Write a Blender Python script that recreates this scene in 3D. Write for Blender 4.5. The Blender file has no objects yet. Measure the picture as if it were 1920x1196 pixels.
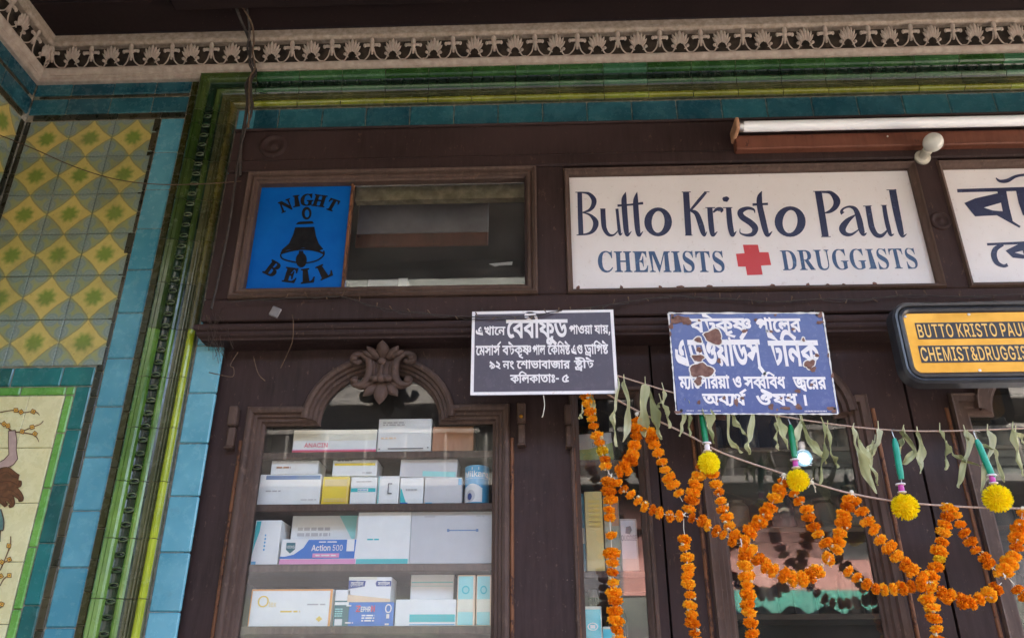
import bpy, bmesh, math, random
import numpy as np
from mathutils import Vector, Matrix, Euler, noise as mnoise
from mathutils.geometry import delaunay_2d_cdt

random.seed(11)
SC = bpy.context.scene
COL = SC.collection
R = math.radians

# ------------------------------------------------------------------ camera
CAM_Y, CAM_Z = -2.3, 1.6
FPX, TILT, YAW = 1515.0, R(25.1), R(2.0)
cd = bpy.data.cameras.new('camera')
cam = bpy.data.objects.new('camera', cd)
COL.objects.link(cam)
cd.sensor_fit = 'HORIZONTAL'
cd.sensor_width = 36.0
cd.lens = 36.0 * FPX / 1920.0
cd.clip_start, cd.clip_end = 0.05, 300
cam.location = (0, CAM_Y, CAM_Z)
cam.rotation_euler = (R(90) + TILT, 0, YAW)
SC.camera = cam

# ------------------------------------------------------------------ world, sun, exposure
SUN_EL = R(50)      # the sun stands behind the shop: it lights the far side of the street, the covered shopfront is in shade
world = bpy.data.worlds.new('World')
SC.world = world
world.use_nodes = True
wn = world.node_tree
sky = wn.nodes.new('ShaderNodeTexSky')
sky.sky_type = 'NISHITA'
sky.sun_disc = False
sky.sun_elevation = SUN_EL
sky.sun_rotation = R(0)
sky.dust_density = 9.0
sky.ozone_density = 1.0
wn.links.new(sky.outputs[0], wn.nodes['Background'].inputs[0])
wn.nodes['Background'].inputs[1].default_value = 0.15
sl = bpy.data.lights.new('sun', 'SUN')
sl.energy = 2.8
sl.angle = R(0.53)
sl.color = (1.0, 0.95, 0.88)
so = bpy.data.objects.new('sun', sl)
COL.objects.link(so)
sd = Vector((0.0, math.cos(SUN_EL), math.sin(SUN_EL)))   # towards the sun
so.rotation_euler = sd.to_track_quat('Z', 'Y').to_euler()
so.location = (2, 6, 9)
SC.view_settings.view_transform = 'Standard'
SC.view_settings.look = 'None'
SC.view_settings.gamma = 1.0
SC.view_settings.exposure = 4.6
SC.render.engine = 'CYCLES'
SC.cycles.use_denoising = True
SC.cycles.max_bounces = 10
SC.cycles.diffuse_bounces = 6
SC.cycles.transparent_max_bounces = 16
SC.cycles.caustics_reflective = False
SC.cycles.caustics_refractive = False
SC.cycles.sample_clamp_indirect = 6.0

# measuring: a pixel of the photo (1920 x 1196) to the point where its sight line meets the plane y = Y
_F = Vector((-math.sin(YAW) * math.cos(TILT), math.cos(YAW) * math.cos(TILT), math.sin(TILT)))
_RT = Vector((math.cos(YAW), math.sin(YAW), 0))
_UP = _RT.cross(_F)
def P(px, py, Y=0.0):
    d = _F + _RT * ((px - 960) / FPX) + _UP * ((598 - py) / FPX)
    t = (Y - CAM_Y) / d.y
    return Vector((d.x * t, Y, CAM_Z + d.z * t))

# ------------------------------------------------------------------ helpers
class MB:
    """collects shapes and links them as ONE mesh object"""
    def __init__(s):
        s.v = []; s.f = []; s.mi = []; s.at = {}
    def add(s, verts, faces, mi=0, **attrs):
        b = len(s.v)
        s.v += [tuple(v) for v in verts]
        s.f += [tuple(i + b for i in f) for f in faces]
        s.mi += [mi] * len(faces)
        for k, val in attrs.items():
            a = s.at.setdefault(k, [])
            a += [0.0] * (b - len(a))
            a += list(val) if hasattr(val, '__len__') else [val] * len(verts)
        return b
    def box(s, x0, x1, y0, y1, z0, z1, c=0.0, mi=0, **at):
        if x0 > x1: x0, x1 = x1, x0
        if y0 > y1: y0, y1 = y1, y0
        if z0 > z1: z0, z1 = z1, z0
        if c <= 0:
            v = [(x, y, z) for x in (x0, x1) for y in (y0, y1) for z in (z0, z1)]
            f = [(0, 1, 3, 2), (4, 6, 7, 5), (0, 4, 5, 1), (2, 3, 7, 6), (0, 2, 6, 4), (1, 5, 7, 3)]
            return s.add(v, f, mi, **at)
        c = min(c, (x1 - x0) * .45, (y1 - y0) * .45, (z1 - z0) * .45)
        v = []; idx = {}
        X = (x0, x1); Y = (y0, y1); Z = (z0, z1)
        for i in (0, 1):
            for j in (0, 1):
                for k in (0, 1):
                    ix, iy, iz = X[i] + (c, -c)[i], Y[j] + (c, -c)[j], Z[k] + (c, -c)[k]
                    idx[i, j, k, 0] = len(v); v.append((X[i], iy, iz))
                    idx[i, j, k, 1] = len(v); v.append((ix, Y[j], iz))
                    idx[i, j, k, 2] = len(v); v.append((ix, iy, Z[k]))
        f = []
        q = ((0, 0), (0, 1), (1, 1), (1, 0))
        for i in (0, 1):
            f.append([idx[i, a, b, 0] for a, b in q])
            f.append([idx[a, i, b, 1] for a, b in q])
            f.append([idx[a, b, i, 2] for a, b in q])
            for j in (0, 1):
                f.append([idx[i, j, 0, 0], idx[i, j, 1, 0], idx[i, j, 1, 1], idx[i, j, 0, 1]])
                f.append([idx[i, 0, j, 0], idx[i, 1, j, 0], idx[i, 1, j, 2], idx[i, 0, j, 2]])
                f.append([idx[0, i, j, 1], idx[1, i, j, 1], idx[1, i, j, 2], idx[0, i, j, 2]])
                for k in (0, 1):
                    f.append([idx[i, j, k, 0], idx[i, j, k, 1], idx[i, j, k, 2]])
        return s.add(v, f, mi, **at)
    def sweep(s, path, prof, fn, closed=False, mi=0, pmi=None, **at):
        """profile (offset to the left of the path, depth) swept along a mitred 2-D path; fn(a, b, depth) -> xyz"""
        n = len(path); rows = []
        for i in range(n):
            p = Vector(path[i])
            pa = Vector(path[i - 1]) if (i > 0 or closed) else None
            pb = Vector(path[(i + 1) % n]) if (i < n - 1 or closed) else None
            t1 = (p - pa).normalized() if pa is not None else None
            t2 = (pb - p).normalized() if pb is not None else None
            t1 = t1 if t1 is not None else t2
            t2 = t2 if t2 is not None else t1
            n1 = Vector((-t1.y, t1.x)); n2 = Vector((-t2.y, t2.x))
            m = (n1 + n2) / max(0.15, 1 + n1.dot(n2))
            rows.append([fn(p.x + m.x * o, p.y + m.y * o, d) for o, d in prof])
        k = len(prof)
        for j in range(k - 1):
            v = []; f = []
            for r in rows:
                v += [r[j], r[j + 1]]
            for i in range(n if closed else n - 1):
                a = 2 * i; b = 2 * ((i + 1) % n)
                f.append((a, a + 1, b + 1, b))
            s.add(v, f, pmi[j] if pmi else mi, **at)
    def tube(s, pts, r, seg=8, mi=0, cap=True, flat=1.0, **at):
        pts = [Vector(p) for p in pts]; n = len(pts)
        rr = r if hasattr(r, '__len__') else [r] * n
        u = None; v = []; f = []
        for i, p in enumerate(pts):
            t = (pts[min(i + 1, n - 1)] - pts[max(i - 1, 0)]).normalized()
            if u is None:
                h = Vector((0, 1, 0)) if abs(t.y) < .9 else Vector((1, 0, 0))
                u = t.cross(h).normalized()
            u = (u - t * u.dot(t)).normalized()
            w = t.cross(u)
            for k in range(seg):
                a = 2 * math.pi * k / seg
                v.append(p + (u * math.cos(a) + w * math.sin(a) * flat) * rr[i])
        for i in range(n - 1):
            for k in range(seg):
                f.append((i * seg + k, i * seg + (k + 1) % seg, (i + 1) * seg + (k + 1) % seg, (i + 1) * seg + k))
        if cap:
            f.append(tuple(range(seg))); f.append(tuple((n - 1) * seg + k for k in range(seg)))
        return s.add(v, f, mi, **at)
    def ball(s, c, rad, seg=12, rings=8, mi=0, rot=None, **at):
        rx, ry, rz = rad if hasattr(rad, '__len__') else (rad,) * 3
        M = rot.to_matrix() if rot is not None else Matrix.Identity(3)
        c = Vector(c); v = []; f = []
        for i in range(rings + 1):
            th = math.pi * i / rings
            for k in range(seg):
                a = 2 * math.pi * k / seg
                v.append(c + M @ Vector((rx * math.sin(th) * math.cos(a), ry * math.sin(th) * math.sin(a), rz * math.cos(th))))
        for i in range(rings):
            for k in range(seg):
                f.append((i * seg + k, i * seg + (k + 1) % seg, (i + 1) * seg + (k + 1) % seg, (i + 1) * seg + k))
        return s.add(v, f, mi, **at)
    def lathe(s, c, prof, seg=20, rot=None, mi=0, **at):
        M = rot.to_matrix() if rot is not None else Matrix.Identity(3)
        c = Vector(c); v = []; f = []; n = len(prof)
        for r, z in prof:
            for k in range(seg):
                a = 2 * math.pi * k / seg
                v.append(c + M @ Vector((r * math.cos(a), r * math.sin(a), z)))
        for i in range(n - 1):
            for k in range(seg):
                f.append((i * seg + k, i * seg + (k + 1) % seg, (i + 1) * seg + (k + 1) % seg, (i + 1) * seg + k))
        f.append(tuple(range(seg))); f.append(tuple((n - 1) * seg + k for k in range(seg)))
        return s.add(v, f, mi, **at)
    def lobe(s, base, tip, width, thick, out=Vector((0, -1, 0)), n=7, m=6, bend=0.0, mi=0):
        """a carved leaf lobe: plump, tapering, lying in a plane facing `out`"""
        base = Vector(base); tip = Vector(tip); ax = tip - base
        side = ax.cross(out).normalized(); v = []; f = []
        for i in range(n):
            t = i / (n - 1)
            w = width * (math.sin(math.pi * min(1, .12 + t * .9)) ** .7) * (1 if t < .99 else .05)
            h = thick * math.sin(math.pi * min(1, .15 + .85 * t)) ** .5
            c = base + ax * t + out * (bend * math.sin(math.pi * t) + bend * t)
            for k in range(m + 1):
                a = math.pi * k / m
                v.append(c + side * (w * math.cos(a) * .5) + out * (h * math.sin(a)))
        for i in range(n - 1):
            for k in range(m):
                a = i * (m + 1) + k
                f.append((a, a + 1, a + m + 2, a + m + 1))
        return s.add(v, f, mi)
    def build(s, name, mats, parent=None, smooth=35, loc=None, world=True):
        me = bpy.data.meshes.new(name)
        if parent is not None: off = WL[parent.name]
        elif loc is not None: off = Vector(loc)
        else:
            a = np.array(s.v); off = Vector(((a[:, 0].min() + a[:, 0].max()) / 2, (a[:, 1].min() + a[:, 1].max()) / 2, a[:, 2].min()))
        if not world: off = Vector((0, 0, 0))
        me.from_pydata([(x - off.x, y - off.y, z - off.z) for x, y, z in s.v], [], s.f)
        for m in (mats if isinstance(mats, (list, tuple)) else [mats]): me.materials.append(m)
        me.polygons.foreach_set('material_index', s.mi)
        for k, a in s.at.items():
            a = a + [0.0] * (len(s.v) - len(a))
            me.attributes.new(k, 'FLOAT', 'POINT').data.foreach_set('value', a)
        b = bmesh.new(); b.from_mesh(me)
        bmesh.ops.recalc_face_normals(b, faces=b.faces)
        b.to_mesh(me); b.free()
        if smooth:
            me.polygons.foreach_set('use_smooth', [True] * len(me.polygons))
            me.set_sharp_from_angle(angle=R(smooth))
        o = bpy.data.objects.new(name, me); COL.objects.link(o)
        if parent is not None: o.parent = parent
        elif world: o.location = off
        WL[o.name] = off.copy()
        return o

WL = {}
def tag(o, label=None, cat=None, group=None, kind=None):
    if label: o['label'] = label
    if cat: o['category'] = cat
    if group: o['group'] = group
    if kind: o['kind'] = kind
    return o
def thing(name, label, cat, loc, group=None):
    o = bpy.data.objects.new(name, None); COL.objects.link(o)
    o.empty_display_size = .05
    o.location = loc; WL[o.name] = Vector(loc)
    return tag(o, label, cat, group)
def put(src, parent, pos, rot=None, scale=None, name=None):
    """a copy of a part, sharing its mesh, set at a world position under a thing"""
    o = src.copy(); COL.objects.link(o); o.parent = parent
    o.location = Vector(pos) - WL[parent.name]
    if rot is not None: o.rotation_euler = rot
    if scale is not None: o.scale = scale
    return o
def cat(pts, n=6):
    """smooth curve through points (any dimension)"""
    pts = [Vector(p) for p in pts]
    if len(pts) < 3: return [pts[0].lerp(pts[1], i / n) for i in range(n + 1)]
    out = []
    for i in range(len(pts) - 1):
        a = pts[max(i - 1, 0)]; b = pts[i]; c = pts[i + 1]; d = pts[min(i + 2, len(pts) - 1)]
        for k in range(n):
            t = k / n
            out.append(.5 * (2 * b + (c - a) * t + (2 * a - 5 * b + 4 * c - d) * t * t + (3 * b - a - 3 * c + d) * t ** 3))
    out.append(pts[-1]); return out

# flat shapes: union of outlines, filled by non-zero winding
def area(c):
    return .5 * sum(c[i - 1][0] * c[i][1] - c[i][0] * c[i - 1][1] for i in range(len(c)))
def ccw(c): return c if area(c) > 0 else c[::-1]
def fill(cons):
    vs = []; es = []
    for c in cons:
        b = len(vs); n = len(c)
        vs += [Vector((p[0], p[1])) for p in c]
        es += [(b + i, b + (i + 1) % n) for i in range(n)]
    sc = max(max(abs(v.x), abs(v.y)) for v in vs) or 1
    r = delaunay_2d_cdt(vs, es, [], 0, sc * 1e-6)
    V = np.array([(v.x, v.y) for v in r[0]]); T = [t for t in r[2] if len(t) == 3]
    if not T: return [], []
    C = np.array([V[list(t)].mean(0) for t in T]); W = np.zeros(len(T), int)
    for c in cons:
        a = np.array([(p[0], p[1]) for p in c]); b = np.roll(a, -1, 0)
        for (x1, y1), (x2, y2) in zip(a, b):
            up = (y1 <= C[:, 1]) & (y2 > C[:, 1]); dn = (y1 > C[:, 1]) & (y2 <= C[:, 1])
            cr = (x2 - x1) * (C[:, 1] - y1) - (C[:, 0] - x1) * (y2 - y1)
            W += (up & (cr > 0)).astype(int) - (dn & (cr < 0)).astype(int)
    T = [t for t, w in zip(T, W) if w != 0]
    return [tuple(v) for v in V], T
def ribbon(st, n=6):
    """[(x, y, width), ...] -> an outline that swells and thins like a brush stroke"""
    q = cat([Vector(p) for p in st], n); L = []; Rr = []
    for i, p in enumerate(q):
        a = q[max(i - 1, 0)]; b = q[min(i + 1, len(q) - 1)]
        t = Vector((b.x - a.x, b.y - a.y))
        t = t.normalized() if t.length > 1e-9 else Vector((1, 0))
        w = max(p.z, .01) / 2
        L.append((p.x - t.y * w, p.y + t.x * w)); Rr.append((p.x + t.y * w, p.y - t.x * w))
    return ccw(L + Rr[::-1])
def ring(cx, cy, rx, ry, n=28, rot=0, rev=False):
    c = []
    for i in range(n):
        a = 2 * math.pi * i / n
        x, y = rx * math.cos(a), ry * math.sin(a)
        c.append((cx + x * math.cos(rot) - y * math.sin(rot), cy + x * math.sin(rot) + y * math.cos(rot)))
    c = ccw(c)
    return c[::-1] if rev else c
def blob(cx, cy, rx, ry, n=18, jag=.22, seed=0):
    rnd = random.Random(seed); ph = [rnd.uniform(0, 6.28) for _ in range(4)]
    c = []
    for i in range(n):
        a = 2 * math.pi * i / n
        k = 1 + jag * (.5 * math.sin(2 * a + ph[0]) + .5 * math.sin(3 * a + ph[1]) + .35 * math.sin(5 * a + ph[2])) + rnd.uniform(-.07, .07)
        c.append((cx + rx * k * math.cos(a), cy + ry * k * math.sin(a)))
    return ccw(c)
def offset(c, w):
    n = len(c); out = []
    for i in range(n):
        p = Vector(c[i]); a = Vector(c[i - 1]); b = Vector(c[(i + 1) % n])
        t1 = (p - a); t2 = (b - p)
        if t1.length < 1e-9 or t2.length < 1e-9: out.append(tuple(p)); continue
        t1.normalize(); t2.normalize()
        m = Vector((-t1.y - t2.y, t1.x + t2.x)) / max(.45, 1 + t1.dot(t2))
        out.append((p.x + m.x * w, p.y + m.y * w))
    return out
def sheet(mb, cons, Y, mi=0, px=None):
    """paint: outlines in metres (x, z) at depth Y, or - given px - measured on the photo at that plane"""
    if px:
        cons = [[(lambda q: (q.x, q.z))(P(px[0] + x / px[2], px[1] + y / px[2], Y)) for x, y in c] for c in cons]
        fl = [c[::-1] for c in cons]       # picture y runs down
        cons = fl
    V, T = fill(cons)
    if T: mb.add([(x, Y, z) for x, z in V], T, mi)
def slab(mb, cons, y0, y1, mi=0):
    """outlines in (x, z) given a thickness from y0 (front) to y1; holes are clockwise"""
    V, T = fill(cons)
    mb.add([(x, y0, z) for x, z in V], T, mi); mb.add([(x, y1, z) for x, z in V], T, mi)
    for c in cons:
        n = len(c); v = []
        for x, z in c: v += [(x, y0, z), (x, y1, z)]
        mb.add(v, [(2 * i, 2 * i + 1, 2 * ((i + 1) % n) + 1, 2 * ((i + 1) % n)) for i in range(n)], mi)
_gl = {}
def glyph(font, ch):
    k = id(font), ch
    if k not in _gl:
        a, s = font[ch].split(';')
        _gl[k] = (int(a), [[tuple(map(int, p.split(','))) for p in c.split()] for c in s.split('/')] if s else [])
    return _gl[k]
def text(font, toks, x0, x1, zb, h, bold=0, em=700, track=0, slant=0, fit=True):
    """outlines of a line: fitted between x0 and x1, base line zb, h = height of `em` font units"""
    if isinstance(toks, str): toks = [' ' if t == '_' else t for t in (toks.split(' ') if ' ' in toks and font is FONT_BN else list(toks))]
    x = 0; cons = []
    for t in toks:
        if t == ' ': x += 260; continue
        adv, cs = glyph(font, t)
        for c in cs:
            cons.append([(px + x + slant * py, py) for px, py in (offset(c, bold) if bold else c)])
        x += adv + track
    if not cons: return []
    xa = min(p[0] for c in cons for p in c); xb = max(p[0] for c in cons for p in c)
    sy = h / em; sx = (x1 - x0) / (xb - xa) if fit else sy
    return [[(x0 + (p[0] - xa) * sx, zb + p[1] * sy) for p in c] for c in cons]
FONT_BN = {}
FONT_SERIF = {}
FONT_SANS = {}
FONT_BN[',']='263;190,116 197,105 113,-119 46,-119 93,116'
FONT_BN['-']='340;49,338 291,338 291,256 49,256'
FONT_BN['।']='379;194,0 194,622 275,622 275,0'
FONT_BN['ং']='438;123,314 424,-8 359,-41 73,250/78,486 80,512 86,536 96,558 127,592 147,605 193,620 219,622 245,620 291,605 311,592 342,558 352,536 358,512 360,486 358,460 352,436 342,414 328,395 311,379 291,366 245,351 219,349 193,351 147,366 127,379 110,395 96,414 86,435 80,459/147,486 149,465 156,447 182,422 200,416 219,414 239,416 256,423 271,434 282,448 289,466 291,486 289,507 282,524 271,538 256,549 239,555 219,557 200,555 182,548 168,538 156,523 149,506'
FONT_BN['ঃ']='438;78,486 80,512 86,536 96,558 127,592 147,605 193,620 219,622 245,620 291,605 311,592 342,558 352,536 358,512 360,486 358,460 352,436 342,414 328,395 311,379 291,366 245,351 219,349 193,351 147,366 127,379 110,395 96,414 86,435 80,459/147,486 149,465 156,447 182,422 200,416 219,414 239,416 256,423 271,434 282,448 289,466 291,486 289,506 282,523 271,538 239,555 219,557 200,555 182,548 168,538 156,523 149,506/78,137 80,163 86,187 96,208 110,227 127,243 147,256 193,271 219,273 269,266 311,244 342,210 352,188 358,164 360,137 358,111 352,87 342,65 328,46 311,30 291,17 245,2 219,0 193,2 147,17 127,30 110,46 96,65 86,87 80,111/147,137 149,117 156,99 168,84 182,74 200,67 219,65 239,67 271,84 282,99 289,116 291,137 289,157 282,175 271,189 256,200 239,206 219,208 200,206 182,199 156,174 149,157'
FONT_BN['অ']='893;903,622 903,551 798,551 798,0 721,0 700,38 649,104 557,180 582,246 724,109 721,551 -10,551 -10,622/376,91 331,95 288,105 246,123 206,149 167,185 130,232 94,289 61,359 29,442 102,466 126,401 178,296 205,255 234,223 266,198 300,181 338,170 378,167 412,169 442,175 466,184 487,198 503,214 515,232 530,300 527,336 516,368 498,394 476,414 450,426 420,430 383,424 370,416 355,390 361,331 285,316 273,411 280,432 292,450 324,478 344,488 389,499 451,497 485,488 515,474 542,454 564,430 582,401 595,369 603,333 606,294 603,259 595,225 581,194 561,165 536,140 505,119 468,103 425,94/344,465 339,486 329,504 314,522 296,536 272,548 243,556 267,601 312,589 346,574 374,557 394,539 408,519 418,495 423,468'
FONT_BN['এ']='758;667,0 592,0 173,84 125,106 103,122 84,143 68,168 56,199 48,236 58,377 135,366 125,253 488,160 556,138 574,124 590,106 555,550 514,557 405,516 339,428 434,348 441,278 345,273 316,283 290,300 270,324 258,354 254,392 256,419 274,474 356,572 384,591 445,618 478,626'
FONT_BN['ও']='738;509,629 557,625 596,612 628,590 652,561 666,525 671,483 668,452 660,423 646,397 628,373 606,351 480,282 449,354 525,387 554,406 574,427 587,453 591,482 589,505 582,524 570,538 554,549 534,556 386,395 365,321 330,330 302,343 280,360 264,380 254,404 251,431 253,454 260,477 328,564 442,621 475,627/681,225 674,173 654,129 620,92 574,64 518,48 453,42 407,45 363,53 320,67 279,87 240,114 204,147 169,187 136,235 106,291 77,355 51,427 28,507 103,529 131,439 161,361 192,295 227,240 265,195 306,161 352,137 401,123 455,118 495,121 529,130 559,144 582,166 595,193 600,228 597,253 589,275 556,311 534,326 509,338 589,373 616,355 639,335 657,311 670,285 678,256'
FONT_BN['ঔ']='874;509,629 556,625 596,612 628,590 651,562 665,528 670,488 632,402 635,381 480,282 449,354 525,387 554,406 574,427 587,453 591,482 589,505 582,524 570,538 554,549 534,556 386,395 365,321 330,330 302,343 280,360 264,380 254,404 251,431 253,454 260,477 328,564 442,621 475,627/681,225 674,173 654,129 620,92 574,64 518,48 453,42 407,45 363,53 320,67 279,87 240,114 204,147 169,187 136,235 106,291 77,355 51,427 28,507 103,529 131,439 161,361 192,295 227,240 265,195 306,161 352,137 401,123 455,118 495,121 529,130 559,144 582,166 595,193 600,228 597,253 589,275 556,311 534,326 509,338 589,373 616,355 639,335 657,311 670,285 678,256/832,577 829,540 819,507 802,476 780,449 753,425 720,402 597,343 651,439 740,514 443,714 380,736 356,751 337,769 323,790 313,815 307,843 309,917 383,913 805,674 825,629'
FONT_BN['ক']='807;817,622 817,551 492,551 492,0 415,0 393,39 366,76 334,111 298,144 258,173 216,198 170,219 124,234 76,243 37,339 437,517 415,475 415,551 -10,551 -10,622/415,467 436,438 130,304 246,262 320,215 385,156 409,124 428,90 420,88/761,288 760,266 748,226 737,207 723,191 705,177 683,166 656,160 566,163 572,235 634,235 655,241 668,252 677,265 683,296 677,330 660,360 632,386 592,409 541,426 479,438 482,513 532,505 578,492 622,474 661,452 695,426 723,396 744,363 757,327'
FONT_BN['খ']='696;706,622 706,551 601,551 601,0 524,0 166,238 142,331 190,296 249,284 348,248 526,97 524,688 577,688 600,622/450,470 446,433 436,400 418,372 395,346 366,325 295,294 253,283 209,276 162,285 142,331 274,354 306,367 331,383 350,400 364,420 372,442 375,466 369,505 316,571 371,625 428,554 440,528 448,499/182,430 144,434 112,444 85,462 65,485 53,514 71,628 147,607 136,523 168,502 270,541 316,612 371,625 373,575 306,478 262,448 237,438 210,432'
FONT_BN['গ']='656;484,0 484,425 505,362 230,553 201,544 120,465 106,457 245,485 270,479 308,456 322,441 346,369 342,331 328,296 306,264 274,233 233,202 182,172 131,245 226,296 248,317 262,340 266,365 264,379 249,402 103,392 22,458 112,572 164,608 193,620 223,627 255,629 287,627 346,612 507,472 489,483 484,688 537,688 560,622 666,622 666,551 561,551 561,0'
FONT_BN['জ']='917;401,63 362,65 325,72 288,84 253,101 219,123 186,152 156,186 127,227 74,331 29,465 105,485 129,408 154,342 181,286 210,239 243,202 278,174 316,155 358,143 404,139 449,143 487,153 516,171 537,196 550,228 530,358 590,358 418,258 322,272 303,284 288,298 275,316 260,359 258,384 261,414 272,443 289,474 314,503 349,529 394,553 -10,551 -10,622 927,622 927,551 535,554 335,380 342,350 411,330 434,336 523,396 609,365 628,221 620,190 608,160 589,133 565,110 534,90 497,75 453,66/836,10 761,-7 755,388 664,397 626,408 592,422 562,439 536,460 475,543 551,559 609,494 655,472 715,460 806,462 845,392'
FONT_BN['ট']='567;577,622 577,551 172,551 203,105 221,98 244,96 270,98 294,104 361,144 439,299 432,335 423,348 410,357 317,357 306,428 435,433 473,414 488,399 510,359 517,303 514,264 504,226 488,188 467,153 443,122 305,33 273,26 95,551 -10,551 -10,622/395,622 392,647 386,666 376,681 361,691 340,697 30,768 12,809 11,912 85,907 467,622'
FONT_BN['ড']='712;722,622 722,551 356,551 372,322 529,433 589,442 648,312 656,245 653,204 644,167 628,132 607,101 580,75 548,53 509,37 466,27 417,24 374,27 333,34 294,47 257,66 222,90 189,122 158,160 129,205 101,258 75,318 51,387 29,465 105,485 130,398 156,324 184,262 215,210 248,169 284,138 323,117 366,104 413,100 462,104 503,118 536,140 561,169 575,204 580,243 579,272 568,320 548,358 535,373 581,392 436,249 279,551 -10,551 -10,622'
FONT_BN['ত']='707;407,50 354,55 303,68 254,90 208,123 166,167 126,222 91,290 58,371 29,466 105,486 129,408 155,340 182,282 211,233 243,194 278,164 316,143 358,130 405,126 504,146 536,170 566,331 545,376 530,394 512,409 492,420 469,427 444,429 420,427 401,421 386,412 371,384 378,321 301,306 290,405 297,426 308,446 322,462 386,494 440,500 480,497 516,487 549,472 578,450 603,424 623,392 638,356 647,317 650,274 647,233 638,196 624,160 603,129 576,102 543,80 504,63 459,53/717,622 717,551 -10,551 -10,622'
FONT_BN['থ']='645;655,622 655,551 550,551 550,0 473,0 383,104 347,134 264,188 218,209 168,226 115,238 92,331 144,296 198,284 247,268 332,227 401,178 475,97 473,688 526,688 549,622/211,625 251,623 286,615 316,604 342,588 363,568 379,546 391,520 398,493 400,464 393,415 371,373 336,337 287,308 228,288 158,275 110,285 92,331 144,336 226,356 256,369 280,385 298,402 317,443 319,466 316,492 307,514 291,532 269,545 242,552 209,555 179,553 155,546 138,536 118,508 150,446 106,384 40,520 47,541 58,561 73,579 93,595 117,608 176,623'
FONT_BN['ধ']='596;606,622 606,551 501,551 501,0 424,0 402,39 374,76 342,110 305,142 265,171 221,196 175,217 126,232 76,243 37,339 305,474 447,524 424,482 424,622/424,474 445,446 130,304 285,242 358,190 390,159 417,125 438,88 429,88/293,624 287,552 233,553 204,542 188,509 191,492 198,478 211,464 293,423 233,378 109,524 115,559 148,603 166,614'
FONT_BN['ন']='604;614,622 614,551 509,551 509,0 432,0 432,243 448,187 242,349 216,351 193,349 154,332 139,316 131,297 128,274 130,255 137,238 149,222 214,184 176,113 138,132 106,154 80,180 61,210 50,242 46,277 49,308 56,335 70,358 87,378 107,394 130,407 154,416 204,423 238,421 269,415 451,284 437,280 432,551 -10,551 -10,622'
FONT_BN['প']='716;726,622 726,551 621,551 621,0 544,0 544,396 566,332 116,447 108,445 209,462 238,451 259,434 274,411 283,385 282,320 265,326 461,516 510,463 226,195 167,250 249,328 213,285 183,262 204,383 98,380 22,452 132,569 162,590 223,619 256,626 291,629 327,627 361,620 392,608 422,592 479,546 567,441 549,446 544,688 597,688 620,622'
FONT_BN['ফ']='838;848,622 848,551 130,551 114,560 336,432 341,376 125,265 114,282 210,257 447,99 445,510 689,455 786,336 792,288 768,207 735,177 713,166 686,160 597,163 602,234 665,234 686,240 700,251 708,264 714,296 708,329 691,359 662,386 624,409 577,425 522,434 522,0 445,0 417,36 320,125 240,168 193,186 84,212 48,303 252,414 48,502 79,570 81,551 -10,551 -10,622'
FONT_BN['ব']='596;606,622 606,551 501,551 501,0 424,0 402,39 374,76 342,110 305,142 265,171 221,196 175,217 126,232 76,243 37,339 305,474 447,524 424,482 424,551 -10,551 -10,622/424,474 445,446 130,304 285,242 358,190 390,159 417,125 438,88 429,88'
FONT_BN['ভ']='721;422,43 380,45 339,52 300,64 263,81 227,104 194,134 161,170 131,214 103,264 77,322 52,389 29,465 105,485 130,403 157,332 186,272 218,224 252,185 290,156 330,135 373,123 420,119 454,121 484,127 534,152 553,170 568,190 579,214 586,239 542,398 590,476 632,404 664,266 661,225 652,188 636,152 614,121 587,94 554,72 516,56 472,46/384,284 345,288 312,298 285,316 265,339 253,368 271,486 351,462 339,377 347,367 474,394 527,466 590,476 582,422 526,346 438,291/731,622 731,551 -10,551 -10,622'
FONT_BN['ম']='622;632,622 632,551 527,551 527,0 450,0 450,135 468,82 322,253 295,269 266,278 236,281 213,279 192,273 174,262 159,247 151,228 148,205 151,184 159,166 172,150 214,122 243,111 218,34 130,80 94,118 66,208 69,238 76,265 90,288 107,308 127,324 174,346 223,353 261,351 297,343 328,331 358,315 471,189 454,186 450,551 -10,551 -10,622/297,299 221,322 218,358 211,389 201,415 187,436 168,454 115,480 38,494 51,566 97,553 206,522 246,490 262,470 286,420 298,359'
FONT_BN['য']='626;636,622 636,551 531,551 531,0 454,0 394,69 325,125 286,149 243,170 196,188 143,202 84,212 48,303 252,414 48,502 79,570 81,551 -10,551 -10,622/454,551 135,551 114,560 336,432 341,376 125,265 113,280 168,270 218,257 264,240 305,220 378,172 470,83 457,79'
FONT_BN['য়']='626;636,622 636,551 531,551 531,0 454,0 394,69 325,125 286,149 243,170 196,188 143,202 84,212 48,303 252,414 48,502 79,570 81,551 -10,551 -10,622/454,551 135,551 114,560 336,432 341,376 125,265 113,280 168,270 218,257 264,240 305,220 378,172 470,83 457,79/180,-6 150,1 128,22 122,36 120,52 122,68 128,83 164,110 180,112 196,110 232,83 238,68 240,52 238,36 232,22 210,1'
FONT_BN['র']='596;606,622 606,551 501,551 501,0 424,0 402,39 374,76 342,110 305,142 265,171 221,196 175,217 126,232 76,243 37,339 305,474 447,524 424,482 424,551 -10,551 -10,622/424,474 445,446 130,304 285,242 358,190 390,159 417,125 438,88 429,88/185,-6 155,1 142,10 127,36 125,52 127,68 133,83 142,95 169,110 185,112 201,110 228,95 237,83 243,68 245,52 243,36 228,10 215,1'
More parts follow.
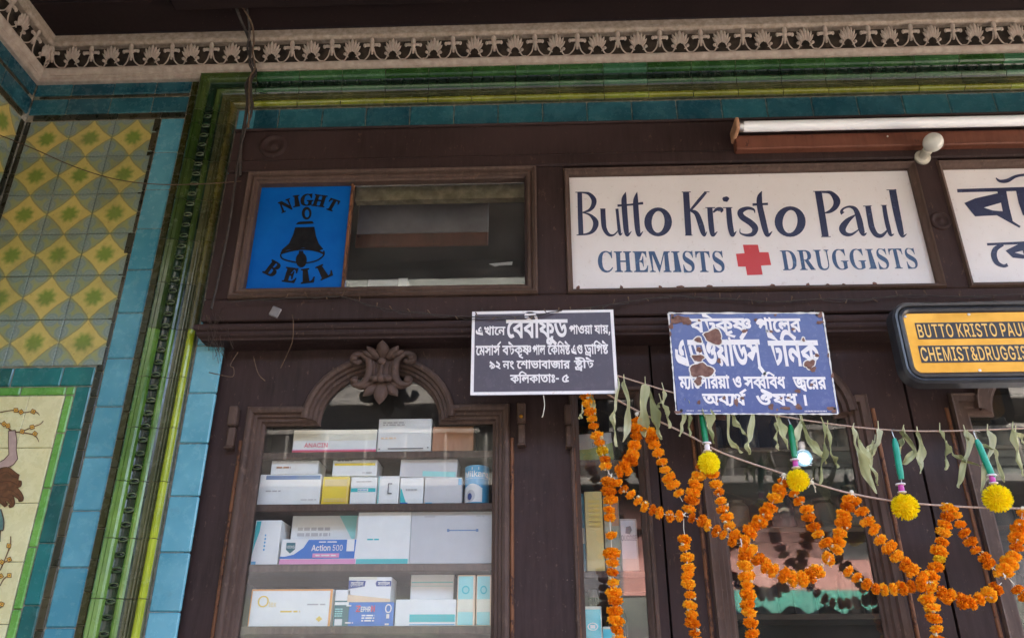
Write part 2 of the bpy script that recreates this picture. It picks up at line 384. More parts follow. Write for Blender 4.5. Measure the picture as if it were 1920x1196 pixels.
FONT_BN['ল']='731;741,622 741,551 636,551 636,0 559,0 559,335 565,309 502,371 484,377 408,353 400,271 335,266 331,292 313,336 131,291 141,268 158,248 180,230 241,201 214,127 104,187 84,208 68,232 56,259 48,288 46,320 48,349 56,374 68,398 84,418 127,448 152,458 179,464 208,466 242,464 272,457 299,446 324,431 347,410 369,384 354,383 363,403 376,420 392,434 452,451 496,445 571,397 562,382 559,551 -10,551 -10,622'
FONT_BN['শ']='677;687,622 687,551 582,551 582,0 505,0 505,512 510,532 505,688 558,688 582,622/361,629 534,509 530,404 508,448 484,486 457,516 428,538 397,552 363,556 339,554 318,546 300,534 287,518 279,497 276,471 280,446 290,424 308,406 335,391 369,382 413,377 406,300 365,305 328,314 298,327 272,344 251,364 235,388 224,414 217,443 215,474 217,507 224,536 236,562 251,583 270,600 313,622/156,612 180,598 200,580 218,558 231,531 239,498 242,461 240,434 233,408 222,383 206,360 186,340 160,323 130,310 95,303 54,300 48,377 145,401 178,493 169,515 155,532 135,546 108,553 -1,545 -9,620'
FONT_BN['ষ']='633;643,622 643,551 538,551 538,0 461,0 324,127 284,151 242,171 195,188 142,202 84,212 48,303 280,425 339,432 341,376 142,275 272,236 463,99 461,312 465,334 461,551 -10,551 -10,622/77,569 244,508 468,355 467,264 48,502'
FONT_BN['স']='682;692,622 692,551 587,551 587,0 510,0 510,353 533,290 450,373 230,133 35,244 96,281 289,321 312,354 346,411 362,428 379,440 396,447 415,449 436,447 456,441 536,374 516,373 510,551 -10,551 -10,622/271,271 242,404 230,424 214,441 173,467 38,495 53,571 107,551 264,492 290,457 315,356'
FONT_BN['া']='266;276,622 276,551 171,551 171,0 94,0 94,469 85,491 58,527 41,540 21,548 -10,551 -10,622 71,594 97,559 94,688 148,688 170,622'
FONT_BN['ি']='266;276,622 276,551 171,551 171,0 94,0 94,551 -10,551 -10,622 82,622 20,704 93,812 121,842 151,867 185,888 223,904 265,914 348,916 705,731 663,677 432,826 398,836 362,842 325,844 290,842 258,836 204,811 180,793 106,693 160,622'
FONT_BN['ী']='266;276,551 171,551 171,0 94,0 94,551 -10,551 -10,622 94,622 88,663 77,699 60,731 39,758 13,781 -16,800 -50,816 -432,814 -439,804 -442,792 -439,781 -431,773 -100,615 -167,615 -503,734 -521,789 -514,825 -492,856 -456,882 -405,901 -339,913 -258,917 -133,909 -29,885 54,846 116,789 156,714 174,622 276,622'
FONT_BN['ু']='0;-400,-218 -412,-199 -420,-177 -422,-151 -418,-119 -405,-92 -383,-70 -354,-53 -317,-42 -274,-39 -233,-42 -193,-49 -116,-78 89,-217 44,-271 -215,-111 -279,-103 -319,-109 -333,-117 -343,-127 -349,-139 -351,-153 -349,-170 -342,-183 -243,-197 -172,8 -95,8 -143,-206 -162,-226 -185,-242 -213,-256 -247,-263'
FONT_BN['ৃ']='0;-355,-80 -105,25 -79,-41 -277,-114 -290,-102 35,-214 -1,-271 -321,-160'
FONT_BN['ে']='346;356,622 356,551 336,551 201,460 163,404 148,372 137,338 130,301 128,262 130,217 138,179 150,148 165,122 183,102 203,87 224,77 348,92 383,31 264,-5 224,-1 186,10 152,28 123,53 97,84 76,120 61,162 52,209 49,260 52,313 63,362 80,408 103,451 131,488 164,521 200,549 239,571 280,588 216,555 -10,551 -10,622'
FONT_BN['্']='0;-134,-17 112,-214 69,-268 -186,-81'
FONT_BN['২']='592;170,631 233,596 378,480 426,461 460,436 482,408 496,374 500,335 494,293 475,255 444,222 403,195 351,177 249,175 289,184 553,28 507,-26 65,185 80,256 302,236 348,245 382,260 403,280 417,304 421,332 134,505'
FONT_BN['৫']='592;313,0 264,3 219,13 177,29 140,51 109,79 83,114 64,153 53,198 49,248 54,300 69,349 94,394 127,438 170,479 220,518 278,556 414,629 453,575 437,501 444,485 458,472 495,457 533,456 566,400 401,264 394,243 392,221 394,203 401,185 413,168 431,155 457,147 528,146 561,61/460,91 458,89 414,98 378,113 350,134 331,160 320,189 316,222 324,272 347,317 475,426 473,401 414,420 388,444 375,547 384,533 292,480 217,419 187,386 162,352 144,316 134,278 130,238 133,199 142,166 158,139 178,117 202,99 230,86'
FONT_BN['৯']='592;204,313 256,298 278,285 297,269 324,229 331,206 332,156 320,114 278,62 275,72 333,81 382,96 422,117 452,143 470,176 476,214 469,258 460,278 446,295 426,312 74,454 56,472 45,490 37,512 83,631 146,596 434,400 527,327 555,178 545,143 529,114 507,88 481,66 450,47 415,32 183,0 161,68 232,108 246,125 254,146 257,169 255,190 248,209 236,224 221,236 200,243 175,245 136,239 115,221 119,152 44,135 29,228 44,264 57,279 94,302 144,314'
FONT_BN['র্']='0;-254,707 72,917 110,860 -209,644'
FONT_BN['্য']='255;265,622 265,551 195,551 255,573 154,34 117,-1 64,-30 -10,-52 -31,17 39,40 64,54 82,70 95,87 104,106 157,572 172,551 -10,551 -10,622'
FONT_BN['ষ্ণ']='891;538,622 538,473 538,337 532,274 538,0 461,0 324,127 284,151 242,171 195,188 142,202 84,212 48,303 280,425 339,432 341,376 142,275 272,236 463,99 461,312 465,334 461,551 -10,551 -10,622/77,569 244,508 468,355 467,264 48,502/696,607 734,603 767,593 794,575 815,552 827,524 831,493 820,438 810,419 776,384 749,368 716,355 674,344 657,412 714,428 732,440 745,454 752,469 755,485 753,501 747,515 708,537 691,538 661,534 633,523 606,504 580,479 534,415 529,522 605,585 632,597 663,605/695,167 657,170 624,179 596,194 572,213 532,260 491,348 534,400 544,366 571,310 587,288 646,244 692,236 725,242 740,250 752,262 759,276 761,294 754,326 731,353 690,373 746,413 831,332 837,291 830,249 809,212 774,184 725,169'
FONT_BN['ষ্ট']='565;270,616 331,611 382,597 423,574 452,541 470,501 476,453 474,423 467,396 456,371 442,349 404,313 208,269 174,275 116,300 92,319 72,342 58,369 49,400 46,436 48,465 54,491 79,536 163,596/274,554 220,548 157,516 142,500 131,481 124,460 122,436 126,407 137,383 155,362 180,347 211,338 248,335 345,361 379,392 391,412 398,433 400,457 396,486 386,510 368,529 343,543 312,551/129,549 237,502 337,441 422,371 388,313 345,351 298,387 194,451 139,477 82,499/575,622 575,551 404,551 275,569 -10,551 -10,622/393,622 390,647 384,666 374,681 359,691 338,697 35,768 24,788 12,833 16,912 90,907 465,622/301,-12 247,-8 203,6 166,28 140,59 124,96 119,139 121,163 140,208 295,315 387,303 205,173 198,155 196,136 211,88 378,70 434,113 403,190 452,246 476,231 507,200 522,147 519,120 510,93 496,68 475,46 450,26 420,10 385,-2 345,-10'
FONT_BN['ণ্ড']='738;323,627 354,625 383,618 410,606 433,589 454,566 472,537 530,608 591,622 647,560 660,533 668,504 671,471 668,437 660,405 646,376 628,349 606,325 549,283 480,250 449,323 526,360 556,382 577,406 591,436 563,547 547,559 596,581 488,450 427,447 421,478 410,505 394,528 375,545 353,556 328,559 310,557 282,542 267,514 265,496 268,473 277,455 292,441 312,430 367,418 358,339 310,347 269,363 234,387 207,417 190,453 185,495 187,523 194,548 205,569 220,587 278,621/453,32 407,35 363,43 320,57 279,77 240,104 202,138 167,178 134,227 104,284 76,349 51,424 28,507 103,529 130,436 160,355 192,287 226,231 264,185 306,151 351,127 401,113 455,108 494,111 529,120 558,134 582,156 595,183 600,218 597,243 589,265 556,301 534,316 509,328 589,363 616,345 639,325 657,301 670,275 678,246 681,215 678,180 669,148 653,118 632,93 605,72 574,54 538,42 498,34'
FONT_BN['ড্র']='712;722,622 722,551 356,551 372,322 529,433 589,442 648,317 656,251 653,212 643,176 628,142 606,112 578,87 546,66 507,50 465,41 417,38 375,41 335,48 296,60 259,78 224,102 190,132 158,169 128,213 100,264 51,390 29,465 105,485 129,402 155,330 183,270 214,220 247,181 284,151 324,130 367,118 413,114 462,118 503,131 536,152 561,180 576,212 581,250 580,276 535,373 581,392 436,249 279,551 -10,551 -10,622/613,-191 538,-191 528,-165 514,-144 497,-126 477,-114 455,-106 99,-71 72,-32 63,-8 65,127 142,118 140,8 158,-22 498,-53 536,-87 538,92 613,183'
FONT_BN['ষ্ট্র']='641;346,616 407,611 458,597 499,574 528,541 546,501 552,453 550,423 543,396 532,371 518,349 480,313 284,269 250,275 192,300 168,319 148,342 134,369 125,400 122,436 124,465 130,491 155,536 239,596/350,554 296,548 233,516 218,500 207,481 200,460 198,436 202,407 213,383 231,362 256,347 287,338 324,335 421,361 455,392 467,412 474,433 476,457 472,486 462,510 444,529 419,543 388,551/205,549 313,502 413,441 498,371 464,313 421,351 374,387 270,451 215,477 158,499/651,622 651,551 480,551 351,569 -10,551 -10,622/469,622 466,647 460,666 450,681 435,691 414,697 111,768 100,788 88,833 92,912 166,907 541,622/377,-12 323,-8 279,6 242,28 216,59 200,96 195,139 197,163 216,208 371,315 463,303 281,173 274,155 272,136 287,88 454,70 510,113 479,190 528,246 552,231 583,200 598,147 595,120 586,93 572,68 551,46 526,26 496,10 461,-2 421,-10/542,-234 467,-234 457,-207 444,-186 428,-169 410,-157 389,-150 112,-139 80,-110 53,114 130,104 151,-74 431,-98 449,-112 465,-130 467,18 542,73'
FONT_BN['জ্ব']='974;401,63 362,65 325,72 288,84 253,101 219,123 186,152 156,186 127,227 74,331 29,465 105,485 129,408 154,342 181,286 210,239 243,202 278,174 316,155 358,143 404,139 449,143 487,153 516,172 537,197 550,229 554,268 530,358 590,358 418,258 322,272 303,284 288,298 275,316 260,359 258,384 261,414 272,443 289,474 314,503 349,529 394,553 -10,551 -10,622 984,622 984,551 535,554 335,380 342,350 411,330 434,336 523,396 609,365 628,221 620,190 608,160 589,133 565,110 534,90 497,75 453,66/719,390 671,396 630,406 563,438 514,484 476,541 551,559 656,472 720,460 835,462 882,395/882,395 882,-117 805,-117 555,6 520,85 805,217 805,395/805,146 598,52 609,60 808,-36'
FONT_BN['ব্ব']='977;611,622 611,551 501,551 501,0 424,0 402,39 374,76 342,110 305,142 265,171 221,196 175,217 126,232 76,243 37,339 305,474 447,524 424,482 424,551 -10,551 -10,622/424,474 445,446 130,304 285,242 358,190 390,159 417,125 438,88 429,88/987,622 987,551 882,551 882,0 805,0 782,39 755,76 686,142 646,171 602,196 556,217 507,232 457,243 439,352 828,524 805,482 805,551 561,551 561,622/805,474 826,446 511,304 666,242 739,190 771,159 798,125 819,88 810,88'
FONT_SERIF['N']='735;600,-16 159,521 161,86 167,62 176,46 192,36 216,29 248,26 248,0 27,0 27,26 92,41 113,578 27,653 27,678 233,678 582,251 569,628 493,653 493,678 714,678 714,653 683,650 660,643 645,632 636,616 630,592 628,-16'
FONT_SERIF['I']='388;20,0 20,26 74,38 91,48 103,63 110,84 110,603 104,623 94,636 78,645 20,653 20,678 364,678 364,653 308,645 292,636 281,623 274,603 366,26 366,0'
FONT_SERIF['G']='756;399,-15 330,-10 267,5 210,29 161,62 119,104 86,153 61,209 46,272 41,341 46,408 61,469 86,524 119,573 160,614 208,648 261,673 320,688 383,693 436,689 492,677 624,693 651,693 651,458 625,458 591,532 569,564 545,592 490,634 460,649 430,657 398,660 297,624 237,517 217,339 223,243 240,163 268,100 306,55 354,28 410,19 444,21 470,29 488,40 500,57 508,79 508,218 501,239 490,254 472,263 446,269 410,271 410,295 745,295 745,271 716,269 694,263 680,254 671,240 664,43 576,11 488,-9'
FONT_SERIF['H']='779;23,0 23,26 54,29 77,36 93,47 103,64 109,88 109,593 103,615 92,631 77,642 54,649 24,653 24,678 360,678 360,653 284,629 271,373 509,373 497,629 420,653 420,678 755,678 755,653 724,649 701,642 686,632 677,616 671,594 671,90 677,66 686,49 702,37 725,29 755,26 755,0 420,0 420,26 450,29 474,36 490,46 501,62 507,86 509,329 271,329 273,88 279,64 289,47 305,36 329,29 360,26 360,0'
FONT_SERIF['T']='630;137,0 137,26 169,28 194,35 212,46 223,63 230,88 232,645 173,640 131,625 97,600 71,567 53,524 43,473 16,473 16,678 611,678 611,472 586,472 558,568 496,626 392,645 394,87 401,62 412,45 429,34 454,28 488,26 488,0'
FONT_SERIF['B']='659;24,0 24,26 54,29 77,37 93,48 103,65 109,90 103,614 23,653 23,678 328,678 474,661 561,609 590,522 572,450 518,399 427,368 536,332 601,275 623,196 615,139 592,90 552,52 499,23 433,6 354,0/271,375 328,378 365,389 392,406 410,431 420,467 424,514 421,555 414,589 401,614 382,632 356,642 322,646 288,640 280,632/330,36 369,40 400,52 422,73 436,103 445,142 448,191 444,241 432,280 412,309 384,328 344,340 271,344 272,77 284,50 294,42'
FONT_SERIF['E']='658;21,0 21,25 53,27 77,33 93,44 104,60 110,84 110,587 103,615 92,634 76,644 53,651 24,653 24,678 594,678 594,476 571,476 558,532 537,575 506,605 465,625 411,637 272,366 329,370 361,381 386,400 405,428 419,466 429,514 453,514 453,176 428,176 416,244 406,270 394,290 378,306 358,318 308,330 272,331 278,62 286,52 430,48 466,58 498,71 527,89 552,112 574,139 594,173 612,213 640,213 599,0'
FONT_SERIF['L']='635;23,0 23,26 54,29 77,36 93,47 103,64 109,88 109,594 103,617 92,632 77,643 54,650 24,653 24,678 372,678 372,653 297,640 393,43 434,49 468,59 499,74 526,93 550,118 572,149 609,230 636,230 598,0'
FONT_SERIF['C']='697;382,-16 318,-11 259,4 204,30 157,64 116,106 83,156 59,212 44,273 39,340 44,406 59,467 84,522 117,572 158,613 206,648 261,673 321,688 386,693 434,689 488,676 577,648 599,653 614,668 624,693 650,693 650,459 625,459 599,517 568,566 530,606 489,636 443,654 395,660 294,624 234,516 214,337 236,169 303,69 414,35 454,38 494,49 533,66 571,91 606,121 638,158 666,132 589,50 494,0'
FONT_SERIF['M']='944;21,0 21,26 51,29 75,36 92,47 103,63 110,87 22,653 22,678 275,678 472,212 669,678 919,678 919,653 890,649 868,641 852,630 842,614 836,592 855,41 918,26 918,0 589,0 589,26 664,53 677,594 429,0 402,0 157,579 159,85 166,60 178,44 196,34 220,28 252,26 252,0'
FONT_SERIF['S']='581;64,-16 64,235 93,235 112,169 136,115 166,74 202,45 244,28 293,22 328,26 358,36 382,54 401,76 411,103 415,133 406,174 379,209 335,238 189,313 147,344 114,376 92,411 78,450 74,494 77,533 86,568 100,600 120,627 143,650 172,669 203,683 238,691 461,666 471,676 477,694 505,694 505,475 480,475 469,511 455,543 417,599 394,621 370,638 343,652 317,659 289,662 257,659 230,650 208,635 191,615 181,592 178,566 181,541 190,520 204,501 447,367 493,326 521,280 529,255 535,198 532,157 521,120 504,86 481,56 452,32 418,12 378,-3 334,-12 91,-16'
FONT_SERIF['D']='738;30,0 30,26 58,29 79,35 94,44 103,59 108,81 108,592 101,618 90,634 74,645 51,651 22,653 22,678 330,678 440,668 532,639 604,590 655,523 687,439 697,339 657,151 538,38 340,0/331,36 391,44 439,70 476,112 501,171 517,247 522,341 501,510 438,611 332,645 293,639 282,630 276,618 282,50 293,42'
FONT_SERIF['R']='704;23,0 23,26 54,29 77,36 93,47 103,64 109,88 109,593 103,615 92,631 77,642 54,649 24,653 24,678 323,678 415,673 489,658 547,634 588,599 613,554 621,498 604,425 553,370 469,333 684,31 715,26 715,0 504,0 300,316 271,316 273,88 279,64 289,47 305,36 329,29 360,26 360,0/271,348 350,352 388,364 416,384 436,414 448,452 452,500 439,579 400,626 334,642 311,641 293,636 282,629'
FONT_SERIF['U']='733;369,-19 286,-12 219,8 170,42 136,91 116,154 109,231 107,593 101,615 90,631 75,642 52,649 22,653 22,678 358,678 358,653 281,629 269,208 273,154 284,110 302,76 329,52 365,38 409,33 506,56 565,124 584,237 582,592 576,615 565,630 548,641 523,649 489,653 489,678 706,678 706,653 679,648 658,639 644,628 636,612 629,270 622,176 601,102 566,48 515,11 450,-12'
FONT_SANS['&']='644;283,-10 238,-7 196,2 159,17 127,37 100,61 79,89 63,120 54,154 51,190 53,220 59,248 372,548 374,601 366,620 353,636 336,649 315,656 291,659 257,654 218,629 203,603 198,570 628,0 522,0 118,515 112,542 110,570 112,601 120,629 132,655 149,678 169,698 194,713 222,725 254,732 288,734 323,732 354,725 382,713 407,697 427,679 455,632 462,606 465,578 159,249 149,230 143,209 141,187 143,164 158,124 187,93 277,67 333,75 386,98 410,115 452,159 469,186 493,248 499,284 501,321 585,321 584,276 578,236 569,203 545,149 478,67 452,43 423,24 389,9 318,-8'
FONT_SANS['0']='648;324,-10 273,-5 227,10 186,34 151,68 122,110 99,162 83,221 73,288 69,363 73,438 83,505 100,565 123,616 152,659 187,693 227,718 273,732 324,737 375,732 421,718 462,693 497,659 526,616 549,565 566,505 576,438 579,363 576,288 566,221 549,162 526,110 498,68 463,34 422,10 376,-5/324,71 358,75 388,87 415,106 437,132 456,165 471,206 482,252 488,305 490,363 488,422 482,475 471,522 456,562 437,596 415,622 388,641 358,653 324,657 291,653 260,641 234,622 211,596 192,562 177,522 160,422 158,363 160,305 167,252 177,206 192,165 211,132 234,106 260,87 291,75'
FONT_SANS['5']='648;315,-10 274,-7 236,1 201,15 169,34 142,57 120,84 103,115 92,148 87,184 177,184 188,144 344,74 370,81 394,92 415,108 433,127 448,149 459,174 465,201 467,231 465,261 458,289 447,315 431,338 413,357 391,373 366,385 339,392 310,395 185,356 98,367 141,728 524,728 524,646 219,646 194,434 359,474 390,468 419,458 446,444 492,407 528,358 541,330 556,267 558,232 555,188 544,146 527,108 503,74 474,45 440,22 402,4 361,-6'
FONT_SANS['A']='690;25,0 290,728 397,728 665,0 567,0 334,684 352,684 124,0/158,203 158,284 532,284 532,203'
FONT_SANS['B']='654;88,0 88,728 346,728 394,725 435,716 471,701 502,682 526,659 545,632 559,601 567,569 569,535 562,479 553,457 541,438 450,382 450,375 473,372 496,364 518,352 540,335 559,315 575,291 588,262 595,230 598,194 595,159 586,126 573,95 553,68 526,45 494,26 454,11 408,3 354,0/181,82 352,82 403,86 443,97 472,115 492,138 504,165 508,195 506,219 500,241 490,262 476,281 458,298 437,312 413,322 386,328 181,330/181,408 390,415 431,435 462,467 472,487 478,509 480,533 477,563 466,589 448,613 421,631 387,642 344,646 181,646'
FONT_SANS['C']='730;382,-10 322,-5 267,10 216,35 171,70 133,113 101,164 78,224 64,290 60,363 64,437 78,503 101,563 133,614 171,657 216,692 267,717 322,732 382,737 418,736 518,709 548,693 575,674 621,627 640,599 676,499 583,499 568,545 340,648 301,637 264,618 231,593 204,560 181,521 164,475 153,422 150,363 153,305 164,252 181,206 204,167 232,135 265,109 301,91 340,80 382,76 583,229 676,229 668,193 656,160 600,76 519,19 419,-8'
FONT_SANS['D']='722;315,0 139,0 139,82 309,82 365,86 414,97 456,116 492,142 521,174 543,213 559,258 569,309 572,365 569,421 560,471 544,515 522,554 493,586 459,612 418,631 371,642 318,646 135,646 135,728 324,728 392,723 452,708 506,684 552,651 591,609 622,559 644,502 658,437 662,365 658,293 644,228 622,170 590,119 551,77 503,44 448,20 385,5/181,728 181,0 88,0 88,728'
FONT_SANS['E']='601;88,0 88,728 531,728 531,646 181,646 181,408 507,408 507,326 181,326 181,82 536,82 536,0'
FONT_SANS['G']='746;385,-10 323,-5 266,10 215,36 170,70 132,113 101,165 78,224 64,290 60,363 64,437 78,503 101,563 131,614 169,657 214,692 264,717 320,732 379,737 453,730 549,691 602,649 658,566 670,534 678,500 583,500 339,648 300,637 264,618 231,593 204,561 181,521 164,475 153,422 150,363 153,305 164,252 181,207 204,167 232,135 265,109 302,91 342,80 385,76 425,79 461,88 494,102 523,122 547,147 567,177 581,211 590,248 593,290 621,285 404,285 404,366 684,366 684,286 679,229 666,176 645,129 616,88 581,54 539,27 492,6 441,-6'
FONT_SANS['H']='743;88,0 88,728 181,728 181,413 562,413 562,728 655,728 655,0 562,0 562,331 181,331 181,0'
FONT_SANS['I']='441;45,0 45,82 174,82 174,646 45,646 45,728 396,728 396,646 267,646 267,82 396,82 396,0'
FONT_SANS['K']='672;151,208 151,307 522,728 644,728 333,395 328,395/88,0 88,728 181,728 179,322 181,0/534,0 271,370 329,442 644,0'
FONT_SANS['L']='565;88,0 88,728 181,728 181,82 518,82 518,0'
FONT_SANS['M']='903;88,0 88,728 220,728 462,67 442,67 683,728 815,728 815,0 724,0 728,655 736,655 492,0 411,0 163,655 172,655 176,0'
FONT_SANS['N']='753;88,0 88,728 197,728 595,76 582,76 573,728 666,728 666,0 555,0 155,649 172,649 181,0'
FONT_SANS['O']='765;383,-10 323,-5 267,10 217,35 171,70 133,113 102,164 78,224 64,290 60,363 64,437 78,503 102,563 133,614 171,657 217,692 267,717 323,732 383,737 443,732 498,717 549,692 594,657 632,614 663,563 687,503 700,437 705,363 700,290 687,224 663,164 632,113 594,70 549,35 498,10 443,-5/383,76 425,80 464,91 500,109 533,135 561,167 584,206 601,252 611,305 615,363 611,422 601,475 584,521 561,561 533,593 500,618 464,637 425,648 383,651 341,648 301,637 265,618 232,593 204,560 181,521 164,475 153,422 150,363 153,305 164,252 181,207 204,167 232,135 265,109 301,91 341,80'
FONT_SANS['P']='639;88,0 88,728 337,728 390,724 437,714 477,697 510,674 537,646 558,613 573,577 582,538 585,496 582,454 573,415 558,378 537,346 510,318 477,294 437,277 391,267 337,263 161,263 161,345 369,347 400,354 426,365 447,379 464,397 477,419 486,443 493,496 486,549 477,573 464,594 447,612 426,626 399,637 368,644 181,646 181,0'
FONT_SANS['R']='644;88,0 88,728 337,728 390,724 437,715 477,698 510,677 537,650 558,619 573,583 582,545 585,503 582,461 573,423 558,388 537,357 510,331 477,310 437,295 391,285 337,282 140,282 140,365 400,372 447,394 464,410 477,429 486,451 493,503 486,556 477,578 464,598 447,615 425,628 399,638 368,644 181,646 181,0/506,0 330,328 435,328 613,0'
FONT_SANS['S']='642;321,-13 271,-10 225,-1 184,13 149,32 118,56 94,84 75,116 63,151 57,190 152,190 157,165 166,142 180,123 197,107 218,93 321,70 382,77 409,86 455,114 472,132 484,152 492,175 495,200 486,241 475,257 208,362 163,386 126,414 99,448 83,487 77,533 81,572 92,608 110,640 135,669 165,693 200,712 239,726 282,734 327,737 373,734 415,726 454,712 488,693 517,670 541,643 559,612 571,579 575,544 484,544 476,577 459,604 434,626 402,642 365,652 294,654 242,640 187,598 176,579 167,537 170,513 178,493 191,476 549,306 564,284 576,259 583,230 585,198 582,160 571,124 554,91 530,61 500,36 464,15 422,0 374,-10'
FONT_SANS['T']='646;48,646 48,728 598,728 598,646 370,646 370,0 277,0 277,646'
FONT_SANS['U']='744;373,-12 318,-8 268,3 222,22 183,47 150,78 123,114 104,155 92,200 88,248 88,728 181,728 183,221 191,190 204,162 222,137 244,115 270,98 301,85 335,77 373,74 410,77 444,85 475,98 501,115 523,137 541,162 553,190 561,221 563,728 656,728 656,248 652,200 641,155 621,114 594,78 562,47 522,22 477,3 427,-8'
FONT_SANS['V']='690;293,0 25,728 123,728 356,44 338,44 566,728 665,728 400,0'
FONT_SANS['Z']='629;63,0 63,65 485,680 496,650 60,646 60,728 565,728 565,661 144,47 133,78 569,82 569,0'
FONT_SANS['a']='562;230,-13 197,-11 165,-4 136,7 110,22 87,41 69,64 55,91 47,121 44,155 46,185 52,210 62,231 76,250 390,344 395,354 384,427 346,463 282,476 144,396 60,423 75,454 94,480 116,501 223,548 388,532 430,505 448,486 463,462 475,434 482,400 484,0 398,0 398,74 392,74 286,-7/276,67 303,73 328,84 365,114 389,154 395,175 396,273 161,212 140,187 134,170 132,151 171,82'
FONT_SANS['b']='612;331,-12 298,-10 270,-4 247,6 211,32 172,84 162,84 162,0 77,0 77,728 165,728 165,458 172,458 210,510 269,545 297,551 330,553 374,549 414,538 450,519 483,493 510,460 532,421 548,376 558,327 562,271 558,216 549,166 532,121 510,82 483,49 451,23 414,4 374,-8/317,67 350,70 378,79 403,94 424,115 441,140 455,169 470,236 472,272 465,343 455,375 442,403 425,427 404,447 379,462 350,471 317,474 286,471 257,463 233,449 212,430 195,406 181,378 166,311 164,272 166,234 172,198 195,137 213,113 234,93 258,79 286,70'
FONT_SANS['c']='571;299,-12 252,-8 208,4 169,23 135,50 106,83 82,122 65,167 54,216 51,270 54,324 65,374 82,419 106,458 135,491 169,518 208,537 252,549 299,553 521,402 436,378 265,471 235,461 209,446 188,425 171,400 157,371 142,305 140,270 142,235 157,170 171,141 188,116 209,95 235,79 265,70 438,167 522,144'
FONT_SANS['e']='583;307,-12 256,-8 211,4 170,23 135,50 105,83 82,122 65,166 54,215 51,269 54,322 64,372 81,417 104,456 133,489 167,517 206,537 249,549 296,553 409,527 459,492 480,468 514,408 525,370 532,328 534,243 110,243 110,317 487,317 446,290 444,325 429,385 416,411 399,433 379,451 355,464 327,472 296,475 265,472 237,464 212,450 190,433 172,412 158,387 148,361 142,333 142,217 149,182 161,152 177,126 196,105 219,88 246,76 275,69 398,92 440,150 525,127 515,101 501,77 461,35 436,19 376,-4 343,-10'
FONT_SANS['i']='242;77,0 77,546 165,546 165,0/122,635 106,637 91,643 69,664 63,678 61,693 63,709 69,723 91,744 106,750 138,750 165,735 175,723 181,709 183,693 181,678 175,664 165,652 138,637'
FONT_SANS['k']='549;160,196 160,305 176,305 409,546 518,546 266,287 256,287/77,0 77,728 165,728 165,0/422,0 213,267 276,329 535,0'
FONT_SANS['l']='275;162,0 131,11 108,29 91,54 81,85 77,121 77,728 165,728 174,90 194,76 246,79 263,4'
FONT_SANS['n']='591;165,0 77,0 77,546 162,546 162,414 150,414 169,459 193,495 221,521 253,539 290,549 329,553 364,550 397,543 426,530 451,512 473,490 490,462 503,429 511,390 514,347 514,0 426,0 426,339 422,378 411,411 393,438 368,458 338,470 303,474 278,472 232,457 197,427 183,407 173,383 167,357'
FONT_SANS['o']='600;299,-12 252,-8 208,4 169,23 135,50 106,83 82,122 65,167 54,216 51,270 54,324 65,374 82,419 106,458 135,491 169,518 208,537 252,549 299,553 347,549 391,537 430,518 465,491 494,458 518,419 535,374 545,324 549,270 545,216 535,167 518,122 494,83 465,50 430,23 391,4 347,-8/299,67 334,70 364,79 390,95 412,116 429,141 443,170 458,235 460,270 458,305 443,370 429,399 412,425 390,446 364,461 334,471 299,474 265,471 235,461 209,446 188,425 171,400 157,371 142,305 140,270 142,235 157,170 171,141 188,116 209,95 235,79 265,70'
FONT_SANS['s']='528;263,-12 227,-10 135,17 111,34 91,53 74,76 61,103 53,132 136,152 146,125 161,103 180,86 204,75 231,68 262,65 297,68 328,76 353,90 372,107 383,127 387,148 385,166 367,195 351,207 171,258 134,277 105,299 85,326 73,357 69,394 72,424 81,451 96,476 115,499 139,517 200,544 271,553 307,551 367,536 413,508 431,490 468,421 388,401 367,438 351,454 330,467 304,475 272,478 241,476 214,468 191,456 173,439 162,420 158,399 161,380 168,364 180,350 378,287 414,269 442,247 462,220 474,189 478,154 475,123 466,95 451,69 430,45 405,26 375,10 341,-2 304,-9'
FONT_SANS['t']='327;292,546 292,471 10,471 10,546/92,676 180,676 181,119 186,102 195,88 207,79 223,73 289,77 307,3 198,-3 161,10 131,31 109,59 96,93 92,135'
FONT_SANS['u']='591;262,-7 227,-4 195,3 165,16 140,34 118,56 100,84 87,118 80,156 77,199 77,546 165,546 165,207 169,168 180,135 198,108 223,88 253,76 289,72 314,74 359,89 394,119 408,139 418,163 424,189 426,546 514,546 514,0 429,0 429,132 441,132 422,86 398,50 369,24 336,7 301,-3'
FONT_SANS['x']='546;32,0 247,314 247,247 43,546 146,546 299,294 253,294 405,546 505,546 301,243 301,308 514,0 412,0 249,263 295,263 133,0'

# ------------------------------------------------------------------ materials
MAT = {}
def nd(nt, typ, ins=None, **kw):
    n = nt.nodes.new('ShaderNode' + typ)
    for k, v in kw.items(): setattr(n, k, v)
    for k, v in (ins or {}).items():
        if isinstance(v, bpy.types.NodeSocket): nt.links.new(v, n.inputs[k])
        else: n.inputs[k].default_value = v
    return n
def new(name):
    m = bpy.data.materials.new(name); m.use_nodes = True
    MAT[name] = m
    return m, m.node_tree, m.node_tree.nodes['Principled BSDF']
def c4(c): return (c[0], c[1], c[2], 1)
def mixc(nt, f, a, b, mode='MIX'):
    n = nt.nodes.new('ShaderNodeMix'); n.data_type = 'RGBA'; n.blend_type = mode
    for i, v in ((0, f), (6, a), (7, b)):
        if isinstance(v, bpy.types.NodeSocket): nt.links.new(v, n.inputs[i])
        else: n.inputs[i].default_value = c4(v) if i and len(v) == 3 else v
    return n.outputs[2]
def math_(nt, op, a, b=0.0, c=None):
    n = nt.nodes.new('ShaderNodeMath'); n.operation = op
    for i, v in enumerate((a, b) if c is None else (a, b, c)):
        if isinstance(v, bpy.types.NodeSocket): nt.links.new(v, n.inputs[i])
        else: n.inputs[i].default_value = v
    return n.outputs[0]
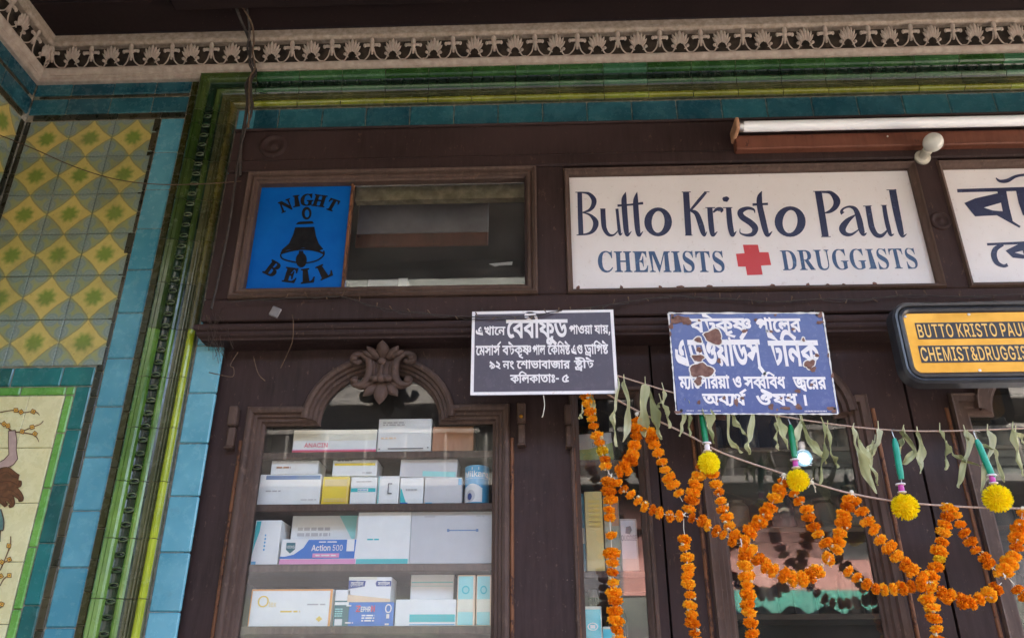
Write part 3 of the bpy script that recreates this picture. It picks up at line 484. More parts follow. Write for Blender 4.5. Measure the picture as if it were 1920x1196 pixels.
def ramp(nt, fac, stops):
    n = nt.nodes.new('ShaderNodeValToRGB'); nt.links.new(fac, n.inputs[0])
    el = n.color_ramp.elements
    while len(el) < len(stops): el.new(.5)
    for e, (p, c) in zip(el, stops): e.position = p; e.color = c4(c) if hasattr(c, '__len__') else (c, c, c, 1)
    return n.outputs[0]
def noise(nt, scale, detail=4, rough=.55, stretch=None, gen=False):
    tc = nd(nt, 'TexCoord'); v = tc.outputs['Object']
    if stretch: v = nd(nt, 'Mapping', {0: v, 3: stretch}).outputs[0]
    return nd(nt, 'TexNoise', {'Vector': v, 'Scale': scale, 'Detail': detail, 'Roughness': rough}).outputs[0]
def bump(nt, bs, h, strength=.3, dist=.002):
    b = nd(nt, 'Bump', {'Height': h, 'Strength': strength, 'Distance': dist})
    nt.links.new(b.outputs[0], bs.inputs['Normal'])
def plain(name, a, b=None, rough=.5, scale=30, bmp=0, metal=0, coat=0, lo=.35, hi=.65, stretch=None, rough2=None, var=None, trans=0, detail=5, bdist=.002, spec=None):
    m, nt, bs = new(name)
    f = noise(nt, scale, detail, .6, stretch)
    col = ramp(nt, f, [(lo, a), (hi, b or a)])
    if var:      # per-piece colour, each tile or flower its own
        at = nd(nt, 'Attribute', attribute_name='var').outputs['Fac']
        col = mixc(nt, at, col, mixc(nt, 1.0, col, var, 'MULTIPLY'))
    nt.links.new(col, bs.inputs['Base Color'])
    bs.inputs['Roughness'].default_value = rough
    if rough2 is not None:
        nt.links.new(nd(nt, 'MapRange', {0: noise(nt, scale * .6, 3), 1: .3, 2: .7, 3: rough, 4: rough2}).outputs[0], bs.inputs['Roughness'])
    bs.inputs['Metallic'].default_value = metal
    bs.inputs['Coat Weight'].default_value = coat
    if spec is not None: bs.inputs['Specular IOR Level'].default_value = spec
    if bmp: bump(nt, bs, f, bmp, bdist)
    return m
def wood(name, dark, mid, worn, rough=.5, amt=.62):
    m, nt, bs = new(name)
    g = noise(nt, 16, 6, .65, (5, 5, .5)); s = noise(nt, 2.2, 5, .7); k = noise(nt, 55, 4, .7, (1, 1, .5))
    col = ramp(nt, g, [(.3, dark), (.7, mid)])
    col = mixc(nt, ramp(nt, s, [(.38, 0), (.72, .8)]), col, [c * 1.55 for c in mid])
    col = mixc(nt, ramp(nt, k, [(amt, 0), (amt + .08, .8)]), col, worn)
    nt.links.new(col, bs.inputs['Base Color'])
    nt.links.new(nd(nt, 'MapRange', {0: s, 1: .3, 2: .7, 3: rough - .1, 4: rough + .2}).outputs[0], bs.inputs['Roughness'])
    bs.inputs['Specular IOR Level'].default_value = .22
    c = noise(nt, 130, 3, .6); h2 = noise(nt, 4, 4, .7)
    chip = math_(nt, 'MULTIPLY', ramp(nt, c, [(.68, 0), (.72, .7)]), ramp(nt, h2, [(.5, 0), (.62, 1)]))
    nt.links.new(mixc(nt, chip, col, (.26, .17, .125)), bs.inputs['Base Color'])
    bump(nt, bs, mixc(nt, .5, g, k), .35, .0015)
    return m
wood('dark_wood', (.016, .0076, .0068), (.037, .0205, .0188), (.095, .055, .040), .6)
wood('carved_wood', (.042, .024, .018), (.090, .056, .044), (.13, .083, .062), .62, .58)
wood('worn_wood', (.085, .034, .018), (.19, .080, .038), (.035, .018, .015), .55, .52)
wood('red_wood', (.085, .028, .016), (.14, .05, .03), (.05, .022, .018), .5, .62)
wood('ceiling_paint', (.009, .0045, .0045), (.017, .009, .009), (.022, .013, .012), .75, .7)

def glaze(name, a, b, rough=.1, var=(.6, .8, .8), scale=9, wob=.5, dirt=.3):
    """glazed tile: each tile its own tint, the glaze pooling unevenly, a faint wobble in the surface"""
    m, nt, bs = new(name)
    f = noise(nt, scale, 3, .5); g = noise(nt, 170, 3, .6); s = noise(nt, 30, 5, .7)
    at = nd(nt, 'Attribute', attribute_name='var').outputs['Fac']
    col = ramp(nt, math_(nt, 'ADD', f, math_(nt, 'MULTIPLY', math_(nt, 'SUBTRACT', at, .5), .55)), [(.25, a), (.75, b)])
    col = mixc(nt, at, col, mixc(nt, 1.0, col, var, 'MULTIPLY'))
    col = mixc(nt, ramp(nt, g, [(.62, 0), (.8, .14)]), col, [min(1, c * 1.4 + .02) for c in b])
    col = mixc(nt, ramp(nt, s, [(.6, 0), (.78, dirt)]), col, (.06, .05, .032))       # street dirt on the glaze
    nt.links.new(col, bs.inputs['Base Color'])
    nt.links.new(nd(nt, 'MapRange', {0: s, 1: .35, 2: .75, 3: rough, 4: rough + .3}).outputs[0], bs.inputs['Roughness'])
    bs.inputs['Specular IOR Level'].default_value = .55
    bump(nt, bs, mixc(nt, .25, noise(nt, 14, 2, .4), g), wob, .0012)
    return m
glaze('blue_glaze', (.065, .26, .34), (.16, .41, .49), .12, (.72, .85, .9))
glaze('sea_glaze', (.015, .075, .105), (.055, .165, .20), .14, (.55, .8, .8))
glaze('teal_glaze', (.005, .085, .085), (.02, .20, .18), .12, (.5, .8, .9))
glaze('black_glaze', (.014, .016, .010), (.036, .036, .022), .2, (1.6, 1.2, .9), dirt=.12)
glaze('ring_glaze', (.05, .075, .03), (.13, .16, .08), .12, (.8, .8, .8))  # lighter tone puts the shine of the moulding rings into the colour
glaze('olive_glaze', (.030, .030, .007), (.060, .056, .014), .15, (.6, .6, .5))
glaze('green_glaze', (.055, .13, .014), (.17, .30, .04), .1, (.7, .75, 1.2))
glaze('deep_glaze', (.006, .014, .009), (.02, .04, .02), .08, (.6, .8, .8))
glaze('lime_glaze', (.26, .31, .014), (.46, .52, .03), .1, (.75, .75, .5))
glaze('dull_lime_glaze', (.075, .065, .018), (.15, .13, .035), .16, (.7, .7, .6))
glaze('dull_green_glaze', (.022, .045, .008), (.065, .11, .02), .1, (.8, .7, 1.0))
glaze('top_lime_glaze', (.17, .17, .012), (.30, .31, .025), .14, (.7, .8, 1.0))
glaze('top_green_glaze', (.018, .060, .010), (.060, .145, .030), .12, (.7, .9, 2.2))
glaze('reed_glaze', (.05, .055, .025), (.12, .13, .05), .12, (.7, .6, .6))
glaze('border_glaze', (.10, .30, .05), (.22, .46, .10), .14, (.7, .85, .7))
glaze('cream_glaze', (.70, .63, .34), (.80, .75, .48), .16, (1, .95, .85))
plain('grout', (.16, .14, .10), (.32, .28, .21), .9, 60, .3)
plain('art_brown', (.10, .04, .02), (.18, .075, .035), .3, 60)
plain('art_dark', (.06, .022, .015), (.09, .035, .02), .3, 60)
plain('art_skin', (.42, .28, .25), (.5, .35, .3), .3, 40)
plain('art_orange', (.62, .30, .04), (.72, .42, .08), .3, 60)
plain('art_robe', (.08, .16, .15), (.13, .22, .2), .3, 40)

def pattern():
    m, nt, bs = new('pattern_tile')
    u = nd(nt, 'Attribute', attribute_name='tu').outputs['Fac']; v = nd(nt, 'Attribute', attribute_name='tv').outputs['Fac']
    var = nd(nt, 'Attribute', attribute_name='var').outputs['Fac']
    w = noise(nt, 26, 4, .7); w2 = noise(nt, 70, 4, .7)
    a = math_(nt, 'ABSOLUTE', u); b = math_(nt, 'ABSOLUTE', v)
    d = math_(nt, 'ADD', math_(nt, 'POWER', math_(nt, 'MAXIMUM', a, .001), .86), math_(nt, 'POWER', math_(nt, 'MAXIMUM', b, .001), .86))
    d = math_(nt, 'ADD', d, math_(nt, 'MULTIPLY', math_(nt, 'SUBTRACT', w, .5), .10))
    r = math_(nt, 'SQRT', math_(nt, 'ADD', math_(nt, 'MULTIPLY', u, u), math_(nt, 'MULTIPLY', v, v)))
    th = math_(nt, 'ARCTAN2', v, u)
    g = math_(nt, 'ADD', r, math_(nt, 'ADD', math_(nt, 'MULTIPLY', math_(nt, 'COSINE', math_(nt, 'MULTIPLY', th, 8)), .022), math_(nt, 'MULTIPLY', math_(nt, 'SUBTRACT', w2, .5), .12)))
    def dist(x, y):
        p = math_(nt, 'SUBTRACT', a, x); q = math_(nt, 'SUBTRACT', b, y)
        return math_(nt, 'SQRT', math_(nt, 'ADD', math_(nt, 'MULTIPLY', p, p), math_(nt, 'MULTIPLY', q, q)))
    lob = math_(nt, 'MINIMUM', math_(nt, 'MINIMUM', dist(.5, .23), dist(.23, .5)), dist(.5, .5))
    lob = math_(nt, 'ADD', lob, math_(nt, 'MULTIPLY', math_(nt, 'SUBTRACT', w, .5), .06))
    ground = mixc(nt, ramp(nt, w2, [(.4, 0), (.6, 1)]), (.33, .33, .13), (.28, .31, .19))
    blue = mixc(nt, ramp(nt, math_(nt, 'SINE', math_(nt, 'MULTIPLY', lob, 90)), [(.1, 0), (.9, .55)]), (.21, .27, .255), (.31, .35, .31))
    col = mixc(nt, ramp(nt, lob, [(.12, .95), (.17, 0)]), ground, blue)
    yel = mixc(nt, w, (.54, .40, .10), (.68, .54, .19))
    dots = ramp(nt, w2, [(.60, 0), (.68, .55)])
    yel = mixc(nt, dots, yel, (.34, .20, .05))
    col = mixc(nt, ramp(nt, d, [(.535, 1), (.575, 0)]), col, yel)
    col = mixc(nt, ramp(nt, math_(nt, 'ABSOLUTE', math_(nt, 'SUBTRACT', d, .565)), [(.004, .5), (.035, 0)]), col, (.22, .15, .06))
    col = mixc(nt, ramp(nt, g, [(.12, .92), (.235, 0)]), col, mixc(nt, w2, (.10, .19, .02), (.24, .32, .06)))
    col = mixc(nt, var, col, mixc(nt, 1.0, col, (.82, .86, .8), 'MULTIPLY'))
    s = noise(nt, 7, 5, .7)
    col = mixc(nt, ramp(nt, s, [(.5, 0), (.75, .5)]), col, (.13, .11, .06))
    nt.links.new(col, bs.inputs['Base Color'])
    bs.inputs['Roughness'].default_value = .32
    bump(nt, bs, w2, .15, .001)
    return m
pattern()

plain('plaster', (.33, .255, .205), (.50, .41, .345), .85, 40, .35, lo=.3, hi=.7, detail=7)
plain('old_plaster', (.24, .18, .13), (.45, .36, .29), .85, 60, .35, lo=.3, hi=.7, detail=7)
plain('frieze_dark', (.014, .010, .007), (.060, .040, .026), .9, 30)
plain('wall_core', (.15, .13, .11), (.2, .18, .15), .9, 20)

def enamel(name, a, stain, rough=.28, amt=.62):
    m, nt, bs = new(name)
    s = noise(nt, 5, 6, .7); k = noise(nt, 60, 5, .75); k2 = noise(nt, 17, 6, .75)
    col = mixc(nt, ramp(nt, s, [(.4, 0), (.75, .35)]), a, [a[i] * .55 + stain[i] * .45 for i in range(3)])
    col = mixc(nt, ramp(nt, k, [(amt, 0), (amt + .1, .6)]), col, stain)
    col = mixc(nt, ramp(nt, k2, [(amt + .02, 0), (amt + .12, .45)]), col, stain)
    nt.links.new(col, bs.inputs['Base Color'])
    bs.inputs['Roughness'].default_value = rough
    bump(nt, bs, k2, .15, .001)
    return m
enamel('white_enamel', (.80, .745, .73), (.50, .39, .34), .35, .595)
enamel('blue_enamel', (.058, .080, .235), (.15, .17, .31), .3, .54)
enamel('black_enamel', (.050, .036, .052), (.095, .072, .092), .4, .54)
enamel('chip_white', (.74, .70, .66), (.55, .42, .32), .5, .6)
enamel('navy_paint', (.022, .026, .07), (.09, .12, .22), .4, .58)
enamel('sky_ink', (.035, .075, .17), (.14, .24, .38), .4, .56)
enamel('red_paint', (.55, .035, .035), (.6, .12, .10), .4, .6)
plain('rust', (.13, .06, .047), (.25, .13, .10), .9, 60, .5)
plain('bell_black', (.004, .004, .006), (.012, .011, .012), .6, 40, spec=.15)
m = plain('blue_glass_paint', (0, .10, .42), (.002, .125, .48), .5, 8, spec=.15)
plain('brass', (.44, .20, .028), (.62, .31, .055), .34, 6, .12, metal=1, rough2=.55)
plain('brass_letter', (.85, .50, .09), (.75, .42, .07), .4, 30)
plain('sign_black', (.010, .008, .008), (.018, .014, .013), .5, 30)
plain('black_frame', (.022, .022, .026), (.045, .045, .05), .32, 30)
plain('steel', (.35, .34, .33), (.5, .49, .47), .4, 30, metal=1)
plain('tube_white', (.88, .88, .89), (.90, .90, .91), .12, 5)
plain('bulb_milk', (.60, .57, .50), (.66, .63, .56), .18, 12)
plain('holder', (.50, .24, .13), (.6, .34, .2), .5, 40)
plain('holder_cream', (.5, .46, .36), (.6, .55, .45), .4, 40)
plain('wire_dark', (.018, .014, .013), (.05, .035, .028), .7, 80)
plain('wire_brown', (.07, .038, .024), (.14, .085, .05), .8, 60)
plain('twine', (.42, .27, .20), (.58, .42, .33), .9, 200, .4)
plain('thread', (.70, .62, .48), (.8, .74, .62), .9, 100)
plain('tag_plastic', (.14, .12, .12), (.2, .18, .18), .4, 40)
plain('fuzz', (.035, .022, .018), (.07, .045, .035), .95, 60)

def petal(name, a, b, c):
    m, nt, bs = new(name)
    rnd = nd(nt, 'ObjectInfo').outputs['Random']
    at = nd(nt, 'Attribute', attribute_name='var').outputs['Fac']
    col = ramp(nt, math_(nt, 'ADD', math_(nt, 'MULTIPLY', at, .5), math_(nt, 'MULTIPLY', rnd, .55)), [(.1, a), (.5, b), (.95, c)])
    nt.links.new(col, bs.inputs['Base Color'])
    bs.inputs['Roughness'].default_value = .6
    bs.inputs['Specular IOR Level'].default_value = .2
    tr = nd(nt, 'BsdfTranslucent', {'Color': col}); mx = nd(nt, 'MixShader', {0: .3, 1: bs.outputs[0], 2: tr.outputs[0]})
    nt.links.new(mx.outputs[0], nt.nodes['Material Output'].inputs[0])
    return m
petal('marigold', (.68, .13, .003), (1.0, .38, .006), (1.0, .60, .03))
petal('marigold_yellow', (.8, .45, .01), (.85, .6, .02), (.88, .68, .05))
petal('pompom', (.95, .68, .004), (1.0, .86, .008), (1.0, .92, .04))
petal('leaf_dry', (.24, .24, .10), (.54, .53, .28), (.72, .69, .46))
plain('bud', (.60, .47, .24), (.74, .64, .42), .6, 60)
plain('green_paper', (0, .24, .15), (.005, .32, .20), .35, 30)
plain('dark_green_paper', (0, .16, .05), (.005, .22, .08), .35, 30)
plain('pink_bead', (.5, .05, .30), (.55, .08, .36), .3, 30)
plain('white_bead', (.75, .66, .68), (.8, .74, .75), .4, 30)

def glass(name, tint=(.93, .96, .96), dirt=.05):
    m, nt, bs = new(name); nt.nodes.remove(bs)
    fr = nd(nt, 'Fresnel', {'IOR': 1.5}).outputs[0]
    tr = nd(nt, 'BsdfTransparent', {'Color': c4(tint)}); gl = nd(nt, 'BsdfGlossy', {'Color': (1, 1, 1, 1), 'Roughness': .015})
    a = nd(nt, 'MixShader', {0: fr, 1: tr.outputs[0], 2: gl.outputs[0]})
    df = nd(nt, 'BsdfDiffuse', {'Color': (.5, .46, .42, 1)})
    s = noise(nt, 6, 6, .75)
    b = nd(nt, 'MixShader', {0: math_(nt, 'MULTIPLY', ramp(nt, s, [(.35, .15), (.7, 1)]), dirt), 1: a.outputs[0], 2: df.outputs[0]})
    nt.links.new(b.outputs[0], nt.nodes['Material Output'].inputs[0])
    bump(nt, gl, noise(nt, 3.5, 2, .4), .06, .004)
    return m
glass('window_glass', (.985, .99, .99), .03); glass('dusty_glass', (.92, .93, .93), .07)

CARD = {}
def card(name, c, rough=.4):
    if name not in MAT: plain('card_' + name, c, [min(1, x * .94 + .01) for x in c], rough, 25)
    return MAT['card_' + name]
for k, c in dict(white=(.82, .82, .80), cream=(.80, .76, .62), grey=(.58, .57, .58), kraft=(.42, .19, .09), yellow=(.82, .60, .03), straw=(.72, .55, .20),
                 teal=(.02, .48, .50), aqua=(.30, .68, .66), cyan=(.10, .58, .66), blue=(.015, .16, .55), navy=(.03, .06, .24), sky=(.06, .36, .62), slate=(.14, .23, .42),
                 red=(.70, .05, .10), pink=(.78, .28, .52), orange=(.80, .36, .10), gold=(.80, .58, .12), ink=(.12, .12, .14), faint=(.48, .46, .46), lime=(.22, .28, .06),
                 deepteal=(.01, .12, .15), shade=(.42, .40, .36), olive=(.30, .29, .20), peach=(.85, .62, .42)).items():
    card(k, c)
plain('inner_wood', (.022, .016, .015), (.04, .03, .028), .7, 20)  # even dark brown of the case linings and inner shelves
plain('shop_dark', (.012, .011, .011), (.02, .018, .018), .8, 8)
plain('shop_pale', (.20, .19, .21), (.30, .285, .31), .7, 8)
plain('shop_olive', (.22, .18, .09), (.42, .34, .20), .9, 30)
plain('bottle_glass', (.01, .015, .03), (.03, .04, .07), .1, 6)
plain('tin_white', (.75, .76, .78), (.8, .8, .82), .25, 8)
plain('pavement', (.12, .11, .095), (.18, .165, .145), .9, 12, .3)
plain('asphalt', (.034, .033, .032), (.055, .053, .05), .9, 20, .3)
plain('opp_grey', (.016, .017, .022), (.03, .03, .036), .8, 3)
plain('opp_pink', (.15, .068, .06), (.20, .10, .085), .9, 3)
plain('opp_cream', (.024, .023, .021), (.048, .045, .04), .9, 2)
plain('opp_green', (.016, .021, .017), (.03, .036, .03), .7, 3)
plain('opp_dark', (.012, .012, .013), (.03, .028, .028), .7, 3)
plain('awning_green', (.004, .07, .05), (.007, .10, .075), .7, 6)
m, nt, bs = new('lamp_glow')
bs.inputs['Emission Color'].default_value = (.85, .95, 1, 1); bs.inputs['Emission Strength'].default_value = 1.2
bs.inputs['Base Color'].default_value = (.9, .9, .9, 1)
m, nt, bs = new('lamp_halo')
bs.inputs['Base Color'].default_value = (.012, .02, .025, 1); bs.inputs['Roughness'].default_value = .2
bs.inputs['Emission Color'].default_value = (.45, .78, 1, 1); bs.inputs['Emission Strength'].default_value = .035  # weak glow in the globe stands for the halo round the lamp
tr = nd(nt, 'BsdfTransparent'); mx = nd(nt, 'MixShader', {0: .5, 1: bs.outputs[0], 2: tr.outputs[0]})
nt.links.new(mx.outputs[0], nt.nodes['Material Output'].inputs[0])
plain('jar_buff', (.05, .045, .038), (.075, .066, .055), .4, 8); plain('jar_dark', (.022, .017, .014), (.035, .027, .022), .4, 8); plain('jar_slate', (.025, .032, .045), (.04, .05, .065), .4, 8)
M = MAT

# ------------------------------------------------------------------ street and pavement
b = MB(); b.box(-40, 40, -2.6, .6, -.15, 0)
tag(b.build('pavement', M['pavement'], smooth=0), kind='structure')
b = MB(); b.box(-60, 60, -60, -2.6, -.30, -.14)
b.box(-60, 60, .6, 60, -.30, -.16)
tag(b.build('road', M['asphalt'], smooth=0), kind='structure')

# ------------------------------------------------------------------ tiled wall (tile faces at y = 0)
T = .158                       # tile pitch
WX0, MX0, MX1, WDX = -1.855, -1.240, -1.076, -1.015     # corner, moulding edges, edge of the woodwork
MZ1, MZ0, WDZ = 3.690, 3.532, 3.38                    # the same along the top
rt = random.Random(5)
def tiles_run(mb, a0, a1, b0, b1, step, vert, fn, gap=.0022, start=0.0, mi=0, c=.0035):
    """a strip of tiles along a (steps) between b0 and b1; fn maps (a0,a1,b0,b1,proud) to a box"""
    a = a0 - start
    while a < a1 - .004:
        lo, hi = max(a, a0), min(a + step, a1)
        if hi - lo > .01:
            fn(mb, lo + gap / 2, hi - gap / 2, b0 + gap / 2, b1 - gap / 2, rt.uniform(.0, .0012), rt.random(), mi, c)
        a += step
def front(vert):
    def f(mb, a0, a1, b0, b1, pr, var, mi, c):
        if vert: mb.box(b0, b1, -pr, .012, a0, a1, c, mi, var=var)
        else: mb.box(a0, a1, -pr, .012, b0, b1, c, mi, var=var)
    return f
FV, FH = front(True), front(False)
wall = thing('tiled_wall', 'wall of glazed blue, yellow patterned and green moulded tiles framing the shopfront', 'wall', (-1.4, 0, 0))
b = MB()
b.box(WX0, MX1 + .07, .004, .25, 0, 4.3); b.box(MX1 + .07, 4.2, .004, .25, WDZ - .01, 4.3)
b.build('wall_backing', M['grout'], wall, 0)
# patterned panel
b = MB()
def pat_tile(b, x0, x1, z0, z1, cx, cz, mk, pr=0, pitch=T):
    k = b.box(*mk(x0, x1, z0, z1, pr), c=.0025, var=rt.random() * .9)
    vs = b.v[k:]
    return k, vs
px1 = -1.3605; pz1 = 3.499
b.at['tu'] = []; b.at['tv'] = []
for i in range(3):
    for j in range(6):
        xa, zb = px1 - (i + 1) * T, pz1 - (j + 1) * (T + .002)
        zc = T + .002
        k = b.box(xa + .001, xa + T - .001, -rt.uniform(0, .001), .012, zb + .001, zb + zc - .001, .002, 0, var=rt.random() * .9)
        vs = b.v[k:]
        b.at['tu'] += [(v[0] - xa) / T - .5 for v in vs]; b.at['tv'] += [(v[2] - zb) / zc - .5 for v in vs]
b.build('patterned_tiles', M['pattern_tile'], wall, 25)
# blue strips
b = MB()
tiles_run(b, 1.2, 3.502, -1.353, -1.2675, T, 1, FV, start=.06)
tiles_run(b, 1.2, MZ0, MX1 + .002, WDX + .03, T, 1, FV, start=.02)
b.build('blue_border_tiles', M['blue_glaze'], wall, 25)
b = MB()
tiles_run(b, WX0, -1.268, 3.617, 3.712, T, 0, FH, start=.02)
tiles_run(b, WX0, -1.268, 3.530, 3.603, T, 0, FH, start=.02)
tiles_run(b, MX1 + .062, 4.1, WDZ, MZ0, T * 1.004, 0, FH, start=.068)
b.build('upper_border_tiles', M['sea_glaze'], wall, 25)
# dark lines
b = MB()
tiles_run(b, 1.2, 3.502, -1.3785, -1.3535, T * .53, 1, FV, start=.02, c=.002)
tiles_run(b, WX0 + .022, -1.268, 3.604, 3.6165, T, 0, FH, c=.002)
tiles_run(b, WX0 + .022, -1.268, 3.503, 3.5295, T, 0, FH, c=.002)
tiles_run(b, 2.52, 3.50, WX0 + .001, -1.8355, T * .53, 1, FV, c=.002)
b.build('black_border_tiles', M['black_glaze'], wall, 25)
b = MB(); tiles_run(b, 1.2, 3.71, -1.267, -1.2425, T * .55, 1, FV, start=.03, c=.002)
b.build('olive_border_tiles', M['olive_glaze'], wall, 25)
# dark teal frame of the mural
b = MB()
tiles_run(b, WX0, -1.3795, 2.472, 2.536, T, 0, FH, start=.10)
tiles_run(b, 1.2, 2.471, -1.428, -1.3795, T * 1.06, 1, FV, start=.04)
b.build('teal_border_tiles', M['teal_glaze'], wall, 25)
b = MB()
tiles_run(b, WX0, -1.429, 2.443, 2.471, T * .9, 0, FH, start=.03)
tiles_run(b, 1.2, 2.442, -1.4555, -1.429, T * 1.06, 1, FV, start=.05)
b.build('green_border_tiles', M['border_glaze'], wall, 25)
# mural: a figure among flowering branches, painted on cream tiles
b = MB()
for i in range(4):
    xb = -1.4565 - .04 if i == 0 else -1.4965 - (i - 1) * .13
    pass
xs = [-1.4565, -1.5665, -1.7265, WX0]
for i in range(3):
    z = 2.4415
    for j in range(8):
        h = .165
        b.box(xs[i + 1] + .0008, xs[i] - .0008, -rt.uniform(0, .0006), .012, z - h + .0008, z - .0008, .0015, var=rt.random() * .5)
        z -= h
mural = b.build('mural_panel', M['cream_glaze'], wall, 25)
b = MB(); pxm = (0, 700, 2.412); YM = -.0018
def flower(x, y, s=1.0, rot=0):
    return [[(x + s * 13 * math.cos(a + rot) * (1 if k % 2 else .72), y + s * 13 * math.sin(a + rot) * (1 if k % 2 else .72)) for k, a in enumerate([i * math.pi / 4 for i in range(8)])]]
br = [[(0, 176, 5), (40, 168, 4), (72, 166, 5), (110, 176, 4), (150, 170, 4), (172, 180, 4), (178, 190, 3)],
      [(20, 232, 5), (60, 262, 5), (98, 262, 5), (145, 242, 5), (180, 230, 4), (196, 214, 4)],
      [(98, 266, 5), (150, 276, 5), (168, 292, 4), (176, 310, 3)], [(0, 225, 6), (30, 236, 6), (48, 262, 6)],
      [(48, 735, 4), (46, 775, 5), (22, 840, 5), (0, 890, 6)], [(40, 840, 4), (10, 860, 5)], [(44, 908, 5), (16, 930, 5), (0, 960, 5)], [(20, 1040, 5), (0, 1060, 5)]]
sheet(b, [ribbon(s, 4) for s in br], YM, 0, pxm)
fl = [(72, 166), (95, 174), (150, 172), (36, 236), (18, 228), (100, 262), (145, 242), (158, 272), (40, 778), (42, 840), (8, 852), (42, 912), (4, 915), (8, 1042)]
YM2 = -.0024
for k, (x, y) in enumerate(fl):
    b2 = flower(x, y, 1.12, k); sheet(b, b2, YM2, 0, pxm)
    sheet(b, flower(x, y, .82, k), YM2 - .0004, 1, pxm); sheet(b, flower(x, y, .3, k), YM2 - .0008, 0, pxm)
arm = [(40, 262), (68, 258), (74, 300), (72, 345), (78, 385), (60, 410), (20, 432), (-20, 452), (-20, 412), (20, 390), (42, 366), (40, 320)]
def grow(c, w): return offset(ccw(c), -w)
sheet(b, [grow(arm, 3.5)], YM, 2, pxm); sheet(b, [arm], YM2, 3, pxm)
hair = [[(-10, 455, 40), (30, 440, 30), (60, 462, 34), (86, 470, 20)], [(-10, 490, 50), (40, 480, 44), (80, 500, 30), (88, 482, 12)], [(-10, 520, 60), (40, 520, 44), (75, 540, 34), (95, 565, 20), (82, 572, 8)],
        [(0, 550, 50), (40, 560, 36), (55, 590, 18), (40, 602, 6)], [(-10, 560, 40), (10, 575, 26), (28, 600, 10)]]
sheet(b, [ribbon([(x, y, w + 7) for x, y, w in s]) for s in hair], YM2 - .0004, 2, pxm)
for n_, s in enumerate(hair): sheet(b, [ribbon(s)], YM2 - .0008 - .0002 * n_, 4, pxm)
sheet(b, [ribbon([(x, y + w * .12, 2.5) for x, y, w in s]) for s in hair], YM2 - .0024, 2, pxm)
sheet(b, [[(-30, 600), (2, 612), (18, 660), (16, 705), (2, 712), (-2, 760), (-30, 780)]], YM2, 5, pxm)
sheet(b, [ribbon([(4, 612, 5), (17, 662, 5), (14, 706, 5), (2, 712, 5), (0, 760, 4)])], YM2 - .0004, 2, pxm)
b.build('painted_figure', [M['art_brown'], M['art_orange'], M['art_dark'], M['art_skin'], M['art_brown'], M['art_robe']], mural, 0)

# glazed moulding: L-shaped frame, profile from the inner edge out
PR = [(0, .004), (.002, .010), (.004, .012), (.008, .019), (.013, .023), (.019, .023), (.024, .019), (.027, .012), (.030, .011), (.033, .016), (.037, .016), (.039, .011), (.042, .016), (.046, .017), (.049, .012), (.053, .0115),
      (.060, .012), (.065, .016), (.069, .021), (.075, .024), (.081, .022), (.085, .017), (.088, .0135), (.095, .012), (.103, .012), (.110, .0135), (.1135, .018), (.117, .027), (.122, .033), (.1325, .035), (.1335, .032), (.1345, .035), (.143, .036), (.149, .031), (.153, .020), (.156, .010), (.160, .005), (.164, .002)]
PM = []
for (o0, _), (o1, _) in zip(PR, PR[1:]):
    o = (o0 + o1) / 2
    PM.append(0 if .004 < o < .026 else 3 if o < .062 else 1 if .063 < o < .087 or .112 < o < .154 else 2)
PR = [(o, -d) for o, d in PR]
mats4 = [M[k + '_glaze'] for k in ('lime', 'green', 'deep', 'reed', 'dull_lime', 'dull_green', 'top_lime', 'top_green')]
b = MB(); fxz = lambda a, c, d: (a, d, c)
z = 1.2; zt = MZ0 - .02
while z < zt - .02:
    h = min(T * 1.02, zt - z)
    b.sweep([(MX1, z + .001), (MX1, z + h - .001)], PR, fxz, pmi=PM if z < 2.56 else [{0: 4, 1: 5}.get(i, i) for i in PM], var=rt.random()); z += h
PT = [{0: 6, 1: 7}.get(i, i) for i in PM]
b.sweep([(MX1, zt + .001), (MX1, MZ0), (MX1 + .06, MZ0)], PR, fxz, pmi=[{0: 4, 1: 5}.get(i, i) for i in PM], var=rt.random())
x = MX1 + .062
while x < 4.1:
    b.sweep([(x + .001, MZ0), (x + T - .001, MZ0)], PR, fxz, pmi=PT, var=rt.random()); x += T
mould = b.build('glazed_moulding', mats4, wall, 40)
b = MB()
zz = 1.26
BO = .099
while zz < MZ0 - .02:      # rings in the hollow of the moulding
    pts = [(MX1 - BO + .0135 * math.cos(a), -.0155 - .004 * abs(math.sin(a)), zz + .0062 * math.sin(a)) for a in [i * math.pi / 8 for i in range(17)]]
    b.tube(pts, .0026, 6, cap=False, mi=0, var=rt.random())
    b.ball((MX1 - BO, -.0125, zz), (.011, .005, .0045), 10, 6, mi=1, var=rt.random())
    zz += .0413
xx = MX1 + .02
while xx < 4.0:
    pts = [(xx + .0062 * math.cos(a), -.0150 - .003 * abs(math.sin(a)), MZ0 + BO + .0120 * math.sin(a)) for a in [i * math.pi / 6 for i in range(13)]]
    b.tube(pts, .0012, 5, cap=False, mi=1, var=rt.random()); xx += .0413
b.build('moulding_beads', [M['ring_glaze'], M['deep_glaze']], mould, 60)

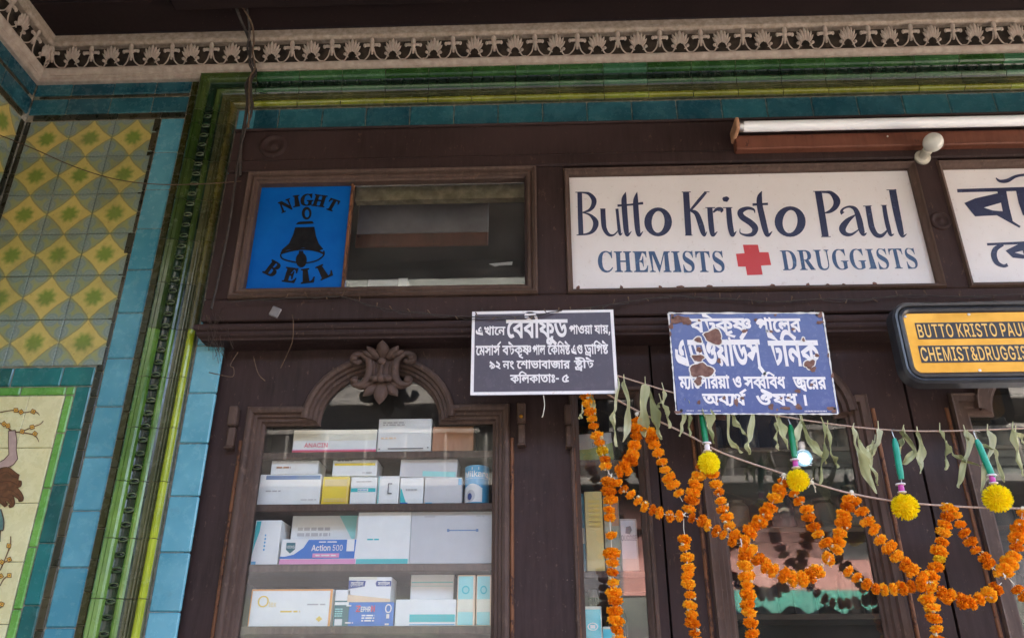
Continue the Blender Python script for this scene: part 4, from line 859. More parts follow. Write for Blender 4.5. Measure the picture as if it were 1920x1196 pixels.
# ------------------------------------------------------------------ side wall on the left
side = thing('side_wall', 'tiled side wall coming forward at the far left of the shopfront', 'wall', (WX0, -.9, 0))
b = MB(); b.box(WX0 - .25, WX0 - .004, -1.82, .25, 0, 4.3); b.build('wall_backing', M['grout'], side, 0)
def sidef(mb, a0, a1, b0, b1, pr, var, mi, c): mb.box(WX0 - .012, WX0 + pr, -a1, -a0, b0, b1, c, mi, var=var)
b = MB()
tiles_run(b, .001, 1.68, 3.617, 3.712, T, 0, sidef); tiles_run(b, .001, 1.68, 3.530, 3.603, T, 0, sidef)
b.build('upper_border_tiles', M['sea_glaze'], side, 25)
b = MB()
tiles_run(b, .023, 1.68, 3.604, 3.6165, T, 0, sidef, c=.002); tiles_run(b, .023, 1.68, 3.503, 3.5295, T, 0, sidef, c=.002)
def sidev(mb, a0, a1, b0, b1, pr, var, mi, c): mb.box(WX0 - .012, WX0 + pr, -b1, -b0, a0, a1, c, mi, var=var)
tiles_run(b, 1.5, 3.50, .001, .0225, T * .53, 0, sidev, c=.002)
b.build('black_border_tiles', M['black_glaze'], side, 25)
b = MB(); b.at['tu'] = []; b.at['tv'] = []
for i in range(10):
    for j in range(12):
        ya, zb = -.024 - i * T, pz1 - (j + 1) * T
        k = b.box(WX0 - .012, WX0 + rt.uniform(0, .001), ya - T + .001, ya - .001, zb + .001, zb + T - .001, .002, 0, var=rt.random() * .9)
        vs = b.v[k:]
        b.at['tu'] += [(v[1] - ya) / T + .5 for v in vs]; b.at['tv'] += [(v[2] - zb) / T - .5 for v in vs]
b.build('patterned_tiles', M['pattern_tile'], side, 25)

# ------------------------------------------------------------------ plaster cornice
CZ0, CZ1 = 3.672, 3.828
cor = thing('plaster_cornice', 'dusty cream plaster cornice with a pierced frieze of leaves under the ceiling', 'cornice', (0, 0, CZ0))
fxy = lambda a, c, d: (a, c, d)
pth = [(4.1, 0), (WX0, 0), (WX0, -1.82)]
def corn(name, prof, mat, nm=35):
    # path runs right to left then forward: its left is towards the camera side
    b = MB(); b.sweep(pth, prof, fxy)
    return b.build(name, mat, cor, nm)
corn('lower_moulding', [(.0, CZ0 - .004), (.016, CZ0 - .003), (.021, CZ0 + .001), (.022, CZ0 + .012), (.026, CZ0 + .015), (.0255, CZ0 + .019), (.031, CZ0 + .024), (.036, CZ0 + .033), (.038, CZ0 + .041), (.036, CZ0 + .046), (.028, CZ0 + .048), (0, CZ0 + .048)], M['plaster'])
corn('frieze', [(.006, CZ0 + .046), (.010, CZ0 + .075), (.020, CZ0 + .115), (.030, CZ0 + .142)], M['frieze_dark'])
corn('upper_moulding', [(.028, CZ0 + .1385), (.049, CZ0 + .1385), (.055, CZ0 + .1415), (.059, CZ0 + .147), (.0595, CZ0 + .154), (.056, CZ0 + .158), (.055, CZ1 + .03), (.0, CZ1 + .03)], M['old_plaster'])
# ornaments: two kinds in turn, each with its half scrolls. Local axes: x along the wall, y out of the wall (-), z up
def orn_base(b, half, feet):
    for s in (-1, 1):
        b.tube(cat([(s * half, -.012, .050), (s * (half + .002), -.013, .038), (s * (half + .007), -.012, .022), (s * .0260, -.008, .009), (s * .0378, -.008, .007)], 4), [.0024] * 17, 6)
def lob(b, x0, z0, x1, z1, w, t=.008, y=-.012): b.lobe((x0, y, z0), (x1, y, z1), w, t, Vector((0, -1, 0)))
b = MB(); orn_base(b, .0062, 0)
b.ball((0, -.013, .077), (.0085, .006, .017), 10, 8); b.ball((0, -.013, .060), (.009, .007, .009), 10, 8)
for s in (-1, 1):
    b.ball((s * .015, -.013, .064), (.012, .006, .0065), 10, 8); b.ball((s * .0245, -.014, .062), (.0055, .005, .008), 8, 6)
b.tube([(0, -.012, .028), (0, -.012, .055)], [.004, .0065], 8)
fle = b.build('fleuron', M['plaster'], cor, 50, world=False)
b = MB(); orn_base(b, .0105, 0)
lob(b, 0, .038, 0, .094, .016, .009)
for s in (-1, 1):
    lob(b, s * .006, .036, s * .013, .088, .012); lob(b, s * .009, .034, s * .025, .079, .011); b.lobe((s * .011, -.012, .030), (s * .030, -.013, .062), .009, .007)
    b.ball((s * .024, -.013, .030), .0062, 8, 6); b.tube([(s * .013, -.012, .018), (s * .019, -.013, .021), (s * .024, -.013, .029)], .0022, 6)
pal = b.build('palmette', M['plaster'], cor, 50, world=False)
x = .676 - .0752 * 33; k = 0; first = {0: fle, 1: pal}; used = set()
x = WX0 + .058
while x < 2.05:
    src = first[k % 2]; pos = Vector((x, -.020, CZ0 + .0475)); rot = (R(13), rt.uniform(-.05, .05), 0)
    sc = (rt.uniform(1.04, 1.12), 1, rt.uniform(.96, 1.03))
    if k % 2 not in used:
        used.add(k % 2); src.location = pos - WL[cor.name]; src.rotation_euler = rot
    else: put(src, cor, pos, rot, sc)
    x += .0752; k += 1
y = -.058; k = 1
while y > -.6:
    put(first[k % 2], cor, (WX0 + .020, y, CZ0 + .0475), Euler((R(13), 0, R(90)))); y -= .0752; k += 1

# ------------------------------------------------------------------ ceiling over the pavement
ceil = thing('verandah_ceiling', 'dark brown board ceiling over the shopfront above the cornice', 'ceiling', (0, -.9, CZ1))
b = MB(); n = 0; y = .25
while y > -1.73:
    b.box(-2.1, 4.3, y - .152, y, CZ1 + .03, CZ1 + .06, .004); y -= .155
b.build('ceiling_boards', M['ceiling_paint'], ceil, 20)
b = MB(); b.box(-1.28, 4.2, -.36, -.195, CZ1 - .008, CZ1 + .03, .006); b.box(-1.85, 4.2, -1.87, -1.75, CZ1 - .03, CZ1 + .03, .006)
b.build('beam', M['ceiling_paint'], ceil, 20)

# ------------------------------------------------------------------ the wooden shopfront
shop = thing('wooden_shopfront', 'dark brown carved wooden shopfront with glazed display cases and doors', 'shopfront', (.4, .05, 0))
def part(name, b, mat, parent=None, sm=30): return b.build(name, mat, parent or shop, sm)
TY = -.050
b = MB()
b.box(-1.050, 2.9, TY, .12, 3.268, 3.392, .003); b.box(-1.050, 2.9, TY - .007, .12, 3.219, 3.267, .006)
b.box(-1.050, 2.9, TY - .010, .12, 3.3922, 3.400, .003)
part('top_rail', b, M['dark_wood'])
b = MB(); b.box(-1.052, 2.9, TY, .12, 2.662, 2.738, .004); part('lower_rail', b, M['dark_wood'])
b = MB()
b.sweep([(2.9, 0), (-1.052, 0), (-1.052, .15)], [(-.03, 2.6605), (-.022, 2.652), (.006, 2.650), (.012, 2.645), (.013, 2.636), (.009, 2.629), (.003, 2.625), (.004, 2.618), (.001, 2.612), (-.008, 2.606), (-.010, 2.600), (-.03, 2.596), (-.08, 2.594)], lambda a, c, d: (a, c + TY, d))
part('sill_moulding', b, M['dark_wood'])
for x0, x1 in ((-1.050, -.972), (-.038, .095), (1.247, 1.334), (2.47, 2.9)):
    b = MB(); b.box(x0, x1, TY, .12, 2.7385, 3.2185, .003); part('stile', b, M['dark_wood'])
def ringboss(x, z, r=.028):
    b = MB(); b.lathe((x, TY, z), [(r * 1.25, 0), (r * 1.22, .003), (r * 1.1, .006), (r * .92, .0065), (r * .8, .004), (r * .72, .001), (r * .45, .001), (r * .3, .004), (.001, .006)], 28, Euler((R(90), 0, 0)))
    part('ring_boss', b, M['dark_wood'], None, 60)
ringboss(1.290, 2.977, .027); ringboss(-.905, 3.330, .040)
def frame(name, x0, x1, z0, z1, w, prof, mat):
    b = MB(); b.sweep([(x0, z0), (x0, z1), (x1, z1), (x1, z0)], prof, fxz, closed=True)
    return part(name, b, mat)
SG = [(0, -.020), (0, -.046), (.006, -.050), (.010, -.058), (.016, -.060), (.022, -.055), (.026, -.064), (.034, -.068), (.040, -.060), (.040, -.045)]
frame('bell_window_frame', -.935, -.037, 2.777, 3.177, .04, SG, M['carved_wood'])
SG2 = [(0, -.020), (0, -.046), (.005, -.050), (.009, -.054), (.012, -.060), (.016, -.062), (.019, -.052), (.019, -.045)]
frame('sign_frame', .113, 1.236, 2.757, 3.186, .02, SG2, M['carved_wood']); frame('sign_frame', 1.344, 2.455, 2.757, 3.186, .02, SG2, M['carved_wood'])
# transom window beside the bell sign
b = MB(); b.box(-.615, -.037, -.021, -.017, 2.777, 3.177); part('transom_glass', b, M['dusty_glass'], None, 0)
b = MB(); b.box(-.624, -.6155, -.036, -.008, 2.777, 3.177, .002); part('glazing_bar', b, M['worn_wood'])
b = MB()
b.box(-.62, -.036, .020, .05, P(800, 374, .02).z, 3.20); part('lintel', b, M['shop_olive'], None, 0)
b = MB(); b.box(P(672, 400, .14).x, P(916, 400, .14).x, .14, .15, P(800, 436, .14).z, P(800, 370, .14).z, .002); part('reflected_band', b, M['shop_pale'], None, 0)  # solid boards here stand for bands reflected in the pane
b = MB(); b.box(P(672, 400, .15).x, P(916, 400, .15).x, .145, .155, P(800, 462, .15).z, P(800, 436, .15).z - .001, .002); part('reflected_band', b, M['red_wood'], None, 0)
b = MB(); b.box(P(690, 530, .06).x, P(764, 530, .06).x, .06, .10, 2.75, P(720, 523, .06).z, .002); part('paper_packet', b, M['shop_pale'], None, 0)
b = MB(); b.box(P(747, 530, .059).x, P(764, 530, .059).x, .057, .0595, 2.75, P(720, 523, .06).z); part('slip_and_reflection', b, M['card_white'], None, 0)
b = MB(); slab(b, [ccw([(P(x, y, .06).x, P(x, y, .06).z) for x, y in ((917, 495), (940, 493), (961, 491), (960, 497), (936, 498), (928, 500))])], .058, .061); part('slip_and_reflection', b, M['card_white'], None, 0)  # white sliver stands for a lamp reflection in the pane

# lower front: one panelled face with two glazed openings
YF = .030
def arch_path(x0, x1, zb, zt, cx, r, n=18):
    p = [(x0, zb), (x0, zt), (cx - r, zt)]
    p += [(cx - r * math.cos(math.pi * i / n), zt + .012 + r * .85 * math.sin(math.pi * i / n)) for i in range(n + 1)]
    return p + [(cx + r, zt), (x1, zt), (x1, zb)]
ap = arch_path(-.836, -.140, 1.3, 2.352, -.487, .182)
ap2 = [(.119, 1.3), (.119, 2.43), (.290, 2.43), (.290, 1.3)]
b = MB()
out = [(-1.015, 1.25), (.343, 1.25), (.343, 2.60), (-1.015, 2.60)]
def grown(p, w):
    q = []
    for i, (x, z) in enumerate(p): q.append((x, z))
    return q
def hole(p, w=.035):      # opening a little wider than the glass so the moulding covers its edge
    c = offset(ccw(list(p)), -w)
    return c[::-1]
slab(b, [out, hole(ap), hole(ap2, .02)], YF, YF + .03)
part('front_panel', b, M['dark_wood'], None, 20)
DP = [(0, .062), (0, .048), (.006, .044), (.010, .034), (.018, .033), (.021, .024), (.029, .023), (.032, .012), (.040, .008), (.048, .010), (.052, .016), (.052, .032)]
b = MB(); b.sweep(ap, DP, fxz)
case1 = part('display_case', b, M['carved_wood'], None, 35)
b = MB(); b.sweep(ap2, [(0, .062), (0, .048), (.004, .042), (.009, .036), (.014, .034), (.017, .022), (.024, .020), (.028, .026), (.028, .032)], fxz)
case2 = part('narrow_case', b, M['carved_wood'], None, 35)
for xx, yy, r_, z1 in ((-.8965, YF - .002, .0062, 2.30), (-.0815, YF - .002, .0062, 2.30), (-1.004, YF + .002, .007, 2.40), (.100, YF - .002, .0055, 2.30)):
    b = MB(); b.tube([(xx, yy, 1.25), (xx, yy, z1)], r_, 10); part('worn_bead', b, M['worn_wood'], None, 50)
# glass
b = MB(); slab(b, [ccw(ap)], .058, .061); part('pane', b, M['window_glass'], case1, 0)
b = MB(); slab(b, [ccw(ap2)], .058, .061); part('pane', b, M['window_glass'], case2, 0)
# shelves and backs of the cases
SH = [2.278, 2.120, 1.948, 1.781]
for zz in SH:
    b = MB(); b.box(-.93, -.075, .078, .42, zz - .022, zz, .003)
    part('shelf', b, M['carved_wood'], case1)
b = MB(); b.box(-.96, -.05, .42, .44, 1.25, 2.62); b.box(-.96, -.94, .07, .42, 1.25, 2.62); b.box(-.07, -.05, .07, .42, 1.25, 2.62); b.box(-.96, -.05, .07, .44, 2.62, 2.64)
part('case_lining', b, M['inner_wood'], case1, 0)
for zz in (2.246, 1.925, 1.60):
    b = MB(); b.box(.06, .335, .078, .40, zz - .02, zz, .003); part('shelf', b, M['carved_wood'], case2)
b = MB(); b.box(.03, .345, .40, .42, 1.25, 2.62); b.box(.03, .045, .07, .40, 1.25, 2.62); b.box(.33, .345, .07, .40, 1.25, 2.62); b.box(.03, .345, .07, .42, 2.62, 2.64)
part('case_lining', b, M['inner_wood'], case2, 0)
# shutter brackets beside the case
def bracket(x, zt, w=.027, brass=False):
    b = MB(); b.box(x - w / 2, x + w / 2, YF - .032, YF + .002, zt - .062, zt, .004); b.box(x - w / 2 + .003, x + w / 2 - .002, YF - .022, YF + .002, zt - .125, zt - .064, .003); b.box(x - w / 2, x + w / 2, YF - .028, YF + .002, zt - .131, zt - .1255, .002)
    o = part('shutter_bracket', b, M['carved_wood'])
    if brass:
        b = MB(); b.ball((x, YF - .033, zt - .045), .006, 10, 8); part('brass_stud', b, M['brass'], o, 60)
bracket(-.925, 2.402); bracket(-.053, 2.402, .026, True); bracket(.087, 2.395, .022)
# carved crest on the arch
b = MB(); CX, CZc = -.478, 2.515
def cs(pts, r, yy=-.006):
    q = cat([Vector((CX + x, yy + (p[0] if p else 0), CZc + zz_)) for x, zz_, *p in pts], 5)
    b.tube(q, [r * (.55 + .45 * math.sin(math.pi * min(1, .15 + .8 * i / (len(q) - 1)))) for i in range(len(q))], 8)
for s in (-1, 1):
    cs([(s * .030, .030), (s * .050, .043), (s * .068, .040), (s * .073, .026), (s * .063, .018), (s * .055, .025)], .0105)
    cs([(s * .055, .043), (s * .036, .026), (s * .031, .0), (s * .034, -.030), (s * .048, -.050), (s * .064, -.048), (s * .068, -.034), (s * .058, -.030)], .0105)
    cs([(s * .045, .034), (s * .024, .018), (s * .020, -.008), (s * .023, -.036)], .007, -.001)
    b.ball((CX + s * .070, -.012, CZc + .030), .0095, 10, 8); b.ball((CX + s * .064, -.012, CZc - .040), .0095, 10, 8)
    b.lobe((CX + s * .010, -.002, CZc + .028), (CX + s * .040, -.024, CZc + .062), .024, .016)
    b.lobe((CX + s * .018, -.002, CZc + .030), (CX + s * .052, -.018, CZc + .050), .02, .014)
    b.lobe((CX + s * .004, -.004, CZc - .026), (CX + s * .019, -.020, CZc - .046), .022, .018); b.ball((CX + s * .017, -.016, CZc - .036), .0105, 10, 8)
    b.lobe((CX + s * .010, .004, CZc - .045), (CX + s * .042, -.006, CZc - .086), .028, .012)
    b.lobe((CX + s * .020, .004, CZc - .040), (CX + s * .060, -.004, CZc - .062), .024, .012)
b.lobe((CX, -.002, CZc + .030), (CX, -.034, CZc + .076), .034, .018)
b.ball((CX, -.020, CZc + .016), (.011, .008, .011), 12, 8); b.tube([(CX, -.018, CZc + .010), (CX, -.020, CZc - .012), (CX, -.022, CZc - .030)], [.003, .0045, .0065], 8)
b.ball((CX, -.020, CZc - .036), (.012, .011, .013), 12, 8)
b.lobe((CX, .004, CZc - .040), (CX, -.010, CZc - .112), .036, .015)
b.ball((CX, .012, CZc - .004), (.036, .018, .05), 16, 10)
b.v = [(CX + (x - CX) * 1.26, y * 1.1, CZc + (z - CZc) * 1.06) for x, y, z in b.v]
part('crest', b, M['carved_wood'], None, 60)

# doors
YD = .030
def leaf(x0, x1, bead, m):
    """one glazed door leaf from x0 to x1: flat stiles, worn beads, stepped mouldings, glass"""
    g0, g1 = x0 + bead + m, x1 - bead - m
    zt = 2.36; cx = (g0 + g1) / 2; r = min(.16, (g1 - g0) / 2 - .03)
    p = arch_path(g0, g1, 1.3, zt, cx, r)
    b = MB(); o = [(x0, 1.25), (x1, 1.25), (x1, 2.60), (x0, 2.60)]
    slab(b, [o, hole(p, .045)], YD, YD + .035)
    d = part('door_leaf', b, M['dark_wood'], None, 20)
    b = MB(); b.sweep(p, [(0, .064), (0, .055), (.006, .052), (.010, .044), (.020, .043), (.024, .034), (.036, .032), (.040, .022), (.054, .020), (.060, .016), (.064, .024), (.064, .032)], fxz)
    b.build('moulding', M['carved_wood'], d, 35)
    for xx in (g0 - .076, g1 + .076):
        b = MB(); b.tube([(xx, YD + .001, 1.25), (xx, YD + .001, zt + .02)], .0062, 10); b.build('worn_bead', M['worn_wood'], d, 50)
    b = MB(); slab(b, [ccw(p)], .060, .063); b.build('pane', M['window_glass'], d, 0)
    return d
leaf(.350, 1.098, .105, .075)
leaf(1.106, 1.93, .105, .075)
for xa, xb in ((1.085, 1.12), (.335, .362)):  # added behind the door gaps to stop light slipping through
    b = MB(); b.box(xa, xb, YD + .036, YD + .05, 1.25, 2.60); part('gap_light_stop', b, M['inner_wood'], None, 0)
b = MB(); b.box(1.94, 3.0, YD, YD + .04, 1.25, 2.60, .003); part('end_panel', b, M['dark_wood'])
b = MB(); b.box(-1.015, 3.0, YD, .06, 0, 1.245, .003); part('lower_panelling', b, M['dark_wood'])

# the room behind the doors, with its shelves of jars
room = thing('shop_interior', 'dim room behind the door glass with shelves along its back wall', 'room', (1.2, 1.5, 0))
b = MB()
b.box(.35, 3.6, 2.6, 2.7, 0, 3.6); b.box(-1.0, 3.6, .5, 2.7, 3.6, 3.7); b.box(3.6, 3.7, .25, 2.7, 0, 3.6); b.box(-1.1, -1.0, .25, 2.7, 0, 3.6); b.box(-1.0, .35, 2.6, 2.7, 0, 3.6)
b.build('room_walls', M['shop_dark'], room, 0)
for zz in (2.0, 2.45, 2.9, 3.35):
    b = MB(); b.box(.4, 3.5, 2.25, 2.59, zz - .03, zz, .003); b.build('shelf', M['inner_wood'], room, 0)

# ------------------------------------------------------------------ signs
def XZ(px, py, Y): q = P(px, py, Y); return q.x, q.z
def letters(parent, name, mat, cons_list, Y, px=None):
    for c in cons_list:
        b = MB(); sheet(b, c if isinstance(c[0], list) else [c], Y, 0, px); b.build(name, mat, parent, 0)

# white name board
YB = -.030
t = thing('name_board', 'long white enamel board lettered in navy with a red cross, over the doors', 'sign', (.675, YB, 2.757))
b = MB(); b.box(.108, 1.241, YB, .0, 2.752, 3.191, .003); b.build('board', M['white_enamel'], t)
A = (1060, 320, 5.317); Bq = (1400, 310, 5.089); YL = YB - .0008
S1 = [
 [[(143, 216, 46), (148, 430, 48), (156, 644, 50)], [(100, 217, 7), (165, 217, 12), (235, 226, 22)], [(160, 219, 10), (235, 232, 30), (284, 290, 50), (276, 352, 44), (238, 396, 28), (172, 418, 10)], [(172, 418, 10), (248, 444, 24), (302, 510, 54), (288, 582, 46), (232, 628, 24), (112, 643, 9)]],
 [[(345, 382, 6), (400, 382, 8)], [(374, 380, 50), (380, 500, 50), (390, 575, 46), (428, 636, 34), (482, 642, 18), (532, 592, 9)], [(514, 380, 30), (527, 500, 30), (538, 595, 32), (548, 640, 20), (569, 620, 5)]],
 [[(603, 213, 3), (588, 270, 46), (586, 330, 54), (598, 500, 54), (608, 600, 50), (620, 644, 30), (660, 605, 5)], [(716, 213, 3), (703, 280, 44), (702, 350, 54), (714, 520, 54), (724, 610, 48), (738, 646, 30), (776, 605, 5)], [(520, 350, 24), (640, 341, 19), (776, 325, 26)]],
 [[(1160, 215, 8), (1250, 214, 9)], [(1203, 213, 62), (1216, 430, 62), (1229, 647, 62)], [(1192, 645, 8), (1268, 645, 8)], [(1402, 215, 28), (1330, 300, 32), (1246, 398, 22)], [(1384, 213, 8), (1437, 213, 8)], [(1246, 398, 20), (1306, 428, 46), (1345, 520, 56), (1370, 606, 52), (1388, 646, 26), (1412, 608, 5)]],
 [[(1396, 370, 8), (1494, 370, 10)], [(1440, 368, 52), (1450, 500, 54), (1461, 600, 52), (1474, 644, 34), (1516, 608, 6)], [(1474, 418, 14), (1512, 386, 34), (1556, 392, 44), (1552, 420, 6)]],
 [[(1570, 370, 8), (1665, 370, 9)], [(1627, 368, 52), (1640, 520, 56), (1654, 600, 54), (1670, 644, 36), (1706, 604, 6)]],
 [[(1890, 424, 6), (1876, 388, 22), (1812, 376, 34), (1746, 410, 56), (1764, 464, 58), (1846, 520, 60), (1892, 574, 62), (1872, 630, 46), (1810, 644, 28), (1746, 624, 14), (1742, 578, 5)]]]
S2 = [[[(146, 246, 3), (124, 300, 46), (124, 380, 56), (150, 500, 58), (178, 615, 54), (202, 668, 36), (245, 630, 5)], [(56, 376, 26), (130, 372, 20), (203, 369, 23)]],
 [[(634, 250, 7), (745, 250, 12)], [(682, 248, 64), (712, 430, 64), (752, 680, 64)], [(712, 681, 8), (802, 681, 8)], [(718, 258, 14), (800, 262, 34), (858, 330, 66), (848, 392, 54), (800, 438, 34), (744, 456, 10)]],
 [[(918, 462, 40), (905, 440, 28), (930, 410, 18), (988, 396, 22), (1042, 428, 44), (1076, 530, 58), (1094, 612, 56), (1116, 660, 36), (1146, 645, 5)], [(1042, 470, 8), (962, 530, 48), (914, 600, 66), (938, 652, 44), (1000, 660, 26), (1072, 612, 10)]],
 [[(1110, 391, 7), (1192, 388, 9)], [(1157, 388, 52), (1176, 500, 54), (1196, 596, 54), (1236, 662, 46), (1292, 670, 34), (1352, 610, 12)], [(1280, 383, 7), (1338, 383, 8)], [(1311, 383, 40), (1330, 500, 42), (1354, 605, 42), (1376, 665, 28), (1407, 655, 5)]],
 [[(1334, 236, 7), (1428, 236, 9)], [(1391, 234, 68), (1422, 400, 66), (1456, 560, 60), (1475, 645, 50), (1492, 678, 26), (1527, 655, 5)]]]
b = MB()
for L in S1: sheet(b, [ribbon(s) for s in L], YL, 0, A)
sheet(b, [ring(925, 512, 138, 144), ring(925, 512, 64, 108, rot=.05, rev=True)], YL, 0, A); sheet(b, [blob(1600, 285, 32, 28, 16, .1, 3)], YL, 0, A)
for L in S2: sheet(b, [ribbon(s) for s in L], YL, 0, Bq)
sheet(b, [ring(415, 538, 148, 146), ring(414, 538, 70, 110, rot=.12, rev=True)], YL, 0, Bq)
b.build('name_lettering', M['navy_paint'], t, 0)
def line(font, s, pa, pb, htop, Y, bold=0, em=700, track=0, slant=0):
    """a line of text from pixel pa (left, base line) to pb (right, base line), tops at htop"""
    x0, z0 = XZ(*pa, Y); x1, z1 = XZ(*pb, Y); zt = XZ(pa[0], htop, Y)[1]
    c = text(font, s, x0, x1, 0, zt - z0, bold, em, track, slant)
    return [[(x, z + z0 + (z1 - z0) * (x - x0) / (x1 - x0)) for x, z in k] for k in c]
letters(t, 'trade_lettering', M['sky_ink'], [line(FONT_SERIF, 'CHEMISTS', (1122, 510), (1360, 510), 471, YL, 4, 690, 25), line(FONT_SERIF, 'DRUGGISTS', (1468, 507), (1723, 503), 469, YL, 0, 690, 25)], YL)
letters(t, 'red_cross', M['red_paint'], [[(1393, 459), (1421, 459), (1424, 473), (1441, 473), (1446, 497), (1427, 498), (1430, 515), (1401, 516), (1398, 500), (1384, 500), (1380, 476), (1396, 475)]], YL, (0, 0, 1))
rn = random.Random(8)
for x in (1084, 1165, 1238, 1276, 1330, 1448, 1515, 1552, 1582, 1640):
    b = MB(); sheet(b, [blob(x, 540 - (x - 1070) * .0125, rn.uniform(3, 7), rn.uniform(2, 4), 10, .3, x)], YL - .0005, 0, (0, 0, 1)); b.build('rust_spot', M['rust'], t, 0)

# second white board, in Bengali, running out of the picture on the right
t = thing('name_board', 'white enamel board with big navy Bengali lettering, cut off by the right edge', 'sign', (1.9, YB, 2.757))
b = MB(); b.box(1.339, 2.46, YB, .0, 2.752, 3.191, .003); b.build('board', M['white_enamel'], t)
C = (1740, 300, 2.717)
b = MB()
sheet(b, [ccw([(148, 149), (560, 136), (560, 156), (150, 166)]), ccw([(185, 220), (240, 196), (356, 170), (352, 158), (398, 155), (414, 240), (432, 312), (472, 338), (466, 346), (436, 330), (350, 282), (240, 288)]), ccw([(285, 243), (372, 218), (381, 262), (330, 258)])[::-1],
          ccw([(448, 155), (520, 150), (530, 280), (484, 282), (462, 220)])], YL, 0, C)
sheet(b, [ribbon([(346, 92, 5), (366, 108, 14), (404, 106, 20), (448, 84, 14), (500, 76, 12), (560, 78, 10)])], YL - .0003, 0, C)
sheet(b, [ccw([(300, 424), (560, 412), (560, 426), (302, 436)]), ribbon([(384, 432, 12), (346, 452, 26), (336, 486, 30), (352, 524, 24), (384, 540, 16), (406, 534, 18)]), ccw([(395, 462), (470, 424), (540, 424), (540, 470), (520, 506), (432, 498)]), ccw([(442, 472), (482, 462), (489, 484)])[::-1]], YL, 0, C)
b.build('lettering', M['navy_paint'], t, 0)

# night bell pane
YN = -.022
t = thing('bell_sign', 'bright blue painted glass sign with a black bell reading NIGHT BELL', 'sign', (-.78, YN, 2.777))
b = MB(); b.box(-.935, -.625, YN, YN + .004, 2.777, 3.176); b.build('pane', M['blue_glass_paint'], t, 0)
Zq = (430, 310, 3.3103); b = MB(); Yn = YN - .0008
def placed(ch, px, py, size, ang):
    x, z = XZ(Zq[0] + px / Zq[2], Zq[1] + py / Zq[2], Yn)
    adv, cs = glyph(FONT_SERIF, ch); out = []
    xs = [p[0] for c in cs for p in c]; mx = (min(xs) + max(xs)) / 2
    ca, sa = math.cos(R(ang)), math.sin(R(ang))
    for c in cs:
        c = offset(c, 24)
        out.append([(x + ((p[0] - mx) * ca * .9 - (p[1] - 345) * sa) * size, z + ((p[0] - mx) * sa * .9 + (p[1] - 345) * ca) * size) for p in c])
    return out
for ch, x, y, a in (('N', 350, 250, 24), ('I', 416, 222, 9), ('G', 482, 214, 0), ('H', 560, 220, -10), ('T', 640, 246, -22)): sheet(b, placed(ch, x, y, .0000655, a), Yn)
for ch, x, y, a in (('B', 268, 640, -30), ('E', 380, 680, -9), ('L', 487, 684, 6), ('L', 590, 656, 26)): sheet(b, placed(ch, x, y, .000076, a), Yn)
sheet(b, [ring(480, 298, 30, 40), ring(482, 300, 14, 24, rev=True)], Yn, 0, Zq)
sheet(b, [ccw([(440, 350), (515, 346), (526, 362), (412, 368), (424, 354)])], Yn, 0, Zq)
sheet(b, [ccw([(408, 386), (528, 382), (538, 440), (556, 488), (584, 520), (560, 530), (460, 512), (360, 526), (318, 548), (326, 524), (370, 486), (396, 430)])], Yn, 0, Zq)
sheet(b, [ribbon([(318, 548, 12), (380, 530, 12), (460, 520, 12), (540, 530, 12), (586, 548, 12)]), ribbon([(318, 550, 10), (330, 580, 9), (400, 600, 9), (470, 606, 8), (540, 592, 8), (584, 560, 9), (586, 530, 9)]), ring(447, 588, 34, 46), ribbon([(445, 530, 26), (446, 560, 34)])], Yn - .0003, 0, Zq)
b.build('bell_lettering', M['bell_black'], t, 0)

# black baby-food sign
YK = -.120
def plate(name, label, corners, Y, th, mat, cham=.002):
    q = [XZ(x, y, Y) for x, y in corners]
    x0 = (q[0][0] + q[3][0]) / 2; x1 = (q[1][0] + q[2][0]) / 2; z1 = (q[0][1] + q[1][1]) / 2; z0 = (q[2][1] + q[3][1]) / 2
    t = thing(name, label, 'sign', ((x0 + x1) / 2, Y, z0))
    b = MB(); b.box(x0, x1, Y, Y + th, z0, z1, cham); b.build('plate', mat, t)
    return t, x0, x1, z0, z1
t, x0, x1, z0, z1 = plate('hanging_sign', 'small black sign with white border and white Bengali lettering, hung below the beam', [(886, 583), (1152, 581), (1158, 738), (880, 742)], YK, .006, M['black_enamel'])
b = MB(); w = .0105; Yk = YK - .0008
sheet(b, [[(x0 + .001, z0 + .001), (x1 - .001, z0 + .001), (x1 - .001, z1 - .001), (x0 + .001, z1 - .001)], [(x0 + w, z0 + w), (x0 + w * .9, z1 - w), (x1 - w, z1 - w * .9), (x1 - w * .9, z0 + w)]], Yk)
b.build('white_border', M['white_enamel'], t, 0)
K = lambda x, y: (870 + x / 6.4, 570 + y / 6.4)
def bl(s, xa, ya, xb, yb, top, bold=26, Y=None, F=None):
    F = F or K
    return line(FONT_BN, s, F(xa, ya), F(xb, yb), F(xa, top)[1], Y if Y is not None else Yk, bold, 560)
